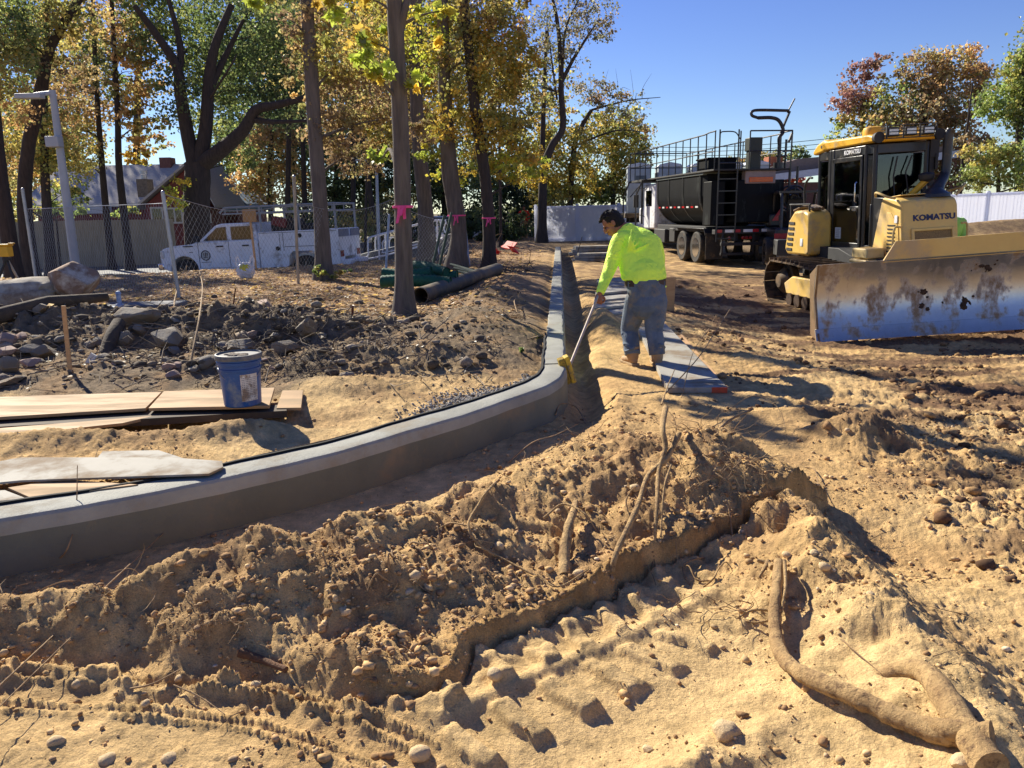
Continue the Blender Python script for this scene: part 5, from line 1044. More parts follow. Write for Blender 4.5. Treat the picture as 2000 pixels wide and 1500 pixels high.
def figure(label, J, face, up, shirt, pants, boots, hairm, hair_kind='short', vox=.006, group=None, glove=None, foldf=None, scale=1.0, belt=True, curlL=1.1, curlR=1.1, detail=True, toes=None, hem=None):
    o = J['pelvis'].copy(); o.z = min(J['aL'].z, J['aR'].z)-.09; root = thing('person', label, 'person', o, group=group); K = {k: v-o for k, v in J.items() if k[:2] not in ('hd', 'pn', 'ts', 'so')}; s = scale
    M = head_frame(face, up); b = MB()
    # body (skin)
    lim(b, [K['pelvis'], K['waist'], K['chest'], K['neck']], [.13*s, .13*s, .14*s, .07*s], (1, .7)); head(b, K['head'], M, s)
    b.tube([K['neck']+V(0, 0, -.04), K['neck']*.4+K['head']*.6], [.062*s, .056*s], 14)
    for q in 'LR':
        lim(b, [K['s'+q], K['e'+q], K['w'+q]], [.05*s, .043*s, .027*s]); lim(b, [K['h'+q], K['k'+q], K['a'+q]], [.085*s, .06*s, .042*s])
        d = K['w'+q]-K['e'+q]; d = J.get('hd'+q, d); hand(b, K['w'+q], d, J.get('pn'+q, V(0, 1, 0)), J.get('ts'+q, V(0, 1, .3)), curlL if q == 'L' else curlR, s)
        b.ell(K['a'+q]+V(0, .05, -.05), (.04, .1, .035))
    body = b.build('body', M_skin, root); remesh(body, vox, 3, .4)
    if glove:
        for q in 'LR':
            b = MB(); d = J.get('hd'+q, K['w'+q]-K['e'+q]); hand(b, K['w'+q], d, J.get('pn'+q, V(0, 1, 0)), J.get('ts'+q, V(0, 1, .3)), curlL if q == 'L' else curlR, s*1.1); b.tube([K['w'+q]-Vector(d).normalized()*.05, K['w'+q]+Vector(d).normalized()*.02], .034*s, 12); remesh(b.build('glove', glove, root), .004, 2, .4)
    # shirt
    b = MB(); hemp = K['waist']*(.88)+K['pelvis']*.12
    lim(b, [hemp, K['waist'], K['waist']*.5+K['chest']*.5, K['chest'], K['neck']*.75+K['chest']*.25], [.205*s, .212*s, .215*s, .20*s, .10*s], (1.04, .74), (0, 1, 0), 28)
    b.tube([hemp+V(0, 0, -.02), hemp+V(0, 0, .03)], .212*s, 28, True, (0, 1, 0), (1.04, .74))
    for q in 'LR':
        lim(b, [K['chest']*.6+K['s'+q]*.4, K['s'+q], K['e'+q], K['w'+q]*.93+K['e'+q]*.07], [.095*s, .088*s, .066*s, .044*s]); b.tube([K['w'+q]*.9+K['e'+q]*.1, K['w'+q]*.99+K['e'+q]*.01], .041*s, 14)
    b.tube([K['neck']-V(0, 0, .05), K['neck']+(K['head']-K['neck'])*.16], [.092*s, .069*s], 18)
    if foldf: foldf(b, K)
    remesh(b.build('shirt', shirt, root), max(.007, vox), 3, .4)
    # trousers
    b = MB(); lim(b, [K['hL']*.5+K['hR']*.5+V(0, 0, -.02), K['pelvis'], K['waist']*.5+K['pelvis']*.5], [.165*s, .18*s, .180*s], (1.05, .74), (0, 1, 0), 24)
    for q in 'LR':
        lim(b, [K['h'+q]+V(0, 0, .02), K['h'+q]*.5+K['k'+q]*.5, K['k'+q], K['k'+q]*.5+K['a'+q]*.5, K['a'+q]+V(0, 0, -.06)], [.115*s, .108*s, .087*s, .083*s, .080*s], None, (0, 1, 0), 18, False)
        rd = random.Random(ord(q))
        for k in range(9):
            t = rd.choice((.42, .48, .52, .58, .85, .9, .95, .98)); p = (K['k'+q]*(2*t)+K['h'+q]*(1-2*t)) if t < .5 else (K['a'+q]*(2*t-1)+K['k'+q]*(2-2*t)); r = .09*s; a = rd.uniform(0, 6.28)
            b.tube([p+V(r*math.cos(a+u)*.93, r*math.sin(a+u)*.93, .025*math.sin(u*2+k)) for u in np.linspace(0, 1.8, 7)], .009, 6)
    remesh(b.build('trousers', pants, root), max(.007, vox), 2, .35)
    if belt:
        c = K['waist']*.5+K['pelvis']*.5; b = MB(); b.tube([c+V(0, 0, -.02), c+V(0, 0, .045)], .196*s, 32, True, (0, 1, 0), (1.04, .74)); b.build('belt', M_belt, root)
        b = MB()
        for a in (-150, -115, -90, -65, -30): b.box(c+V(.202*s*math.cos(R_(a)), .146*s*math.sin(R_(a)), 0), (.016, .012, .055))
        b.build('belt_loop', pants, root, True, .003)
    for q in 'LR':
        t = (toes or {}).get(q, V(-.15, 1, 0)).normalized(); a = K['a'+q]; z0 = (J['sole'+q]-o.z) if ('sole'+q) in J else a.z-.09; fz = V(a.x, a.y, z0); x_ = V(t.y, -t.x, 0)
        m = Matrix((x_, t, V(0, 0, 1))).transposed(); b = MB(); b.tube([a+V(0, 0, .03), fz+t*(-.01)+V(0, 0, .085), fz+t*.0+V(0, 0, .05)], [.066*s, .058*s, .052*s], 16)
        b.ell(fz+V(0, 0, .048)-t*.02, (.042*s, .055*s, .04), m); b.ell(fz+t*.12+V(0, 0, .042), (.047*s, .095*s, .038), m); b.ell(fz+t*.05+V(0, 0, .06), (.042*s, .08*s, .045), m)
        remesh(b.build('boot', boots, root), .007, 3, .4)
        b = MB(); pr = [(-.04, -.07), (.04, -.07), (.043, 0), (.038, .06), (.05, .14), (.043, .2), (.0, .23), (-.043, .2), (-.05, .14), (-.038, .06), (-.043, 0)]
        b.add([fz+m @ V(x*1.05*s, y*1.03*s, z) for z in (0, .024) for x, y in pr], [tuple(range(11))[::-1], tuple(range(11, 22))]+[(i, (i+1) % 11, 11+(i+1) % 11, 11+i) for i in range(11)]); b.build('sole', M_sole, root, True, .004)
    c = K['head']; b = MB()
    def hf(q): k = 1+.035*math.sin(q.x*23+q.z*9)*math.sin(q.y*19+q.x*5)+.02*math.sin(q.z*41+q.y*17); return q*k
    if hair_kind == 'short':
        b.ell(c+M @ V(0, .026, .042)*s, (.084*s, .098*s, .086*s), M, 40, 30, hf); b.ell(c+M @ V(0, .048, -.012)*s, (.079*s, .074*s, .095*s), M, 30, 20, hf)
        rh = random.Random(2)
        for _ in range(70): a_, t_ = rh.uniform(0, 6.28), rh.uniform(.1, 1.25); n_ = V(math.sin(t_)*math.cos(a_), math.sin(t_)*math.sin(a_), math.cos(t_)); p_ = V(n_.x*.08, n_.y*.094+.02, n_.z*.082+.045); b.tube([c+M @ p_*s, c+M @ (p_+n_*.012+V(0, -.012, .002))*s, c+M @ (p_+n_*.014+V(rh.uniform(-.01, .01), -.03, .0))*s], [.012*s, .010*s, .003*s], 5)
    else:
        b.ell(c+M @ V(0, .01, .06)*s, (.088*s, .105*s, .07*s), M, 24, 16); b.ell(c+M @ V(0, -.1, .05)*s, (.07*s, .07*s, .012*s), M, 20, 8)
    b.build('hair' if hair_kind == 'short' else 'hat', hairm, root)
    b = MB()
    for sx in (-1, 1): b.ell(c+M @ V(sx*.033, -.079, .004)*s, .0105*s, None, 10, 8)
    b.build('eyes', M_eye, root)
    b = MB()
    for sx in (-1, 1): b.ell(c+M @ V(sx*.034, -.092, .026)*s, (.019*s, .006*s, .005*s), M, 10, 6)
    b.build('eyebrows', M_hair, root)
    return root
# ---- the man with the broom
J = dict(pelvis=P(1263, 572, 7.86), waist=P(1257, 536, 7.94), chest=P(1246, 478, 8.12), neck=P(1221, 447, 8.22), head=P(1196, 437, 8.26),
         sL=P(1211, 470, 8.08), eL=P(1192, 522, 7.98), wL=P(1172, 572, 7.72), sR=P(1276, 476, 8.22), eR=P(1284, 520, 8.42), wR=P(1243, 540, 8.42),
         hL=P(1243, 590, 7.88), kL=P(1229, 645, 8.0), aL=P(1236, 700, 7.98), hR=P(1281, 590, 7.84), kR=P(1277, 645, 7.82), aR=P(1283, 700, 7.66))
HB = V(.47, 6.62, .16)                         # where the broom head touches the kerb face
HG = P(1163, 590, 7.62); SD = (HG-HB).normalized()
J['hdL'] = (V(-.25, -.15, -1)); J['pnL'] = V(.3, .95, 0); J['tsL'] = V(.9, -.3, .2); J['hdR'] = V(-.9, -.2, -.4); J['pnR'] = V(0, -.5, -.8); J['tsR'] = V(-.3, -.8, .3)
FL_, FR_ = on(1236, 714, .05), on(1284, 718, .05); J['aL'] = FL_+V(0, .03, .17); J['aR'] = FR_+V(0, .03, .19); J['soleL'] = hz(FL_.x, FL_.y, True)+.005; J['soleR'] = hz(FR_.x, FR_.y, True)+.01
for q in 'LR': J['a'+q].z = max(J['a'+q].z, J['sole'+q]+.09)
def folds(b, K):
    A = K['sL']*.45+K['eL']*.55+V(.11, -.03, .02); ch, wa = K['chest'], K['waist']
    for k, (dx, dz) in enumerate(((.10, .20), (.16, .16), (.22, .1), (.26, .02), (.2, -.08), (.05, .24))):
        e_ = A+V(dx, -.06+.02*(k % 2), dz); m_ = (A+e_)/2+V(0, -.075, 0); b.tube(smoothp([A+V(.01, -.03, 0), m_, e_], 4), [.016]*3+[.015]*3+[.007]*3, 6)
    for k in range(5): z = .02+.028*k; b.tube([wa+V(.235*math.cos(a), .166*math.sin(a), -z+.012*math.sin(3*a+k*2)) for a in np.linspace(R_(-175+20*k), R_(-60+12*k), 12)], .008, 6)
    for q in 'L':
        for k in range(7):
            t = .25+k*.11; p = K['s'+q]*(1-t)+K['e'+q]*t if t < .99 else K['e'+q]*.8+K['w'+q]*.2; r = .085-.02*t
            b.tube([p+V(r*math.cos(a)*.95, r*math.sin(a)*.95, .02*math.sin(a+k)) for a in np.linspace(R_(-200+30*(k % 3)), R_(-60), 8)], .007, 6)
figure('man in a bright yellow green shirt and blue jeans bending to brush the curb', J, (-.78, .1, -.62), (-.6, .15, .8), M_hiv, M_jean, M_boot, M_hair, vox=.0045, glove=None, foldf=folds,
       toes={'L': V(-.35, 1, 0), 'R': V(.05, 1, 0)}, curlL=1.25, scale=1.04)
# brush (held: a thing of its own)
br = thing('long_brush', 'long handled brush with a yellow head held by the man against the curb face', 'brush', HB)
b = MB(); b.tube([SD*.02, SD*1.75], .0125, 12); b.build('handle', mat('pale_handle', srgb(198, 178, 158), srgb(170, 150, 132), 10, .6), br)
bx = V(.06, 1, 0).normalized(); nz = V(-.35, .05, .93).normalized(); m = Matrix((bx.cross(nz), bx, nz)).transposed(); m = Matrix.Rotation(R_(-28), 3, 'Y') @ m
CB = P(1108, 722, 6.56)-HB; m = Euler((R_(6), R_(-17), R_(8))).to_matrix()
hb = MB(); hb.box(CB+m @ V(.02, 0, 0), (.045, .09, .25), m); hb.build('brush_head', mat('brush_yellow', srgb(228, 190, 56), srgb(200, 160, 44), 14, .7, dirt=srgb(130, 116, 90), damt=.4, dscale=14), br, True, .01)
hb = MB(); hb.box(CB+m @ V(-.03, 0, 0), (.055, .08, .24), m); hb.build('bristles', mat('bristles', srgb(206, 170, 60), srgb(130, 110, 54), 90, .9, bump=.8, bscale=200), br, True, .008)
hb = MB(); hb.tube([SD*-.0, SD*.12], .019, 12); hb.build('socket', M_blkm, br)
# ---- man in red far left of the white fence
q = on(1024, 466, -.1); q = V(q.x, min(q.y, 44), 0); q.z = hz(q.x, q.y); X = q
J2 = dict(pelvis=X+V(0, 0, .92), waist=X+V(0, .02, 1.08), chest=X+V(0, .02, 1.36), neck=X+V(0, 0, 1.5), head=X+V(0, -.02, 1.64), sL=X+V(-.19, 0, 1.42), eL=X+V(-.3, .02, 1.16), wL=X+V(-.14, -.1, 1.02), sR=X+V(.19, 0, 1.42), eR=X+V(.27, 0, 1.16), wR=X+V(.2, -.08, .95),
          hL=X+V(-.09, 0, .88), kL=X+V(-.1, 0, .5), aL=X+V(-.1, 0, .1), hR=X+V(.09, 0, .88), kR=X+V(.1, 0, .5), aR=X+V(.12, 0, .1))
figure('distant man in a red shirt and khaki trousers standing beside the white fence', J2, (.2, -1, -.2), (0, 0, 1), mat('red_shirt', srgb(222, 54, 36), rough=.8), mat('khaki', srgb(176, 140, 100), rough=.9), M_boot, M_hair, 'short', vox=.012, toes={'L': V(-.2, -1, 0), 'R': V(.2, -1, 0)})
# ---- worker mostly hidden behind the bulldozer
q = P(1864, 440, 17.0); X = V(q.x, q.y, hz(q.x, q.y)-.02)
J3 = dict(pelvis=X+V(0, .1, 1.0), waist=X+V(0, .1, 1.15), chest=X+V(.0, .02, 1.43), neck=X+V(-.08, -.05, 1.55), head=X+V(-.24, -.16, 1.56), sL=X+V(-.17, .0, 1.48), eL=X+V(-.3, -.15, 1.25), wL=X+V(-.3, -.4, 1.15), sR=X+V(.17, .0, 1.47), eR=X+V(.2, -.05, 1.2), wR=X+V(.12, -.25, 1.05),
          hL=X+V(-.09, .1, .82), kL=X+V(-.1, 0, .48), aL=X+V(-.1, .05, .1), hR=X+V(.09, .1, .82), kR=X+V(.1, 0, .48), aR=X+V(.12, .05, .1))
figure('worker in a pale green safety shirt half hidden behind the bulldozer hood', J3, (-.2, -.7, -.7), (0, -.5, .85), mat('hivis_green', srgb(176, 232, 110), srgb(160, 216, 100), 6, .8), M_jean, M_boot, M_hair, 'short', vox=.01, toes={'L': V(-.2, -1, 0), 'R': V(.2, -1, 0)})
# ================================================================ ROAD, FENCES, HOUSE, PICKUP
M_galv = mat('galvanised', srgb(176, 180, 184), srgb(150, 154, 158), 6, .4, metal=.6)
M_galv2 = mat('pole_grey', srgb(168, 176, 184), srgb(150, 158, 168), 3, .5)
M_asph = mat('asphalt', srgb(122, 124, 126), srgb(104, 106, 108), .8, .85, bump=.2, bscale=40)
def strip(name, L, Rr, z, m, kind='structure'):
    n = len(L); b = MB(); vs = [V(p[0], p[1], z(i)) for i, p in enumerate(L)]+[V(p[0], p[1], z(i)) for i, p in enumerate(Rr)]
    b.add(vs, [(i, i+1, n+i+1, n+i) for i in range(n-1)]); o = b.build(name, m, None, False); tag(o, kind=kind); return o
RE = ROADE[:]; zf = lambda i: -.66+.06*max(0, min(6, i-1))+.12*max(0, min(2, i-5))
off = [(p[0]-.15*(1 if 1 else 0), p[1]+.02) for p in RE]; farp = [(p[0]-1.2, p[1]+8.5) for p in RE]
strip('road', off, farp, lambda i: zf(i)+.03, M_asph)
b = MB()
for i in range(len(RE)-1):
    a, c = V(RE[i][0], RE[i][1], zf(i)), V(RE[i+1][0], RE[i+1][1], zf(i+1)); d = c-a; x, y, z = d.normalized(), None, V(0, 0, 1); y = z.cross(x).normalized(); m = Matrix((x, y, x.cross(y))).transposed(); b.box((a+c)/2+V(0, 0, .06), (d.length, .16, .22), m)
o = b.build('road_kerb', mat('kerb_pale', srgb(196, 192, 184), srgb(170, 166, 158), 3, .8), None, False, .01); tag(o, kind='structure')
# ---- galvanised lamp posts
def lamp_post(label, base, top, arm, r, box=None):
    root = thing('lamp_post', label, 'lamp post', base); t = top-base; b = MB(); b.tube([V(0, 0, -.3), t*.5, t], [r, r*.85, r*.62], 12); b.build('post', M_galv2, root)
    a = arm-base; b = MB(); b.tube([t-t.normalized()*.05, a+(t-a)*.3, a], [r*.5, r*.45, r*.4], 8); b.box(a, (.5, .18, .09)); b.build('lamp_arm', M_galv2, root, True, .01)
    if box is not None: b = MB(); b.box(box-base, (.26, .2, .2)); b.build('junction_box', M_galv2, root, True, .01)
    return root
q = on(147, 522, .0); Yp = 16.0; q = P(147, 520, Yp); q.z = hz(q.x, q.y)
lamp_post('tall galvanised lamp post leaning left behind the huge boulder', q, P(102, 176, Yp), P(58, 188, Yp-.2), .095, P(106, 277, Yp-.1))
q = P(739, 470, 36); q.z = hz(q.x, q.y)
lamp_post('slim distant lamp post seen left of the pink ribboned tree', q, P(735, 312, 36), P(706, 313, 36), .09)
# ---- chain link fence, leaning
def chain():
    Q = [(P(44, 370, 17.0), P(70, 545, 17.0)), (P(318, 376, 13.6), on(351, 583, .1)), (P(574, 345, 15.6), on(582, 553, .1)), (P(760, 420, 19.5), on(752, 530, .1)), (P(905, 410, 22), on(918, 520, .1))]
    Q = [(t, V(b_.x, b_.y, hz(b_.x, b_.y))) for t, b_ in Q]
    root = thing('chain_link_fence', 'sagging chain link fence on leaning steel posts in front of the white pickup', 'fence', Q[1][1])
    o = Q[1][1]
    for t, g in Q: b = MB(); b.tube([g-o-V(0, 0, .2), t-o], .032 if t.y < 20 else .03, 10); b.ell(t-o, .036, None, 8, 6); b.build('post', M_galv, root)
    b = MB()
    for i in range(len(Q)-1):
        t0, g0 = Q[i]; t1, g1 = Q[i+1]; hh = 1.75 if i else 1.6
        u0 = g0+(t0-g0).normalized()*hh; u1 = g1+(t1-g1).normalized()*hh; W = (g1-g0).length; n = int(W/.095)
        def pt(u, v): sag = .22*math.sin(math.pi*min(max(u, 0), 1))*v if i > 0 else 0; return g0.lerp(g1, u).lerp(u0.lerp(u1, u), v)-V(0, 0, sag)+V(0, .1*math.sin(u*9)*v, .04)-o
        k = hh/W*.62
        for j in range(-int(n*k)-1, n+1):
            for sg in (1, -1):
                pts = []
                for s in range(9):
                    v = s/8; u = j/n+(v*k if sg > 0 else (1-v)*k)
                    if 0 <= u <= 1: pts.append(pt(u, v))
                if len(pts) > 1: b.tube(pts, .0019, 3, False)
        b.tube([pt(s/10, 1.0) for s in range(11)], .006, 4, False)
    b.build('wire_mesh', M_galv, root, False)
chain()
# ---- stockade fence at the far side of the road
def panel_fence(name, label, A, B, ztA, ztB, zb, m, post=None, board=.14, th=.03, cap=None, nposts=None):
    root = thing(name, label, 'fence', (A.x, A.y, zb)); o = V(A.x, A.y, zb); d = V(B.x-A.x, B.y-A.y, 0); L = d.length; d.normalize(); an = math.atan2(d.y, d.x); b = MB(); n = int(L/board); rr = random.Random(8)
    for i in range(n):
        s = (i+.5)*L/n; zt = ztA+(ztB-ztA)*s/L+rr.uniform(-.01, .01)*(1 if cap is None else 0); p = d*s; b.box(V(p.x, p.y, (zt-zb)/2)+V(-d.y, d.x, 0)*(rr.uniform(-.004, .004)+(.004 if i % 2 else 0)), (L/n*.985, th, zt-zb), (0, 0, an))
    b.build('boards', m, root, False)
    if cap:
        b = MB(); mid = d*(L/2); pit = math.atan2(ztB-ztA, L); R3 = Euler((0, -pit, an)).to_matrix()
        b.box(V(mid.x, mid.y, (ztA+ztB)/2-zb-.04), (L, th+.05, .12), R3); b.box(V(mid.x, mid.y, .1), (L, th+.05, .12), (0, 0, an)); b.build('rail', cap, root, False, .004)
    for i in range(nposts or 0):
        s = L*i/(nposts-1); p = d*s; zt = ztA+(ztB-ztA)*s/L+.06; b = MB(); b.box(V(p.x, p.y, (zt-zb)/2), (.14, .14, zt-zb), (0, 0, an)); b.box(V(p.x, p.y, zt-zb+.02), (.18, .18, .05), (0, 0, an), (.6, .6)); b.build('post', post, root, True, .005)
    return root
M_stock = mat('stockade_wood', srgb(166, 156, 138), srgb(136, 128, 112), 2.5, .9, stretch=(6, 6, .6), bump=.3)
A, B = P(-60, 434, 36), P(338, 428, 37.0); panel_fence('wooden_fence', 'weathered grey wooden stockade fence in front of the brown roofed house', V(-26.5, 35.2, 0), V(B.x, B.y, 0), P(0, 432, 36).z, P(330, 428, 36.6).z, -.9, M_stock)
M_vin = bpy.data.materials.new('white_vinyl'); M_vin.use_nodes = True
_n = M_vin.node_tree.nodes; _L = M_vin.node_tree.links; _b = _n['Principled BSDF']; _b.inputs['Base Color'].default_value = (.84, .85, .88, 1); _b.inputs['Roughness'].default_value = .45
_t = _n.new('ShaderNodeBsdfTranslucent'); _t.inputs[0].default_value = (.86, .88, .95, 1); _m = _n.new('ShaderNodeMixShader'); _m.inputs[0].default_value = .7; _L.new(_b.outputs[0], _m.inputs[1]); _L.new(_t.outputs[0], _m.inputs[2]); _L.new(_m.outputs[0], _n['Material Output'].inputs[0])
A, B = P(1046, 404, 38), P(1290, 399, 38); panel_fence('white_fence', 'white vinyl privacy fence behind the man, left of the tank truck', A, B, A.z, B.z, hz(A.x, A.y)-.02, M_vin, M_vin, .16, .03, M_vin, 4)
A, B = P(1620, 390, 37.5), P(2090, 371, 36.5); panel_fence('white_fence', 'white vinyl fence with capped posts right of the bulldozer', A, B, A.z, B.z, .1, M_vin, M_vin, .16, .03, M_vin, 7)
b = MB(); A, B = P(1845, 470, 24), P(2100, 462, 24); A.z = B.z = 0; b.tube([V(0, 0, 0), (B-A)], .18, 4); o = b.build('black_edging', M_blkm, None, False); o.location = V(A.x, A.y, hz(A.x, A.y)+.25); tag(o, 'long dark barrier board lying in front of the dirt heap at the right', 'barrier')
b = MB(); A, B = P(1905, 470, 22), P(2080, 462, 21.5); b.tube([V(0, 0, 0), V(1.3, .05, .04), V(3.2, -.1, .1)], [.04, .05, .04], 8); o = b.build('pale_pole', M_lum, None); o.location = V(A.x, A.y, hz(A.x, A.y)+.15); tag(o, 'pale pole lying on the sand at the right edge', 'pole')
# ---- ramp with railings
def ramp():
    A = P(722, 516, 27); A.z = hz(A.x, A.y)-.1; root = thing('concrete_ramp', 'dark sided access ramp behind the fence, right of the pickup', 'ramp', A)
    b = MB(); b.prism([(-.5, 0), (3.0, .0), (3.0, 1.0), (-.5, .3)], 'y', .2, 1.8); b.build('ramp_slab', M_asph, root, True, .02)
    W_ = M_white
    for y in (.0, 1.5):
        rl = thing('handrail', 'near white tubular handrail sloping up beside the ramp' if y < 1 else 'far white tubular handrail behind the near one on the ramp', 'handrail', A); b = MB()
        b.tube(smoothp([V(.1, y, .9), V(0, y, .85), V(-.02, y, .35), V(.1, y, .2), V(2.4, y, .75), V(2.5, y, 1.1), V(2.4, y, 1.45), V(.3, y, .98), V(.1, y, .9)], 4), .03, 8)
        for x in (.35, 1.1, 1.85, 2.4): b.tube([V(x, y, -.1), V(x, y, .9+x*.24)], .03, 8)
        b.tube(smoothp([V(.6, y, .85), V(.5, y, .75), V(.5, y, .5), V(.6, y, .4), V(2.3, y, .8)], 3), .022, 6); b.build('rails', W_, rl)
ramp()
# ---- house
def house():
    Y = 46; base = -.75; R0_ = P(228, 322, Y+4); root = thing('house', 'brown shingled house with a dark red gable wing behind the stockade fence', 'house', (0, 0, base)); Z = lambda p: p.z-base
    M_roof = mat('shingle_roof', srgb(186, 180, 172), srgb(156, 150, 144), 6, .9, stretch=(.6, 1, 9), bump=.3); M_redw = mat('dark_red_siding', srgb(128, 62, 56), srgb(104, 52, 48), 3, .8, stretch=(1, 1, 8)); M_trim = mat('house_trim', srgb(206, 200, 188), rough=.6)
    xl = P(60, 400, Y).x; xr = P(372, 400, Y).x; ze = Z(P(200, 399, Y)); zr = Z(P(230, 322, Y+4)); xc = P(318, 322, Y).x
    b = MB(); b.box2((xl, Y+.5, 0), (xr, Y+8, ze+.1)); b.build('wall', M_redw, root, False)
    b = MB(); b.prism([(Y-.5, ze-.12), (Y-.5, ze), (Y+4.2, zr), (Y+8.9, ze), (Y+8.9, ze-.12), (Y+4.2, zr-.14)], 'x', xl-.4, xr+.2); b.build('roof', M_roof, root, False)
    b = MB(); b.box2((xl, Y-.54, ze-.16), (xc, Y-.48, ze+.02)); b.build('gutter', M_trim, root, False)
    # red gable wing facing right/front
    gx0, gx1 = P(292, 400, Y-1).x, P(400, 400, Y-1).x; gm = (gx0+gx1)/2+1.0; b = MB(); b.box2((gx0, Y-1.5, 0), (gx1, Y+2, ze-.1)); b.prism([(gx0, ze-.1), (gx1+.4, ze-.1), (gm+.3, zr-.35)], 'y', Y-1.5, Y+3); b.build('gable_wing', M_redw, root, False)
    b = MB(); pr = [(gx0-.5, ze-.35), (gx0-.5, ze-.2), (gm+.3, zr-.15), (gm+.3, zr-.3)]; b.prism(pr, 'y', Y-1.9, Y+3.2); b.prism([(gx1+.9, ze-.35), (gm+.3, zr-.3), (gm+.3, zr-.15), (gx1+.9, ze-.2)], 'y', Y-1.9, Y+3.2); b.build('gable_roof', M_roof, root, False)
    def win(x0, y0, x1, y1, n=2, YY=Y-1.5):
        a, c = P(x0, y1, YY), P(x1, y0, YY); w_ = c.x-a.x; h = c.z-a.z; b = MB(); t = .09; z0 = Z(a)
        b.box2((a.x, YY-.06, z0), (c.x, YY-.01, z0+t)); b.box2((a.x, YY-.06, z0+h-t), (c.x, YY-.01, z0+h))
        for k in range(n+1): x = a.x+(w_-t)*k/n; b.box2((x, YY-.055, z0+t), (x+t, YY-.012, z0+h-t))
        f = b.build('window', M_trim, root, False); b = MB(); b.box2((a.x+.03, YY-.03, z0+.03), (c.x-.03, YY-.004, z0+h-.03)); b.build('pane', M_glb, f, False)
    win(297, 404, 318, 436, 1); win(328, 405, 356, 437, 2); win(402, 416, 412, 436, 1, Y-1.5)
    b = MB(); c0 = P(285, 375, Y+.6); b.box2((c0.x-.32, Y+.2, ze), (c0.x+.32, Y+1.0, Z(P(285, 350, Y+.6)))); b.build('chimney', mat('stone_chimney', srgb(128, 116, 100), srgb(92, 84, 74), 9, .9, bump=.5), root, True, .02)
    b = MB(); zt = Z(P(285, 350, Y+.6)); b.cyl((c0.x, Y+.6, zt), (c0.x, Y+.6, zt+.25), .16); b.cyl((c0.x, Y+.6, zt+.3), (c0.x, Y+.6, zt+.5), .2); b.build('chimney_flue', M_galv, root)
    b = MB(); c1 = P(326, 318, Y+4); b.box2((c1.x-.35, Y+3.7, zr-.3), (c1.x+.35, Y+4.5, Z(P(326, 308, Y+4)))); b.build('chimney', mat('red_chimney', srgb(120, 84, 74), srgb(96, 66, 60), 9, .9), root, True, .02)
    # porch under the eave
    b = MB(); a, c = P(140, 418, Y-1), P(212, 410, Y-1); b.box2((a.x, Y-1.5, Z(a)), (c.x, Y-.6, Z(a)+.35)); b.build('porch_awning', mat('awning', srgb(186, 190, 200), srgb(150, 156, 170), 2, .6, stretch=(1, 1, 12)), root, False)
    # second house right of the oak
    Y2 = 50; r2 = thing('house', 'small red house with a pale blue grey gable roof right of the oak trunk', 'house', (0, 0, base)); Z2 = lambda p: p.z-base
    x0, x1 = P(405, 400, Y2).x, P(462, 400, Y2).x; zz = Z2(P(430, 402, Y2)); zt = Z2(P(426, 358, Y2))
    b = MB(); b.box2((x0, Y2, 0), (x1, Y2+6, zz)); b.build('wall', M_redw, r2, False); b = MB(); xm = P(424, 360, Y2).x
    b.prism([(x0-.4, zz-.3), (xm, zt-.1), (x1+.8, zz-.1), (x1+.8, zz+.1), (xm, zt+.1), (x0-.4, zz-.1)], 'y', Y2-.5, Y2+6.4); b.build('roof', mat('blue_roof', srgb(140, 160, 180), srgb(120, 138, 156), 4, .8), r2, False)
    b = MB(); b.prism([(x0, zz-.1), (x1, zz-.1), (xm, zt-.1)], 'y', Y2-.05, Y2+6); b.build('gable_wall', M_redw, r2, False)
    b = MB(); a, c = P(412, 402, Y2-.3), P(450, 404, Y2-.3); b.box2((a.x, Y2-.5, Z2(c)-.12), (c.x+1, Y2-.1, Z2(c)+.1)); b.build('porch_beam', M_trim, r2, False)
house()
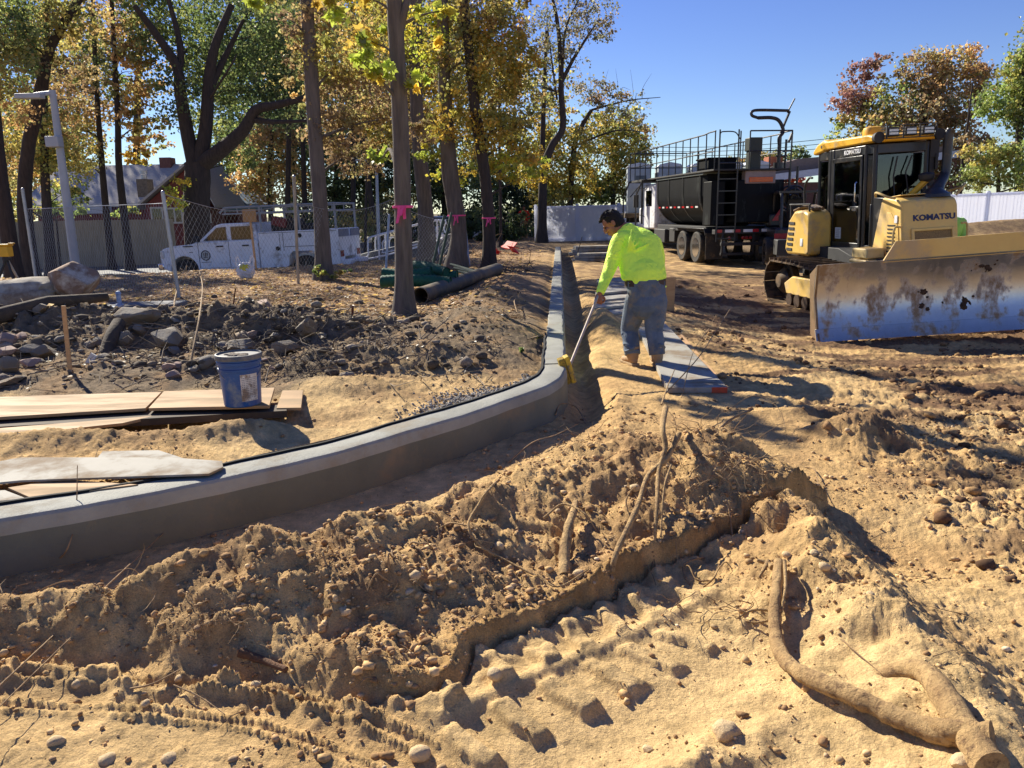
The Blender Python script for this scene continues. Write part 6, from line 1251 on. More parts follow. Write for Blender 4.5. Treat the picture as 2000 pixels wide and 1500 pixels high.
# ---- cupola far away
# ---- service pickup
def pickup():
    Y0 = 25.6; nose = P(307, 552, Y0); g = hz(-9.5, 27)+.03; root = thing('pickup_truck', 'white crew cab service pickup with utility body and ladder rack parked on the road', 'pickup', (nose.x, Y0+.4, -.60), (0, R_(-1.3), R_(-8)))
    Wd = 2.0; b = MB()
    def arch(cx, r, n=8): return [(cx+r*math.cos(a), .42+r*math.sin(a)) for a in [math.pi*(1-i/n) for i in range(n+1)]]
    low = [(.05, .55)]+[(.14, .5)]+[p for p in arch(.86, .50)]+[(1.5, .42), (3.52, .42), (3.52, 1.38), (1.36, 1.36), (1.2, 1.30), (.5, 1.26), (.16, 1.18), (.03, 1.0)]
    b.prism(low[::1], 'y', .02, Wd-.02); body = b.build('body', M_white, root, True, .03)
    b = MB(); b.prism([(1.38, 1.36), (2.02, 1.86), (2.25, 1.925), (3.2, 1.93), (3.4, 1.88), (3.52, 1.38)], 'y', .13, Wd-.13); gh = b.build('cab_roof', M_white, root, True, .04)
    b = MB(); b.prism([(1.58, 1.39), (2.1, 1.80), (2.42, 1.82), (2.42, 1.39)], 'y', .118, .14); b.prism([(2.58, 1.39), (2.58, 1.82), (3.25, 1.82), (3.3, 1.78), (3.3, 1.39)], 'y', .118, .14); b.build('side_window', M_glb, gh, False)
    b = MB(); b.add([(1.40, .25, 1.40), (1.40, Wd-.25, 1.40), (1.99, Wd-.3, 1.86), (1.99, .3, 1.86)], [(0, 1, 2, 3)]); b.build('windscreen', M_glb, gh, False)
    b = MB()
    for x in (1.42, 2.5, 3.36): b.box2((x, .012, .5), (x+.012, .021, 1.36))
    b.box2((1.5, .012, .5), (3.4, .02, .508)); b.build('door_gap', M_blkm, body, False)
    for x in (2.2, 3.1): b = MB(); b.box((x, -.0, 1.2), (.22, .05, .045)); b.build('door_handle', M_blkm, body, True, .01)
    b = MB(); b.box((1.5, -.12, 1.46), (.12, .22, .2)); b.build('mirror', M_blkm, body, True, .03)
    b = MB(); b.box((.13, .12, 1.0), (.12, .28, .26)); b.build('headlight', M_lens, body, True, .03); b = MB(); b.box((.13, Wd-.12, 1.0), (.12, .28, .26)); b.build('headlight', M_lens, body, True, .03)
    b = MB(); b.box((.05, Wd/2, .92), (.08, 1.3, .42)); b.build('grille', M_blkm, body, True, .02); b = MB(); b.box((.02, Wd/2, .6), (.22, Wd, .22)); b.build('bumper', M_chr, body, True, .04)
    for x, y in ((.86, .16), (.86, Wd-.16), (5.05, .16), (5.05, Wd-.16)):
        b = MB(); b.lathe((x, y, .405), [(.24, -.12), (.37, -.13), (.405, -.09), (.405, .09), (.37, .13), (.24, .12)], 28, (0, 1, 0)); wl = b.build('wheel', M_rub, root); b = MB(); b.lathe((x, y, .405), [(.25, -.115), (.2, -.08), (.07, -.09), (0, -.1)], 20, (0, 1, 0)) if y < 1 else b.lathe((x, y, .405), [(0, .1), (.07, .09), (.2, .08), (.25, .115)], 20, (0, 1, 0))
        for k in range(5): a = k*2*math.pi/5; b.box((x+.14*math.cos(a), y-.12*(1 if y < 1 else -1), .405+.14*math.sin(a)), (.17, .02, .045), (0, -a, 0))
        b.build('rim', M_chr, wl)
    ub = MB(); ub.prism([(3.58, .45), (4.45, .45), (4.55, .5), (4.6, .85), (4.72, .95), (5.35, .95), (5.48, .85), (5.55, .5), (5.65, .45), (6.3, .5), (6.3, 1.62), (3.58, 1.60)], 'y', -.02, .46); ub.prism([(3.58, .45), (4.45, .45), (4.55, .5), (4.6, .85), (4.72, .95), (5.35, .95), (5.48, .85), (5.55, .5), (5.65, .45), (6.3, .5), (6.3, 1.62), (3.58, 1.60)], 'y', Wd-.46, Wd+.02)
    ub.box2((3.6, .4, .7), (6.25, Wd-.4, .85)); u = ub.build('utility_body', M_white, root, True, .015)
    b = MB()
    for x in (4.3, 4.42, 5.72): b.box2((x, -.028, .98), (x+.012, -.019, 1.56))
    b.box2((4.45, -.028, 1.10), (5.7, -.019, 1.115)); b.box2((3.62, -.028, 1.56), (6.25, -.019, 1.572)); b.build('door_gap', M_blkm, u, False)
    for x, z in ((4.22, 1.06), (5.0, 1.45), (5.9, 1.3)): b = MB(); b.lathe((x, -.03, z), [(.07, -.01), (.07, .012), (.03, .02)], 16, (0, -1, 0)); b.build('latch', M_blkm, u)
    # tailgate and rear
    b = MB(); b.box2((6.22, .44, .75), (6.28, Wd-.44, 1.35)); b.build('tailgate', M_white, root, True, .01)
    b = MB(); b.box2((6.3, .0, 1.36), (6.33, .9, 1.6)); b.box2((6.3, 1.1, 1.36), (6.33, Wd, 1.6)); b.build('rear_panel', mat('panel_grey', srgb(120, 126, 146), rough=.5), root, False)
    b = MB(); b.box2((6.3, .1, .45), (6.6, Wd-.1, .62)); b.build('rear_bumper', M_white, root, True, .02)
    for y in (.2, Wd-.2):
        b = MB()
        for k in range(3): b.box2((6.302, y-.16+k*.11, .72), (6.32, y-.09+k*.11, .92))
        b.build('tail_light', mat('tail_red', srgb(150, 40, 36)), root, False)
    # rack
    b = MB(); zt = 2.42
    for y in (.06, Wd-.06):
        b.tube([V(2.3, y, zt-.16), V(2.5, y, zt), V(6.25, y, zt)], .035, 6); b.tube([V(2.4, y, zt-.2), V(6.25, y, zt-.2)], .03, 6)
        for x in (3.68, 5.0, 6.22): b.tube([V(x, y, 1.6), V(x, y, zt)], .04, 4)
        for k in range(9): x = 2.5+k*.42; b.tube([V(x, y, zt-.2), V(x, y, zt)], .02, 4)
    for x in (2.5, 3.7, 5.0, 6.22): b.tube([V(x, .06, zt), V(x, Wd-.06, zt)], .03, 6)
    b.build('ladder_rack', mat('rack_grey', srgb(160, 166, 170), srgb(140, 146, 150), 4, .5), root)
    b = MB(); b.box((3.0, .6, zt-.05), (1.5, .5, .14)); b.box((2.9, 1.2, zt-.02), (1.2, .3, .1)); b.build('rack_load', mat('load_green', srgb(96, 120, 116), rough=.7), root, True, .02)
    b = MB(); b.box((4.2, 1.0, 1.75), (.9, .8, .5)); b.box((4.9, 1.2, 1.65), (.6, .6, .35)); b.build('cargo', M_blkm, root, True, .06); b = MB(); b.box((4.1, .6, 1.9), (.5, .3, .3), (0, R_(15), 0)); b.build('cargo', mat('dull_red', srgb(130, 60, 56), rough=.7), root, True, .05)
    # round emblem on the door
    b = MB(); b.torus((1.66, .014, .92), .155, .016, (0, 1, 0), 32, 6); em = b.build('door_emblem', M_blkm, body)
    b = MB(); b.lathe((1.66, .016, .92), [(.14, 0), (.14, .004)], 28, (0, -1, 0)); b.build('emblem_disc', mat('emblem_pale', srgb(196, 198, 196), rough=.5), em)
    b = MB()
    for k, h in enumerate((.10, .15, .13)): x = 1.60+k*.06; b.box((x, .008, .93+h*.1), (.022, .006, h)); b.box((x, .008, .97), (.04, .006, .03))
    b.box((1.66, .008, .85), (.16, .006, .02)); b.build('emblem_mark', M_blkm, em, False)
    b = MB()
    for k in range(9): b.box((1.5+k*.042, .014, .70), (.03, .006, .016))
    b.box((1.16, .014, 1.04), (.13, .006, .02)); b.build('small_lettering', M_blkm, body, False)
    b = MB(); b.box2((.9, -.01, 1.22), (1.25, .03, 1.25)); b.build('badge', M_blkm, body, False)
    return root
pickup()
# ---- small things on the left
def tripod():
    q = P(20, 548, 13.2); q.z = hz(q.x, q.y)+.1; h = P(16, 505, 13.2).z-q.z; root = thing('survey_tripod', 'yellow laser level on a dark tripod at the left edge behind the boulder', 'survey level', q)
    for a in (80, 200, 320): b = MB(); b.tube([V(0, 0, h), V(.36*math.cos(R_(a)), .36*math.sin(R_(a)), -.05)], [.022, .018], 6); b.build('leg', M_blkm if a != 80 else M_galv, root)
    b = MB(); b.lathe((0, 0, h), [(.07, -.03), (.07, .02)], 16); b.build('tripod_head', M_blkm, root)
    b = MB(); b.box((0, 0, h+.12), (.17, .15, .17)); b.box((0, 0, h+.225), (.2, .17, .035)); b.box((.12, 0, h+.25), (.1, .06, .02)); b.build('laser_level', mat('safety_yellow', srgb(228, 176, 40), rough=.5), root, True, .015)
tripod()
q = P(229, 560, 11.8); q.z = hz(q.x, q.y); b = MB(); b.lathe((0, 0, 0), [(.06, -.1), (.06, .12), (.035, .14), (.035, .27), (.045, .28), (.03, .32), (0, .33)], 14); b.box((-.12, .0, .05), (.3, .14, .07), (0, R_(8), 0)); o = b.build('marker_post', mat('white_blue', srgb(206, 216, 226), srgb(110, 140, 180), 18, .6), None); o.location = q; tag(o, 'short white and blue post with a white base right of the rounded boulder', 'marker post')
b = MB(); q = P(275, 565, 12.2); q.z = hz(q.x, q.y)+.05; b.box((0, 0, .0), (1.2, .6, .1), (0, 0, R_(3))); o = b.build('paving_slab', M_asph, None, True, .02); o.location = q; tag(o, 'dark concrete slab lying flat right of the marker post', 'slab')
def bag():
    q = on(481, 543, .1); q.z -= .02; root = thing('plastic_bag', 'white plastic shopping bag with something yellow inside standing by the road edge', 'plastic bag', q); s = 1.25
    b = MB(); b.ell((0, 0, .15*s), (.17*s, .11*s, .16*s), None, 40, 26, lambda p: Vector((p.x*(1-.28*max(0, p.z)), p.y*(1-.3*max(0, p.z)), max(p.z, -.86)))*(1+.09*math.sin(p.x*9+p.z*5)*math.cos(p.y*11+p.z*4)+.05*math.sin(p.z*23+p.x*17)+.04*math.sin(p.x*37-p.z*13)))
    m = bpy.data.materials.new('thin_plastic'); m.use_nodes = True; bs = m.node_tree.nodes['Principled BSDF']; bs.inputs['Base Color'].default_value = (.8, .8, .82, 1); bs.inputs['Roughness'].default_value = .35; bs.inputs['Alpha'].default_value = .88
    b.build('bag_body', m, root, True, auto=25)
    b = MB()
    for sx in (-1, 1): b.tube(smoothp([V(sx*.13*s, 0, .2*s), V(sx*.17*s, .0, .32*s), V(sx*.14*s, 0, .44*s), V(sx*.10*s, 0, .34*s), V(sx*.06*s, 0, .22*s)], 3), .024, 6, True, (0, 1, 0), (1, .4))
    b.build('bag_handle', m, root)
    b = MB(); b.ell((0, -.01, .17*s), (.13*s, .1*s, .12*s)); b.build('contents', mat('contents_yellow', srgb(230, 214, 60), rough=.6), root)
bag()
q = P(490, 462, 21.0); zb = hz(q.x, q.y); t = P(487, 421, 21); root = thing('plywood_sign', 'blank tan board on a thin post in front of the pickup cab', 'sign', (q.x, q.y, zb)); b = MB(); b.tube([V(.05, .03, 0), V(t.x-q.x, .03, t.z-zb)], .03, 6); b.build('post', M_lum, root); b = MB(); b.box(V(t.x-q.x, 0, t.z-zb), (.36, .02, .33)); b.build('board', M_ply, root, False, .003)
# green ribbed rolls
M_grn = mat('green_netting', srgb(26, 96, 70), srgb(14, 60, 46), 24, .7, bump=.3)
def roll(label, a, c, r, seed):
    d = c-a; n = int(d.length/.035); b = MB(); L = d.length; pr = []
    for i in range(n+1): pr.append((r*(1+.07*(1 if i % 2 else -.6)), L*i/n))
    x, y, z = frame(d); vs = []; seg = 18; rd = random.Random(seed); bend = rd.uniform(-.05, .05)
    for (rr_, h) in pr:
        for k in range(seg): t = 2*math.pi*k/seg; vs.append(x*math.cos(t)*rr_+y*math.sin(t)*rr_+z*h+V(0, 0, bend*math.sin(math.pi*h/L)))
    N = len(pr); b.add(vs, [(i*seg+k, i*seg+(k+1) % seg, (i+1)*seg+(k+1) % seg, (i+1)*seg+k) for i in range(N-1) for k in range(seg)]); b.lathe(d*.999, [(r*.98, -.01), (r*.7, -.01), (r*.68, -.2), (0, -.2)], 18, d); b.lathe(V(0, 0, 0)+d*.001, [(r*.98, .01), (r*.7, .01), (r*.68, .2), (0, .2)], 18, d)
    o = b.build('green_roll', M_grn, None, True, auto=60); o.location = a; tag(o, label, 'mesh roll', 'green mesh rolls'); return o
YR = 13.6
RL = [('nearest bottom green mesh roll left of the ribboned tree', (745, 550, YR), (880, 553, YR-.2), .105), ('upper left green mesh roll lying on the nearest one', (748, 534, YR+.35), (842, 532, YR+.2), .10), ('lighter green mesh roll on top at the back', (800, 520, YR+1.0), (872, 533, YR+.3), .095), ('green mesh roll at the right end pointing at the pipe', (838, 540, YR+.5), (893, 538, YR+.4), .095), ('bottom green mesh roll behind the nearest one', (770, 545, YR+.5), (858, 547, YR+.4), .10)]
for i, (lb, a, c, r) in enumerate(RL):
    a, c = P(*a), P(*c)
    roll(lb, a, c, r, i)
a, c = on(822, 594, .2), on(972, 536, .2); a.z += .13; c.z += .12; d = c-a; b = MB(); r = .135
b.lathe(V(0, 0, 0), [(r*.88, .9), (r*.88, 0), (r, 0), (r, d.length*.66), (r*1.06, d.length*.665), (r*1.06, d.length*.69), (r, d.length*.695), (r, d.length), (0, d.length)], 28, d); o = b.build('drain_pipe', mat('dusty_black_pipe', srgb(88, 82, 70), srgb(62, 60, 54), 5, .6, dirt=srgb(130, 112, 86), damt=.4), None, True, auto=40); o.location = a; tag(o, 'long dark drain pipe with an open end lying past the big ribboned tree', 'pipe')
b = MB()
for i in range(4): a, c = P(880+i*7, 516+i*7, 17.5-i*.4), P(935+i*5, 532+i*4, 16.8-i*.3); b.tube([a-P(880, 516, 17.5), c-P(880, 516, 17.5)], .03, 6)
o = b.build('green_stakes', mat('dark_green_metal', srgb(60, 84, 72), rough=.6), None); o.location = P(880, 516, 17.5); tag(o, 'bundle of dark green rods between the rolls and the pipe', 'rod bundle')
for i, (x0, y0, x1, y1, Y_) in enumerate([(868, 420, 842, 520, 19), (882, 415, 856, 522, 19.2)]):
    a, c = P(x1, y1, Y_), P(x0, y0, Y_); a.z = hz(a.x, a.y); b = MB(); b.tube([V(0, 0, 0), c-a], .035, 5); o = b.build('fence_post', mat('dark_green_metal', (.03, .05, .04)), None); o.location = a; tag(o, ['left one of two dark green steel posts leaning on the twisted trunk', 'right one of two dark green steel posts leaning on the twisted trunk'][i], 'steel post')
b = MB(); q = on(985, 496, .3)
for i in range(6): b.box((random.uniform(-.4, .4), random.uniform(-.2, .2), random.uniform(.05, .3)), (.5, .3, .03), (random.uniform(-1, 1), random.uniform(-.6, .6), random.uniform(0, 3)))
o = b.build('red_sheet', mat('bright_red', srgb(226, 60, 48), rough=.6), None, False); o.location = q; tag(o, 'crumpled red sheet on the dirt heap left of the far curb', 'sheet')
# parked car far behind the trunks
def car(label, px, Y, m, yaw):
    q = P(px, 470, Y); q.z = hz(q.x, q.y); root = thing('parked_car', label, 'car', q, (0, 0, yaw)); b = MB(); b.prism([(-2.2, .3), (2.2, .3), (2.25, .75), (1.3, .95), (-2.1, .95), (-2.25, .7)], 'y', -.9, .9); b.build('body', m, root, True, .08)
    b = MB(); b.prism([(-1.7, .93), (1.2, .93), (.5, 1.42), (-1.2, 1.45)], 'y', -.78, .78); g_ = b.build('cabin', M_glb, root, True, .05); b = MB(); b.prism([(-1.2, 1.44), (.5, 1.41), (.45, 1.49), (-1.1, 1.52)], 'y', -.76, .76); b.build('car_roof', m, root, True, .03)
    for x in (-1.4, 1.4):
        for y in (-.82, .82): b = MB(); b.lathe((x, y, .33), [(.2, -.1), (.31, -.11), (.33, 0), (.31, .11), (.2, .1)], 20, (0, 1, 0)); b.build('wheel', M_rub, root)
car('pale parked car glimpsed between the grey trunk and the twisted trunk', 862, 44, M_white, R_(5))
car('dark parked car glimpsed behind the fence left of the distant man in red', 930, 46, M_blk, R_(-4))
# overhead wires
for i, (ya, yb) in enumerate(((283, 262), (291, 271), (299, 280))):
    a, c = P(1150, ya, 62), P(1700, yb, 58); b = MB(); b.tube([V(0, 0, 0)]+[(c-a)*(k/8)-V(0, 0, .5*math.sin(math.pi*k/8)) for k in range(1, 9)], .02, 4); o = b.build('overhead_wire', M_blkm, None); o.location = a; tag(o, ['highest overhead wire behind the tank truck railing', 'middle overhead wire behind the tank truck railing', 'lowest overhead wire behind the tank truck railing'][i], 'wire')
# ================================================================ TREES
LF = leafmat('leaf', .55)
M_bark = mat('grey_brown_bark', srgb(118, 108, 98), srgb(82, 75, 70), 5, .95, stretch=(3, 3, .4), bump=1.0, bscale=9)
M_barkd = mat('dark_bark', srgb(74, 64, 58), srgb(50, 44, 40), 5, .95, stretch=(3, 3, .5), bump=.8, bscale=14)
PAL = {'yg': [(.42, .46, .04), (.50, .44, .04), (.30, .36, .04), (.56, .42, .04)], 'yel': [(.55, .38, .05), (.48, .32, .04), (.36, .32, .05), (.26, .26, .05)], 'olive': [(.28, .28, .08), (.36, .30, .08), (.44, .36, .08), (.22, .23, .07), (.38, .26, .09)],
       'rust': [(.30, .20, .10), (.36, .27, .11), (.24, .17, .09), (.31, .27, .10)], 'orange': [(.54, .32, .12), (.60, .42, .15), (.42, .27, .11), (.46, .38, .13), (.30, .30, .10)], 'green': [(.12, .17, .05), (.17, .22, .06), (.09, .13, .04), (.24, .26, .07)],
       'dark': [(.07, .11, .04), (.10, .14, .05), (.06, .09, .035), (.15, .17, .06)], 'gold': [(.42, .36, .08), (.32, .32, .08), (.22, .26, .07), (.48, .36, .08)], 'pale': [(.26, .26, .16), (.2, .2, .12), (.3, .24, .14)], 'red': [(.40, .07, .05), (.32, .08, .08), (.46, .12, .06)],
       'maroon': [(.30, .15, .12), (.25, .14, .12), (.34, .19, .11), (.22, .19, .09)], 'brown': [(.34, .24, .11), (.30, .24, .11), (.27, .18, .09), (.26, .26, .11), (.40, .24, .10)], 'lgreen': [(.22, .30, .07), (.30, .36, .08), (.16, .22, .06), (.36, .34, .08)]}
STAR = []
for k in range(5):
    a = R_(-90+72*k+180); STAR += [(math.cos(a)*(1 if k else .35), math.sin(a)*(1 if k else .35)), (math.cos(a+R_(36))*.48, math.sin(a+R_(36))*.48)]
def leaf_arrays(cen, size, pal, rng, star=False, clc=None):
    n = len(cen); d = rng.normal(size=(n, 3)); d[:, 2] -= .35; d /= np.linalg.norm(d, axis=1)[:, None]; e = rng.normal(size=(n, 3)); e -= d*(e*d).sum(1)[:, None]; e /= np.linalg.norm(e, axis=1)[:, None]; f_ = np.cross(d, e)
    s = (size*rng.uniform(.6, 1.35, n))[:, None]
    if star:
        k = len(STAR); v = np.zeros((n, k, 3))
        for i, (a, b_) in enumerate(STAR): v[:, i] = cen+d*(-b_)*s*.55+e*a*s*.55+f_*(abs(a)*.15)*s
    else:
        k = 4; w_ = .42; v = np.stack([cen-d*s*.5, cen+e*s*w_+f_*s*.12, cen+d*s*.5, cen-e*s*w_+f_*s*.12], 1)
    P_ = np.array(pal); c = P_[rng.integers(0, len(P_), n)]
    if clc is not None: c = .45*c+.55*clc
    c = c*rng.uniform(.7, 1.3, (n, 1)); col = np.concatenate([np.repeat(c, k, 0), np.ones((n*k, 1))], 1)
    return v.reshape(-1, 3), np.arange(n*k).reshape(n, k), col
def tree(label, trunk, r0, r1, blobs, bark, leafpx=5.6, limbs=(), name='tree', cat='tree', group=None, star=False, seed=0, flare=True, nbr=5, barkwarp=.03, dens=1.0, clump=.5):
    """trunk: world points; limbs: (points, ra, rb); blobs: (px, py, Y, rpx, rpy, palette[, density])"""
    rng = np.random.default_rng(1000+seed); rd = random.Random(seed); o = Vector(trunk[0]); root = thing(name, label, cat, o, group=group); b = MB()
    tp = smoothp([Vector(p)-o for p in trunk], 6); n = len(tp); rad = []
    for i, p in enumerate(tp):
        t = i/(n-1); r = r0+(r1-r0)*t
        if flare: r += r0*.55*math.exp(-p.z/(r0*1.8)) if p.z > -.01 else r0*.55
        rad.append(r*(1+barkwarp*rd.uniform(-1, 1)))
    b.tube([tp[0]-V(0, 0, .3)]+tp, [rad[0]*1.1]+rad, 16 if r0 > .12 else 9)
    axis = list(zip(tp, rad))
    for (pts, ra, rb) in limbs:
        q = smoothp([Vector(p)-o for p in pts], 5); k = len(q); rr = [ra+(rb-ra)*i/(k-1) for i in range(k)]; b.tube(q, rr, 9); axis += list(zip(q, rr))
    cens = []; cc = []; sz = []
    for bl in blobs:
        px, py, Y, rx, ry, pal = bl[:6]; dn = bl[6] if len(bl) > 6 else 1.0; c = P(px, py, Y)-o; k = Y/FPX; R3 = np.array([rx*k, min(rx, ry)*k*1.0, ry*k])
        nl = int(rx*ry*.35*dn*dens*(6.5/leafpx)**2*1.5)+20; ncl = max(4, int(nl/22)); u = rng.normal(size=(ncl, 3)); u /= np.linalg.norm(u, axis=1)[:, None]; u *= rng.uniform(.25, 1, (ncl, 1))**.5
        cl = np.array(c)+u*R3; idx = rng.integers(0, ncl, nl); P_ = np.array(PAL[pal]); ccol = P_[rng.integers(0, len(P_), ncl)]*rng.uniform(.65, 1.3, (ncl, 1))
        spread = clump*(rx*ry)**.5*k*.42; cens.append(cl[idx]+rng.normal(size=(nl, 3))*np.array([1, 1, .7])*spread*rng.uniform(.4, 1, (nl, 1))); cc.append(ccol[idx]); sz.append(np.full(nl, leafpx*k))
        # boughs into the leaf masses
        for j in range(nbr):
            tg = Vector(cl[rng.integers(0, ncl)]); cand = [a for a in axis if a[0].z < tg.z+.3] or axis; a = min(cand, key=lambda a: (a[0]-tg).length+.6*max(0, a[0].z-tg.z+.5)); d = tg-a[0]
            m_ = a[0]+d*.5+V(rd.uniform(-.1, .1), rd.uniform(-.1, .1), rd.uniform(-.02, .16))*d.length; q = smoothp([a[0], m_, tg], 4); ra = min(a[1]*.5, .015+.02*d.length); b.tube(q, [ra*(1-.85*i/(len(q)-1)) for i in range(len(q))], 5, False)
            if j < 3: axis += [(p, ra*.5) for p in q[3:]]
    b.build('trunk', bark, root, True, auto=80)
    if cens:
        cen = np.concatenate(cens); v, f, col = [], [], []
        vv, ff, co = leaf_arrays(cen, np.concatenate(sz), [(.3, .25, .05)], rng, star, None); k = ff.shape[1]; c0 = np.concatenate(cc)*rng.uniform(.72, 1.3, (len(cen), 1)); co[:, :3] = np.repeat(c0, k, 0)
        np_mesh('crown', vv, ff, LF, root, co)
    return root
def gr(px, py, Y): q = P(px, py, Y); q.z = hz(q.x, q.y); return q
# --- the near trunks
q = on(790, 614, .25); Y1 = q.y
tree('nearest tree, straight brown trunk with a bright pink ribbon and yellow green leaves overhead', [q, P(788, 480, Y1), P(784, 300, Y1), P(778, 150, Y1), P(770, 0, Y1), P(764, -160, Y1), P(758, -500, Y1)], .125, .09, [(700, 105, Y1-.3, 48, 40, 'yg', .5), (745, 140, Y1-.4, 28, 26, 'yg', .6), (680, 15, Y1, 60, 30, 'yg', .6), (730, 50, Y1+.3, 40, 40, 'yg', .4), (815, 155, Y1-.2, 22, 26, 'yg', .5), (845, 45, Y1, 40, 40, 'yg', .35), (500, -8, Y1-.5, 55, 16, 'yg', .6), (690, 90, Y1+.6, 60, 50, 'yel', .2), (660, -220, Y1, 130, 100, 'yg', .12), (860, -260, Y1+.5, 100, 100, 'yg', .12), (745, 300, Y1+1.6, 30, 14, 'yg', .5), (640, 12, Y1, 40, 16, 'yel', .4)], M_bark, 19, star=True, seed=1, limbs=[([P(781, 60, Y1), P(795, 0, Y1), P(820, -100, Y1+.3)], .06, .03)], nbr=4)
q = on(633, 546, .1); Y2 = q.y
tree('grey brown trunk standing right in front of the pickup with rusty brown foliage', [q, P(628, 440, Y2), P(614, 240, Y2), P(604, 80, Y2), P(597, -60, Y2), P(590, -400, Y2+.3)], .17, .12, [(655, 95, Y2+.5, 75, 75, 'olive'), (700, 190, Y2+.8, 75, 65, 'rust'), (650, 255, Y2+.4, 60, 45, 'rust'), (590, 185, Y2+.3, 28, 20, 'orange', .5), (590, 30, Y2, 60, 40, 'rust', .6), (690, 310, Y2+1, 55, 40, 'rust', .8), (745, 250, Y2+1.2, 40, 60, 'olive'), (620, -190, Y2+1, 110, 80, 'olive', .12), (575, 130, Y2, 26, 40, 'rust', .5), (720, 60, Y2+2, 60, 60, 'yel', .5)], M_bark, 7, seed=2)
q = on(897, 524, .1); Y3 = q.y
tree('twisted ivy scarred double trunk leaning right with a pink ribbon', [q+V(-.1, 0, 0), P(896, 450, Y3), P(880, 330, Y3), P(870, 200, Y3), P(866, 80, Y3), P(860, -150, Y3)], .21, .13, [(905, 120, Y3, 60, 70, 'olive'), (880, 230, Y3-.3, 45, 50, 'yel', .8), (830, 70, Y3, 55, 60, 'yg', .7), (910, 20, Y3+.5, 70, 50, 'olive'), (890, 330, Y3+.6, 45, 30, 'yg', .5), (880, -190, Y3, 110, 90, 'olive', .12), (830, 255, Y3+.8, 36, 30, 'rust', .8), (840, 300, Y3, 30, 20, 'yg', .6)], M_bark, 6.5, seed=3, limbs=[([q+V(.16, .05, 0), P(898, 470, Y3), P(885, 430, Y3), P(876, 380, Y3), P(868, 330, Y3), P(866, 250, Y3)], .12, .07)])
q = on(955, 526, .1); Y4 = q.y
tree('curved dark trunk with a thin pink ribbon, first tree left of the curb', [q, P(955, 450, Y4), P(948, 350, Y4), P(930, 230, Y4), P(918, 120, Y4), P(905, 0, Y4), P(895, -150, Y4)], .16, .10, [(970, 130, Y4, 60, 60, 'yel'), (1005, 200, Y4+.5, 50, 60, 'olive'), (1010, 110, Y4, 45, 45, 'yel', .8), (985, 60, Y4+.4, 50, 45, 'orange', .7), (960, 250, Y4, 45, 45, 'yel'), (1015, 285, Y4+1, 50, 40, 'yel', .9), (985, 330, Y4+.5, 60, 30, 'yg', .7), (940, 20, Y4, 60, 50, 'olive'), (930, -170, Y4, 100, 80, 'olive', .12), (1045, 330, Y4+2, 40, 26, 'yg', .7), (990, 10, Y4+1, 40, 40, 'olive', .8)], M_barkd, 6.5, seed=4)
tree('grey furrowed trunk between the nearest tree and the twisted one', [gr(836, 516, 23), P(830, 400, 23), P(818, 280, 23), P(812, 150, 23), P(812, -100, 23)], .24, .16, [(815, 120, 23.5, 60, 70, 'olive'), (800, 240, 23.8, 50, 50, 'rust'), (850, 180, 24, 50, 60, 'yel', .8), (770, 60, 24, 70, 60, 'olive'), (790, -150, 24, 120, 80, 'olive', .12)], M_bark, 6, seed=5)
# pink survey ribbons
M_pk = mat('pink_ribbon', srgb(250, 90, 150), srgb(236, 64, 130), 9, .5)
for (px_, py_, Y_, r_, L_, lb) in ((787, 404, Y1, .137, .22, 'bright pink ribbon tied round the nearest trunk'), (892, 421, Y3, .22, .24, 'pink ribbon tied round the twisted double trunk'), (955, 426, Y4, .165, .2, 'thin pink ribbon tied round the curved dark trunk')):
    c = P(px_, py_, Y_); b = MB(); b.lathe(V(0, 0, 0), [(r_*1.03, -.016), (r_*1.05, .0), (r_*1.03, .018)], 22); w_ = .045 if Y_ < 12 else .03
    for k, (dx, ln) in enumerate(((-.03, 1), (.025, .75), (.0, .55))):
        a = [V(dx+.015*k, -r_*1.08-.01*k, 0), V(dx*1.4, -r_*1.12-.015*k, -L_*ln*.5), V(dx*2-.01, -r_*1.1-.02*k, -L_*ln)]; n0 = len(b.v)
        for j, p in enumerate(a): b.v += [tuple(p+V(-w_/2, .004*j, 0)), tuple(p+V(w_/2, -.012*j, .01))]
        b.f += [(n0, n0+1, n0+3, n0+2), (n0+2, n0+3, n0+5, n0+4)]; b.m += [0, 0]
    o = b.build('ribbon', M_pk, None, True, auto=60); o.location = c; tag(o, lb, 'ribbon')
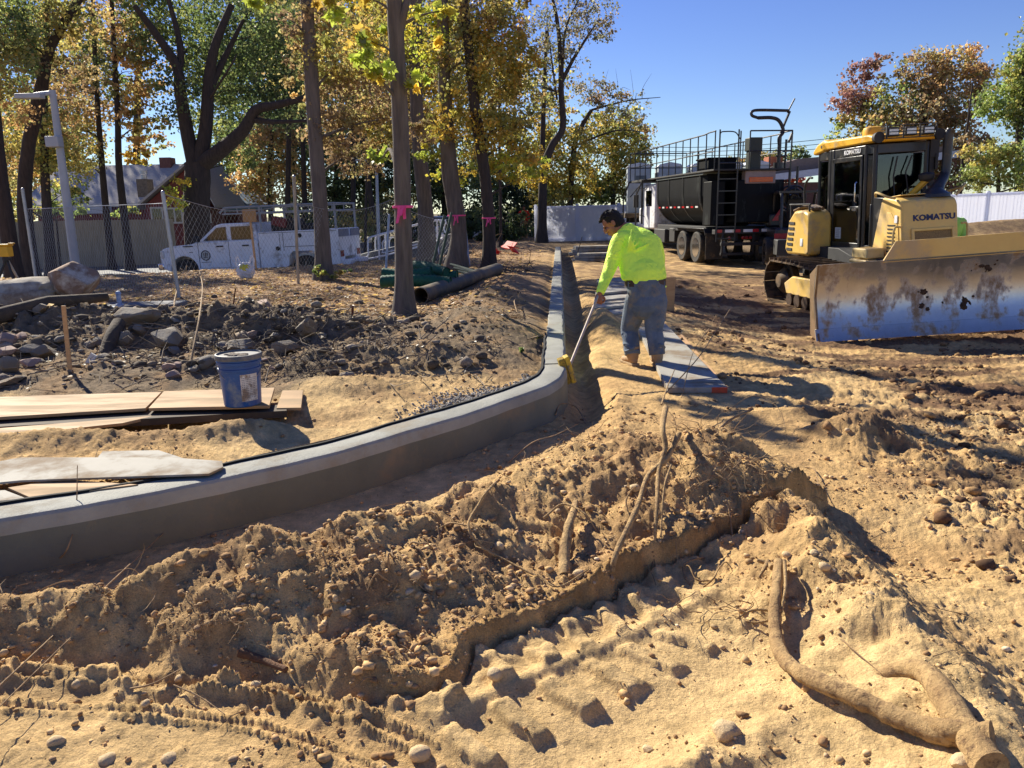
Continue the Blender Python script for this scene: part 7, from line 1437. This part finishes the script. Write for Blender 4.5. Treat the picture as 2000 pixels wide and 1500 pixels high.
# --- big oak by the house
YO = 31
tree('huge dark oak with three great limbs in front of the house', [gr(385, 480, YO), P(384, 420, YO), P(386, 345, YO), P(384, 318, YO)], .52, .45, [(330, 60, YO+2, 70, 70, 'green', .55), (400, 90, YO+3, 80, 70, 'green', .55), (350, 190, YO, 45, 60, 'green', .7), (440, 150, YO+2, 60, 70, 'green', .6), (480, 60, YO+3, 70, 60, 'dark', .6), (440, 260, YO+2, 60, 40, 'green', .5), (530, 150, YO+2, 60, 80, 'dark', .8), (350, 375, YO-1, 26, 36, 'yg', .6), (300, 20, YO+2, 60, 50, 'green', .8), (560, 60, YO+1, 60, 70, 'green', .8), (460, 310, YO+1, 50, 30, 'green', .7), (420, -120, YO, 200, 90, 'green', .2), (560, 200, YO+2, 50, 60, 'dark', .7)], M_barkd, 5.8, seed=6, flare=False,
     limbs=[([P(382, 330, YO), P(366, 260, YO), P(352, 180, YO-.3), P(345, 130, YO-.3), P(300, 60, YO-.6), P(262, 10, YO-1)], .3, .1), ([P(348, 160, YO-.3), P(352, 90, YO), P(330, 0, YO)], .17, .08), ([P(388, 330, YO), P(402, 250, YO), P(408, 160, YO), P(420, 90, YO), P(452, 10, YO+.5)], .3, .12), ([P(410, 170, YO), P(440, 110, YO+.5), P(480, 30, YO+1)], .17, .06), ([P(392, 322, YO), P(430, 295, YO-.3), P(475, 255, YO-.5), P(500, 215, YO-.7), P(540, 205, YO-1), P(600, 190, YO-1.2)], .33, .1), ([P(500, 235, YO-.6), P(540, 238, YO-1), P(600, 236, YO-1.4)], .12, .05), ([P(405, 200, YO), P(450, 130, YO-1), P(462, 105, YO-1)], .05, .02)], nbr=7)
tree('pair of thin curving maples with orange leaves before the house roof', [gr(212, 470, 34), P(206, 400, 34), P(199, 320, 34), P(193, 240, 34), P(186, 120, 34), P(180, -40, 34)], .16, .07, [(150, 200, 34, 60, 60, 'orange'), (200, 130, 34.5, 60, 60, 'green', .5), (160, 290, 34, 50, 45, 'olive', .7), (200, 40, 35, 70, 60, 'rust', .5), (130, 110, 35, 60, 60, 'olive', .5)], M_barkd, 5.8, seed=7)
tree('slim maple with layered orange and gold boughs left of the oak', [gr(248, 470, 33), P(240, 400, 33), P(232, 320, 33), P(230, 230, 33), P(225, 140, 33), P(218, 0, 33)], .17, .08, [(265, 110, 33, 50, 28, 'orange'), (275, 180, 33, 55, 24, 'orange'), (270, 235, 33, 55, 22, 'orange'), (290, 280, 33, 45, 20, 'orange'), (270, 305, 33, 30, 16, 'yel'), (250, 60, 33.5, 55, 40, 'orange', .8), (245, 150, 33.5, 40, 60, 'olive', .7), (300, 240, 33, 35, 12, 'orange', .8), (250, -60, 33, 90, 60, 'orange', .6)], M_barkd, 6.5, seed=8)
tree('dark forked tree leaning right behind the tall lamp post', [gr(55, 500, 27), P(48, 400, 27), P(58, 270, 27), P(85, 150, 27), P(100, 90, 27), P(165, -20, 27)], .26, .12, [(90, 60, 27, 80, 60, 'olive', .6), (40, 130, 27, 60, 60, 'green', .6), (130, 150, 27.5, 60, 50, 'rust', .5), (20, 30, 27, 70, 60, 'green', .7), (70, -110, 27, 130, 80, 'olive', .2), (150, 30, 27, 60, 40, 'olive', .8)], M_barkd, 6.5, seed=9, limbs=[([P(60, 265, 27), P(85, 180, 27.3), P(90, 100, 27.5), P(92, 0, 27.5)], .16, .08), ([P(62, 290, 27), P(78, 230, 27), P(84, 180, 27)], .08, .05)])
tree('leaning trunk at the very left edge of the picture', [gr(22, 500, 24), P(5, 380, 24), P(-12, 230, 24), P(-30, 60, 24), P(-50, -150, 24)], .24, .14, [(-20, 120, 24, 70, 70, 'olive'), (20, 60, 24.5, 60, 50, 'green', .8), (-60, -60, 24, 130, 90, 'green', .25), (10, 210, 25, 50, 50, 'orange', .7)], M_barkd, 6.5, seed=10)
tree('straight dark trunk behind the lamp post base with gold leaves', [gr(92, 480, 30), P(90, 380, 30), P(86, 250, 30), P(88, 120, 30)], .2, .1, [(60, 260, 30, 70, 60, 'gold'), (120, 330, 30.5, 50, 50, 'gold', .8), (30, 330, 30, 60, 50, 'orange', .8), (100, 230, 31, 50, 40, 'orange', .8), (15, 400, 30.5, 60, 26, 'gold', .7), (120, 390, 31, 50, 24, 'green', .8)], M_barkd, 5.8, seed=11)
# --- middle background
bgs = [('orange maple behind the pickup cab', 530, 44, [(520, 290, 44, 60, 50, 'orange'), (540, 360, 44, 60, 45, 'orange'), (490, 350, 45, 40, 40, 'orange'), (560, 240, 45, 50, 40, 'orange', .8), (500, 250, 45, 40, 30, 'orange', .7)], .16, 230),
       ('tall dark evergreen behind the orange maple', 575, 50, [(500, 200, 52, 110, 130, 'dark'), (560, 80, 52, 100, 110, 'dark'), (600, 300, 51, 70, 90, 'dark'), (450, 40, 52, 100, 80, 'green', .8)], .3, 60),
       ('dark leafy tree behind the pickup rack', 660, 46, [(660, 330, 46, 70, 60, 'green'), (640, 400, 46, 70, 40, 'dark'), (700, 400, 47, 60, 50, 'green', .9), (720, 320, 47, 60, 60, 'dark')], .2, 260),
       ('gold green tree behind the ramp railings', 745, 48, [(745, 390, 48, 50, 45, 'olive'), (770, 330, 48, 50, 50, 'dark'), (730, 270, 49, 60, 60, 'rust', .9), (800, 400, 48, 40, 40, 'gold', .8), (700, 440, 47, 50, 25, 'gold', .8)], .2, 240),
       ('dark bushy tree behind the twisted trunk', 870, 50, [(860, 360, 50, 60, 50, 'dark'), (920, 380, 50, 60, 50, 'green'), (840, 300, 51, 60, 60, 'olive', .8), (900, 440, 49, 70, 28, 'dark'), (960, 430, 49, 60, 30, 'dark')], .2, 250),
       ('dark green tree left of the white fence', 1010, 47, [(1000, 400, 47, 60, 50, 'dark'), (1040, 370, 47, 60, 50, 'dark'), (960, 350, 48, 60, 50, 'green', .8), (1030, 440, 46, 40, 30, 'dark'), (1090, 390, 47, 50, 26, 'dark')], .18, 290),
       ('yellow tree rising behind the curb end', 1068, 41, [(1060, 330, 40, 55, 50, 'yel'), (1100, 290, 40, 55, 50, 'gold'), (1080, 380, 40, 60, 26, 'gold'), (1040, 270, 41, 45, 50, 'yel', .8), (1130, 350, 40, 45, 40, 'yel', .9), (1075, 215, 42, 45, 35, 'olive', .7)], .14, 260),
       ('dense golden green tree beside the tank truck', 1200, 42, [(1180, 320, 42, 60, 60, 'gold'), (1225, 300, 42, 50, 60, 'gold'), (1170, 260, 42, 55, 40, 'gold', .9), (1200, 370, 42, 60, 32, 'lgreen'), (1240, 360, 42, 32, 36, 'gold'), (1250, 270, 42, 24, 40, 'gold', .5), (1220, 240, 42, 45, 26, 'gold', .6), (1150, 375, 42, 40, 26, 'green')], .16, 260),
       ('hazy green and gold tree far left behind the lamp post', 150, 58, [(150, 360, 58, 80, 60, 'gold', .8), (60, 340, 58, 80, 70, 'olive', .9), (0, 260, 58, 90, 90, 'gold', .9), (110, 240, 58, 80, 70, 'orange', .8)], .3, 200),
       ('hazy orange tree crowns high behind the house', 270, 66, [(230, 120, 66, 100, 90, 'orange', .15), (120, 80, 66, 110, 100, 'olive', .3), (20, 60, 66, 110, 110, 'green', .35)], .4, 60),
       ('tall green and rust canopy behind the pink ribboned tree', 720, 62, [(700, 120, 62, 110, 110, 'olive', .9), (800, 60, 62, 110, 100, 'olive', .9), (620, 220, 61, 90, 90, 'dark', .9), (900, 160, 62, 90, 100, 'olive', .8), (760, 240, 62, 90, 80, 'rust', .9), (620, 40, 62, 100, 80, 'green', .8), (880, 300, 61, 80, 70, 'olive', .8), (980, 300, 61, 60, 70, 'yel', .7), (960, 180, 62, 60, 90, 'olive', .7)], .4, 60),
       ('green treetops behind the second house', 450, 64, [(470, 250, 64, 60, 80, 'green', .4), (480, 330, 63, 50, 50, 'olive', .6), (420, 130, 64, 60, 60, 'green', .25)], .3, 150)]
for i, (lb, px_, Y_, bl, r_, pt) in enumerate(bgs):
    tree(lb, [gr(px_, 450, Y_), P(px_-3, 380, Y_), P(px_-2, (380+pt)/2, Y_), P(px_+4, pt, Y_)], r_, r_*.5, bl, M_barkd, 5.6 if Y_ < 55 else 6.2, seed=20+i, nbr=4)
for i, (px_, Y_, lb, t_) in enumerate(((735, 40, 'bare dark trunk leaning behind the far lamp post', 700), (690, 42, 'dark trunk right of the pickup rack', 690), (560, 41, 'dark trunk behind the pickup bed', 566), (597, 43, 'dark trunk just left of the big grey trunk', 590), (1055, 38, 'slim dark trunk rising left of the sparse tree', 1062), (978, 30, 'thin sapling trunk right of the curved dark tree', 975), (712, 37, 'slanted thin trunk near the railings', 722))):
    tree(lb, [gr(px_, 470, Y_), P((px_*2+t_)/3, 380, Y_), P(t_, 200, Y_), P(t_+6, 60, Y_)], .17 if i < 5 else .07, .08 if i < 5 else .03, [(t_, 150, Y_, 50, 70, 'olive', .4)], M_barkd, 5.8, seed=40+i, nbr=4)
# sparse tall tree and bare branches against the sky
tree('tall sparse tree with a forked dark stem against the blue sky', [gr(1058, 460, 37), P(1062, 340, 37), P(1078, 285, 37), P(1099, 250, 37), P(1096, 180, 37), P(1095, 120, 37), P(1088, 40, 37), P(1070, -40, 37)], .22, .06, [(1160, 30, 37, 50, 45, 'pale', .45), (1110, 30, 37, 50, 40, 'pale', .35), (1170, 60, 37, 35, 22, 'pale', .45), (1085, 100, 37, 40, 40, 'pale', .25), (1125, 90, 37, 40, 40, 'pale', .3), (1060, 150, 37, 36, 30, 'pale', .3), (1060, 60, 37, 40, 50, 'pale', .35), (1130, -60, 37, 80, 50, 'pale', .4)], M_barkd, 4.5, seed=60, nbr=12, dens=.8,
     limbs=[([P(1097, 160, 37), P(1120, 115, 37), P(1145, 75, 37), P(1168, 40, 37)], .1, .03), ([P(1097, 165, 37), P(1104, 60, 37), P(1130, 0, 37)], .07, .03), ([P(1088, 195, 37), P(1078, 120, 37), P(1068, 40, 37)], .05, .02)])
tree('half bare tree with fine upright twigs behind the golden tree', [gr(1110, 460, 40), P(1120, 300, 40), P(1135, 250, 40), P(1155, 215, 40)], .16, .09, [(1150, 175, 40, 50, 26, 'pale', .6), (1185, 190, 40, 40, 24, 'brown', .5), (1215, 215, 40, 45, 22, 'pale', .35), (1245, 205, 40, 40, 25, 'pale', .15), (1265, 260, 40, 22, 24, 'brown', .12), (1255, 235, 40, 26, 20, 'pale', .25), (1195, 235, 40, 36, 24, 'gold', .7)], M_barkd, 4.5, seed=61, nbr=10, dens=.8,
     limbs=[([P(1155, 215, 40), P(1190, 205, 40), P(1235, 195, 40), P(1290, 190, 40)], .06, .015)]+[([P(1150+13*k, 208-2*k, 40), P(1154+13*k+5*math.sin(k*2.3), 178-8*math.sin(k*1.7), 40), P(1152+14*k+9*math.sin(k*4.1), 140+22*math.sin(k*2.9)+3*k, 40)], .016, .004) for k in range(9)])
# --- right
tree('large brown and orange maple behind the bulldozer', [gr(1800, 450, 56), P(1800, 380, 56), P(1800, 280, 56), P(1810, 180, 56)], .4, .2, [(1800, 230, 55, 80, 70, 'brown'), (1860, 190, 55, 65, 60, 'brown'), (1870, 130, 55, 60, 36, 'orange'), (1800, 140, 56, 55, 40, 'brown'), (1730, 260, 56, 60, 60, 'olive'), (1860, 270, 55, 60, 50, 'brown'), (1870, 340, 54, 60, 45, 'maroon', .8), (1760, 190, 56, 50, 50, 'lgreen', .6), (1910, 170, 55, 30, 40, 'orange', .9), (1900, 300, 54, 40, 40, 'brown', .8), (1790, 330, 55, 80, 50, 'olive', .8)], M_barkd, 6, seed=70, nbr=4)
tree('purplish red maple at the left of the brown one', [gr(1690, 450, 58), P(1690, 330, 58), P(1685, 220, 58)], .25, .12, [(1680, 170, 58, 40, 46, 'maroon'), (1710, 130, 58, 32, 24, 'maroon', .7), (1655, 200, 58, 32, 32, 'maroon', .8), (1690, 230, 58, 45, 30, 'olive', .8), (1640, 235, 58, 22, 18, 'olive', .6), (1640, 280, 58, 30, 40, 'lgreen', .5)], M_barkd, 6, seed=71, nbr=4)
tree('tall light green tree at the right edge', [gr(1990, 450, 48), P(1990, 350, 48), P(1992, 220, 48), P(1998, 100, 48)], .3, .14, [(1970, 190, 48, 55, 50, 'lgreen'), (2010, 150, 48, 50, 50, 'lgreen'), (1935, 210, 48, 30, 26, 'lgreen', .8), (2020, 230, 48, 60, 50, 'green'), (1980, 130, 48, 30, 26, 'lgreen', .5), (2060, 100, 48, 70, 80, 'lgreen', .8)], M_barkd, 6, seed=72, nbr=4)
tree('gold and green shrubby tree above the right white fence', [gr(1950, 450, 42), P(1950, 400, 42), P(1950, 320, 42)], .15, .08, [(1940, 330, 42, 50, 36, 'lgreen'), (1990, 320, 42, 50, 45, 'lgreen'), (1915, 300, 42, 40, 24, 'gold', .8), (1960, 290, 42, 36, 20, 'gold', .8), (2040, 330, 42, 60, 50, 'lgreen'), (1900, 350, 43, 40, 24, 'green')], M_barkd, 5.5, seed=73, nbr=4)
tree('thin leaning bare trunk in front of the brown maple', [gr(1875, 440, 46), P(1878, 330, 46), P(1890, 240, 46), P(1900, 160, 46)], .09, .04, [(1885, 300, 46, 26, 40, 'brown', .3)], M_barkd, 6, seed=74, nbr=3)
tree('rounded dark green tree far behind the tank truck', [gr(1558, 440, 85), P(1558, 380, 85), P(1558, 310, 85)], .3, .15, [(1560, 306, 85, 20, 20, 'green'), (1545, 325, 85, 30, 16, 'dark'), (1570, 330, 85, 18, 18, 'green')], M_barkd, 4.5, seed=75, nbr=3, dens=1.6)
tree('olive brown tree far behind the spray gun', [gr(1490, 440, 82), P(1490, 380, 82), P(1490, 320, 82)], .3, .15, [(1490, 312, 82, 36, 18, 'olive'), (1515, 322, 82, 30, 20, 'olive'), (1460, 325, 82, 28, 16, 'olive'), (1520, 335, 82, 36, 16, 'dark')], M_barkd, 4.5, seed=76, nbr=3, dens=1.6)
tree('pale orange bush far behind the truck ladder', [gr(1415, 440, 80), P(1415, 380, 80), P(1415, 330, 80)], .2, .1, [(1410, 318, 80, 22, 10, 'orange'), (1432, 315, 80, 18, 10, 'brown')], M_barkd, 4.5, name='bush', cat='bush', seed=77, nbr=2, dens=1.6)
tree('crimson shrub behind the brick building roof', [gr(1535, 440, 62), P(1535, 390, 62), P(1535, 350, 62)], .12, .08, [(1530, 345, 62, 24, 9, 'red'), (1556, 350, 62, 18, 8, 'red'), (1512, 352, 62, 14, 7, 'brown')], M_barkd, 4.5, name='shrub', cat='shrub', seed=78, nbr=2, dens=1.6)
tree('low yellow green hedge along the stockade fence', [gr(110, 470, 34.5), P(110, 430, 34.5)], .06, .04, [(40, 415, 34, 60, 16, 'gold', .9), (130, 412, 34, 40, 14, 'lgreen', .8), (245, 415, 37.5, 40, 12, 'lgreen', .7)], M_barkd, 6, name='hedge', cat='hedge', seed=79, nbr=5, flare=False)
for i, (px_, Y_, pal, lb) in enumerate(((590, 39, 'dark', 'dark hedge behind the pickup bed'), (690, 40, 'gold', 'sunlit gold brush right of the pickup'), (800, 41, 'dark', 'dark hedge behind the ramp'), (905, 41, 'dark', 'dark hedge behind the twisted trunk'), (985, 41, 'dark', 'dark hedge left of the distant man in red'))):
    tree(lb, [gr(px_, 470, Y_), P(px_, 430, Y_)], .06, .04, [(px_-25, 448, Y_, 45, 22, pal), (px_+25, 452, Y_, 45, 20, pal), (px_, 425, Y_, 50, 20, pal, .7)], M_barkd, 6, name='hedge', cat='hedge', seed=90+i, nbr=4, flare=False)
tree('yellow weeds sprouting around the base of the grey brown trunk', [on(640, 545, .1), on(640, 545, .1)+V(0, 0, .2)], .01, .006, [(625, 530, Y2-.4, 16, 10, 'lgreen', 1.4), (655, 535, Y2-.3, 14, 9, 'gold', 1.2), (680, 528, Y2+1, 12, 7, 'lgreen', 1.2)], M_barkd, 6, name='weeds', cat='weeds', seed=97, nbr=5, flare=False)
tree('pale green seedling in the sand beside the straight curb', [on(1018, 690, .2), on(1018, 690, .2)+V(0, 0, .04)], .004, .003, [(1018, 686, on(1018, 690, .2).y, 11, 6, 'lgreen', 1.5)], M_barkd, 8, name='seedling', cat='seedling', seed=98, nbr=3, flare=False)
# ================================================================ LOOSE STUFF ON THE GROUND
def ico():
    bm = bmesh.new(); bmesh.ops.create_icosphere(bm, subdivisions=1, radius=1); v = np.array([p.co[:] for p in bm.verts]); f = np.array([[q.index for q in p.verts] for p in bm.faces]); bm.free(); return v, f
def scatter(name, xy, size, pal, m, seed, flat=.75, sink=.2, kind='stuff', label=None, cat=None, jag=.25):
    rng = np.random.default_rng(seed); v0, f0 = ico(); n = len(xy); z, _ = terrain(xy[:, 0], xy[:, 1]); k = len(v0)
    s = size[:, None]*np.stack([rng.uniform(.7, 1.3, n), rng.uniform(.7, 1.3, n), flat*rng.uniform(.7, 1.2, n)], 1); a = rng.uniform(0, 6.28, n); ca, sa = np.cos(a), np.sin(a)
    vv = v0[None]*(1+jag*rng.uniform(-1, 1, (n, k, 1)))*s[:, None, :]; x = vv[..., 0]*ca[:, None]-vv[..., 1]*sa[:, None]; y = vv[..., 0]*sa[:, None]+vv[..., 1]*ca[:, None]
    vv = np.stack([x+xy[:, :1], y+xy[:, 1:], vv[..., 2]+(z+s[:, 2]*(1-2*sink))[:, None]], -1).reshape(-1, 3); ff = (f0[None]+(np.arange(n)*k)[:, None, None]).reshape(-1, 3)
    c = np.array(pal)[rng.integers(0, len(pal), n)]*rng.uniform(.75, 1.2, (n, 1)); col = np.concatenate([np.repeat(c, k, 0), np.ones((n*k, 1))], 1)
    o = np_mesh(name, vv, ff, m, None, col, True); tag(o, label, cat, None, kind); return o
def colmat(name, rough=.9):
    m = bpy.data.materials.new(name); m.use_nodes = True; n = m.node_tree.nodes; L = m.node_tree.links; b = n['Principled BSDF']; a = n.new('ShaderNodeAttribute'); a.attribute_name = 'col'; tc = n.new('ShaderNodeTexCoord'); q = n.new('ShaderNodeTexNoise'); q.inputs['Scale'].default_value = 60; q.inputs['Detail'].default_value = 6
    r = n.new('ShaderNodeMapRange'); r.inputs[1].default_value = .3; r.inputs[2].default_value = .7; r.inputs[3].default_value = .65; r.inputs[4].default_value = 1.25; mu = n.new('ShaderNodeVectorMath'); mu.operation = 'SCALE'
    L.new(tc.outputs['Object'], q.inputs['Vector']); L.new(q.outputs[0], r.inputs[0]); L.new(a.outputs[0], mu.inputs[0]); L.new(r.outputs[0], mu.inputs['Scale']); L.new(mu.outputs[0], b.inputs['Base Color']); b.inputs['Roughness'].default_value = rough; b.inputs['Specular IOR Level'].default_value = .2
    bp = n.new('ShaderNodeBump'); bp.inputs['Strength'].default_value = .5; bp.inputs['Distance'].default_value = .004; L.new(q.outputs[0], bp.inputs['Height']); L.new(bp.outputs[0], b.inputs['Normal']); return m
M_peb = colmat('loose_soil'); rng = np.random.default_rng(77)
def region(n, r0, r1, a0, a1, fn):
    a = rng.uniform(R_(a0), R_(a1), n); r = np.exp(rng.uniform(math.log(r0), math.log(r1), n)); x = r*np.sin(a); y = -.4+r*np.cos(a); k = fn(x, y); return np.stack([x[k], y[k]], 1)
def inmound(x, y):
    _, A = terrain(x, y, False); cl = fbm(x, y, 1.6, 3, 400); p = .15+.8*A['m']+.6*A['rut2']+.25*sst(0, .3, cl); p = p*(1-.8*A['tr']*(1-A['m']))*(np.abs(A['sd']) > .14)*np.where((A['sd'] > 0), .6, 1); return rng.uniform(0, 1, len(x)) < p*(.45+.9*sst(-.2, .4, cl))
xy = region(90000, 1.4, 7, -45, 48, inmound); sz = .002+.0045*rng.pareto(2.6, len(xy)).clip(0, 3.6)
SD_ = [srgb(198, 162, 112), srgb(176, 140, 98), srgb(160, 126, 88), srgb(208, 176, 128)]
scatter('soil_crumbs', xy, sz, SD_, M_peb, 1, .75, .25)
xy = region(4200, 1.4, 7.5, -45, 48, inmound); sz = .004+.006*rng.pareto(2.8, len(xy)).clip(0, 2.4)
scatter('pebbles', xy, sz, [srgb(206, 176, 130), srgb(190, 164, 128), srgb(172, 146, 112), srgb(210, 190, 156), srgb(160, 132, 100)], M_peb, 2, .65, .36, jag=.24)
def clay(x, y):
    _, A = terrain(x, y, False); cl = fbm(x*.5, y, 1.2, 3, 410); return rng.uniform(0, 1, len(x)) < (A['rut']+.5*A['rut2'])*sst(-.1, .4, cl)
xy = region(14000, 3, 20, 5, 52, clay); sz = (.008+.014*rng.pareto(2.4, len(xy)).clip(0, 3.0)); scatter('clay_clods', xy, sz, [srgb(122, 92, 66), srgb(100, 76, 56), srgb(150, 118, 82), srgb(172, 138, 94)], M_peb, 3, .7, .3)
# debris pile chips
def inpile(x, y):
    _, A = terrain(x, y, False); return (A['sd'] > .3) & (rng.uniform(0, 1, len(x)) < (.2+A['pile']*2.4)*sst(6.0, 7.0, y)*sst(16, 12, y))
xy = region(9000, 6, 16, -50, -2, inpile); sz = .012+.022*rng.pareto(2.4, len(xy)).clip(0, 3); scatter('rubble', xy, sz, [srgb(126, 110, 90), srgb(104, 92, 76), srgb(150, 136, 118), srgb(92, 80, 66)], M_peb, 4, .6, .3)
# gravel strip behind the kerb
def gravel():
    n = 14000; t = rng.uniform(0, 1, n); pts = []; P_ = [np.array(p) for p in CURBS if -1.8 < p[0] and p[1] < 8.0]; seg = [np.linalg.norm(b-a) for a, b in zip(P_[:-1], P_[1:])]; cs = np.cumsum([0]+seg)
    s = t*cs[-1]; i = np.clip(np.searchsorted(cs, s)-1, 0, len(seg)-1); u = (s-cs[i])/np.array(seg)[i]; A = np.array(P_)[i]; B_ = np.array(P_)[i+1]; d = (B_-A)/np.array(seg)[i][:, None]; nn = np.stack([-d[:, 1], d[:, 0]], 1)
    w_ = (.07+.2*np.exp(-((s-cs[-1]*.66)/.7)**2)); off = .125+np.abs(rng.normal(0, 1, n))*w_*.7; return A+(B_-A)*u[:, None]+nn*off[:, None]
xy = gravel(); scatter('gravel', xy, .005+.006*rng.random(len(xy)), [srgb(172, 168, 158), srgb(146, 142, 134), srgb(196, 190, 176), srgb(124, 120, 114)], M_peb, 5, .75, .25)
# fallen leaves and twig litter
def litter(n, fn, r0, r1, a0, a1, size, pal, seed, name):
    r2 = np.random.default_rng(seed); xy = region(n, r0, r1, a0, a1, fn); z, _ = terrain(xy[:, 0], xy[:, 1]); cen = np.stack([xy[:, 0], xy[:, 1], z+.012], 1); v, f, c = leaf_arrays(cen, np.full(len(cen), size), pal, r2); v = v.reshape(-1, 4, 3); v[:, :, 2] = cen[:, None, 2]+(v[:, :, 2]-cen[:, None, 2])*.35
    o = np_mesh(name, v.reshape(-1, 3), f, LF, None, c); tag(o, kind='stuff'); return o
def lz(x, y):
    _, A = terrain(x, y, False); return (A['sd'] > .4) & (A['sde'] < -.1) & (rng.uniform(0, 1, len(x)) < sst(8.5, 12, y+.5*A['n1'])*(.4+A['n1']*.4+.3)*sst(.2, 2.0, A['sd']))
litter(42000, lz, 9, 30, -46, 4, .085, [(.36, .24, .12), (.28, .17, .09), (.42, .32, .18), (.2, .13, .08), (.48, .34, .10)], 6, 'fallen_leaves')
def dz(x, y):
    _, A = terrain(x, y, False); return (A['sd'] > .5) & (rng.uniform(0, 1, len(x)) < .5*sst(6, 7.5, y))
litter(9000, dz, 6.5, 14, -48, 0, .06, [(.16, .12, .08), (.24, .18, .11), (.3, .24, .14), (.1, .08, .06)], 7, 'bark_litter')
def rz(x, y):
    _, A = terrain(x, y, False); return (A['sde'] > .1) & (x < -3) & (rng.uniform(0, 1, len(x)) < .25)
litter(9000, rz, 22, 42, -46, -6, .12, [(.4, .28, .10), (.3, .2, .1), (.5, .4, .16)], 8, 'road_leaves')
# twigs strewn on the mound: one mass nobody could count
b = MB(); rd = random.Random(12); zz = region(420, 1.8, 5.5, -42, 34, inmound); Z, _ = terrain(zz[:, 0], zz[:, 1])
for (x, y), z in zip(zz, Z):
    a = rd.uniform(0, 6.28); L = rd.uniform(.04, .2); p = V(x, y, z+.006); d = V(math.cos(a), math.sin(a), rd.uniform(-.1, .35)).normalized(); q = p+d*L*.5+V(rd.uniform(-.02, .02), rd.uniform(-.02, .02), .01); b.tube([p, q, p+d*L], [.0022, .0018, .0008], 4, False)
tag(b.build('twig_litter', M_twig, None), kind='stuff')

def brushy(x, y):
    _, A = terrain(x, y, False); return (A['sd'] > .35) & (rng.uniform(0, 1, len(x)) < (.12+A['pile']*3)*sst(5.6, 6.6, y)*sst(15, 11, y))
b = MB(); zz = region(5200, 5.6, 14, -50, 2, brushy); Z, _ = terrain(zz[:, 0], zz[:, 1], False)
for (x, y), z in zip(zz, Z):
    a = rd.uniform(0, 6.28); L = rd.uniform(.08, .5); p = V(x, y, z+.01); d = V(math.cos(a), math.sin(a), rd.uniform(-.05, .55)).normalized(); q = p+d*L*.5+V(rd.uniform(-.06, .06), rd.uniform(-.06, .06), rd.uniform(-.02, .04)); r = rd.uniform(.0025, .007); b.tube([p, q, p+d*L+V(rd.uniform(-.05, .05), 0, rd.uniform(-.08, .02))], [r, r*.8, r*.3], 4, False)
tag(b.build('brush_litter', mat('weathered_twig', srgb(150, 134, 112), srgb(96, 84, 70), 9, .9), None), kind='stuff')
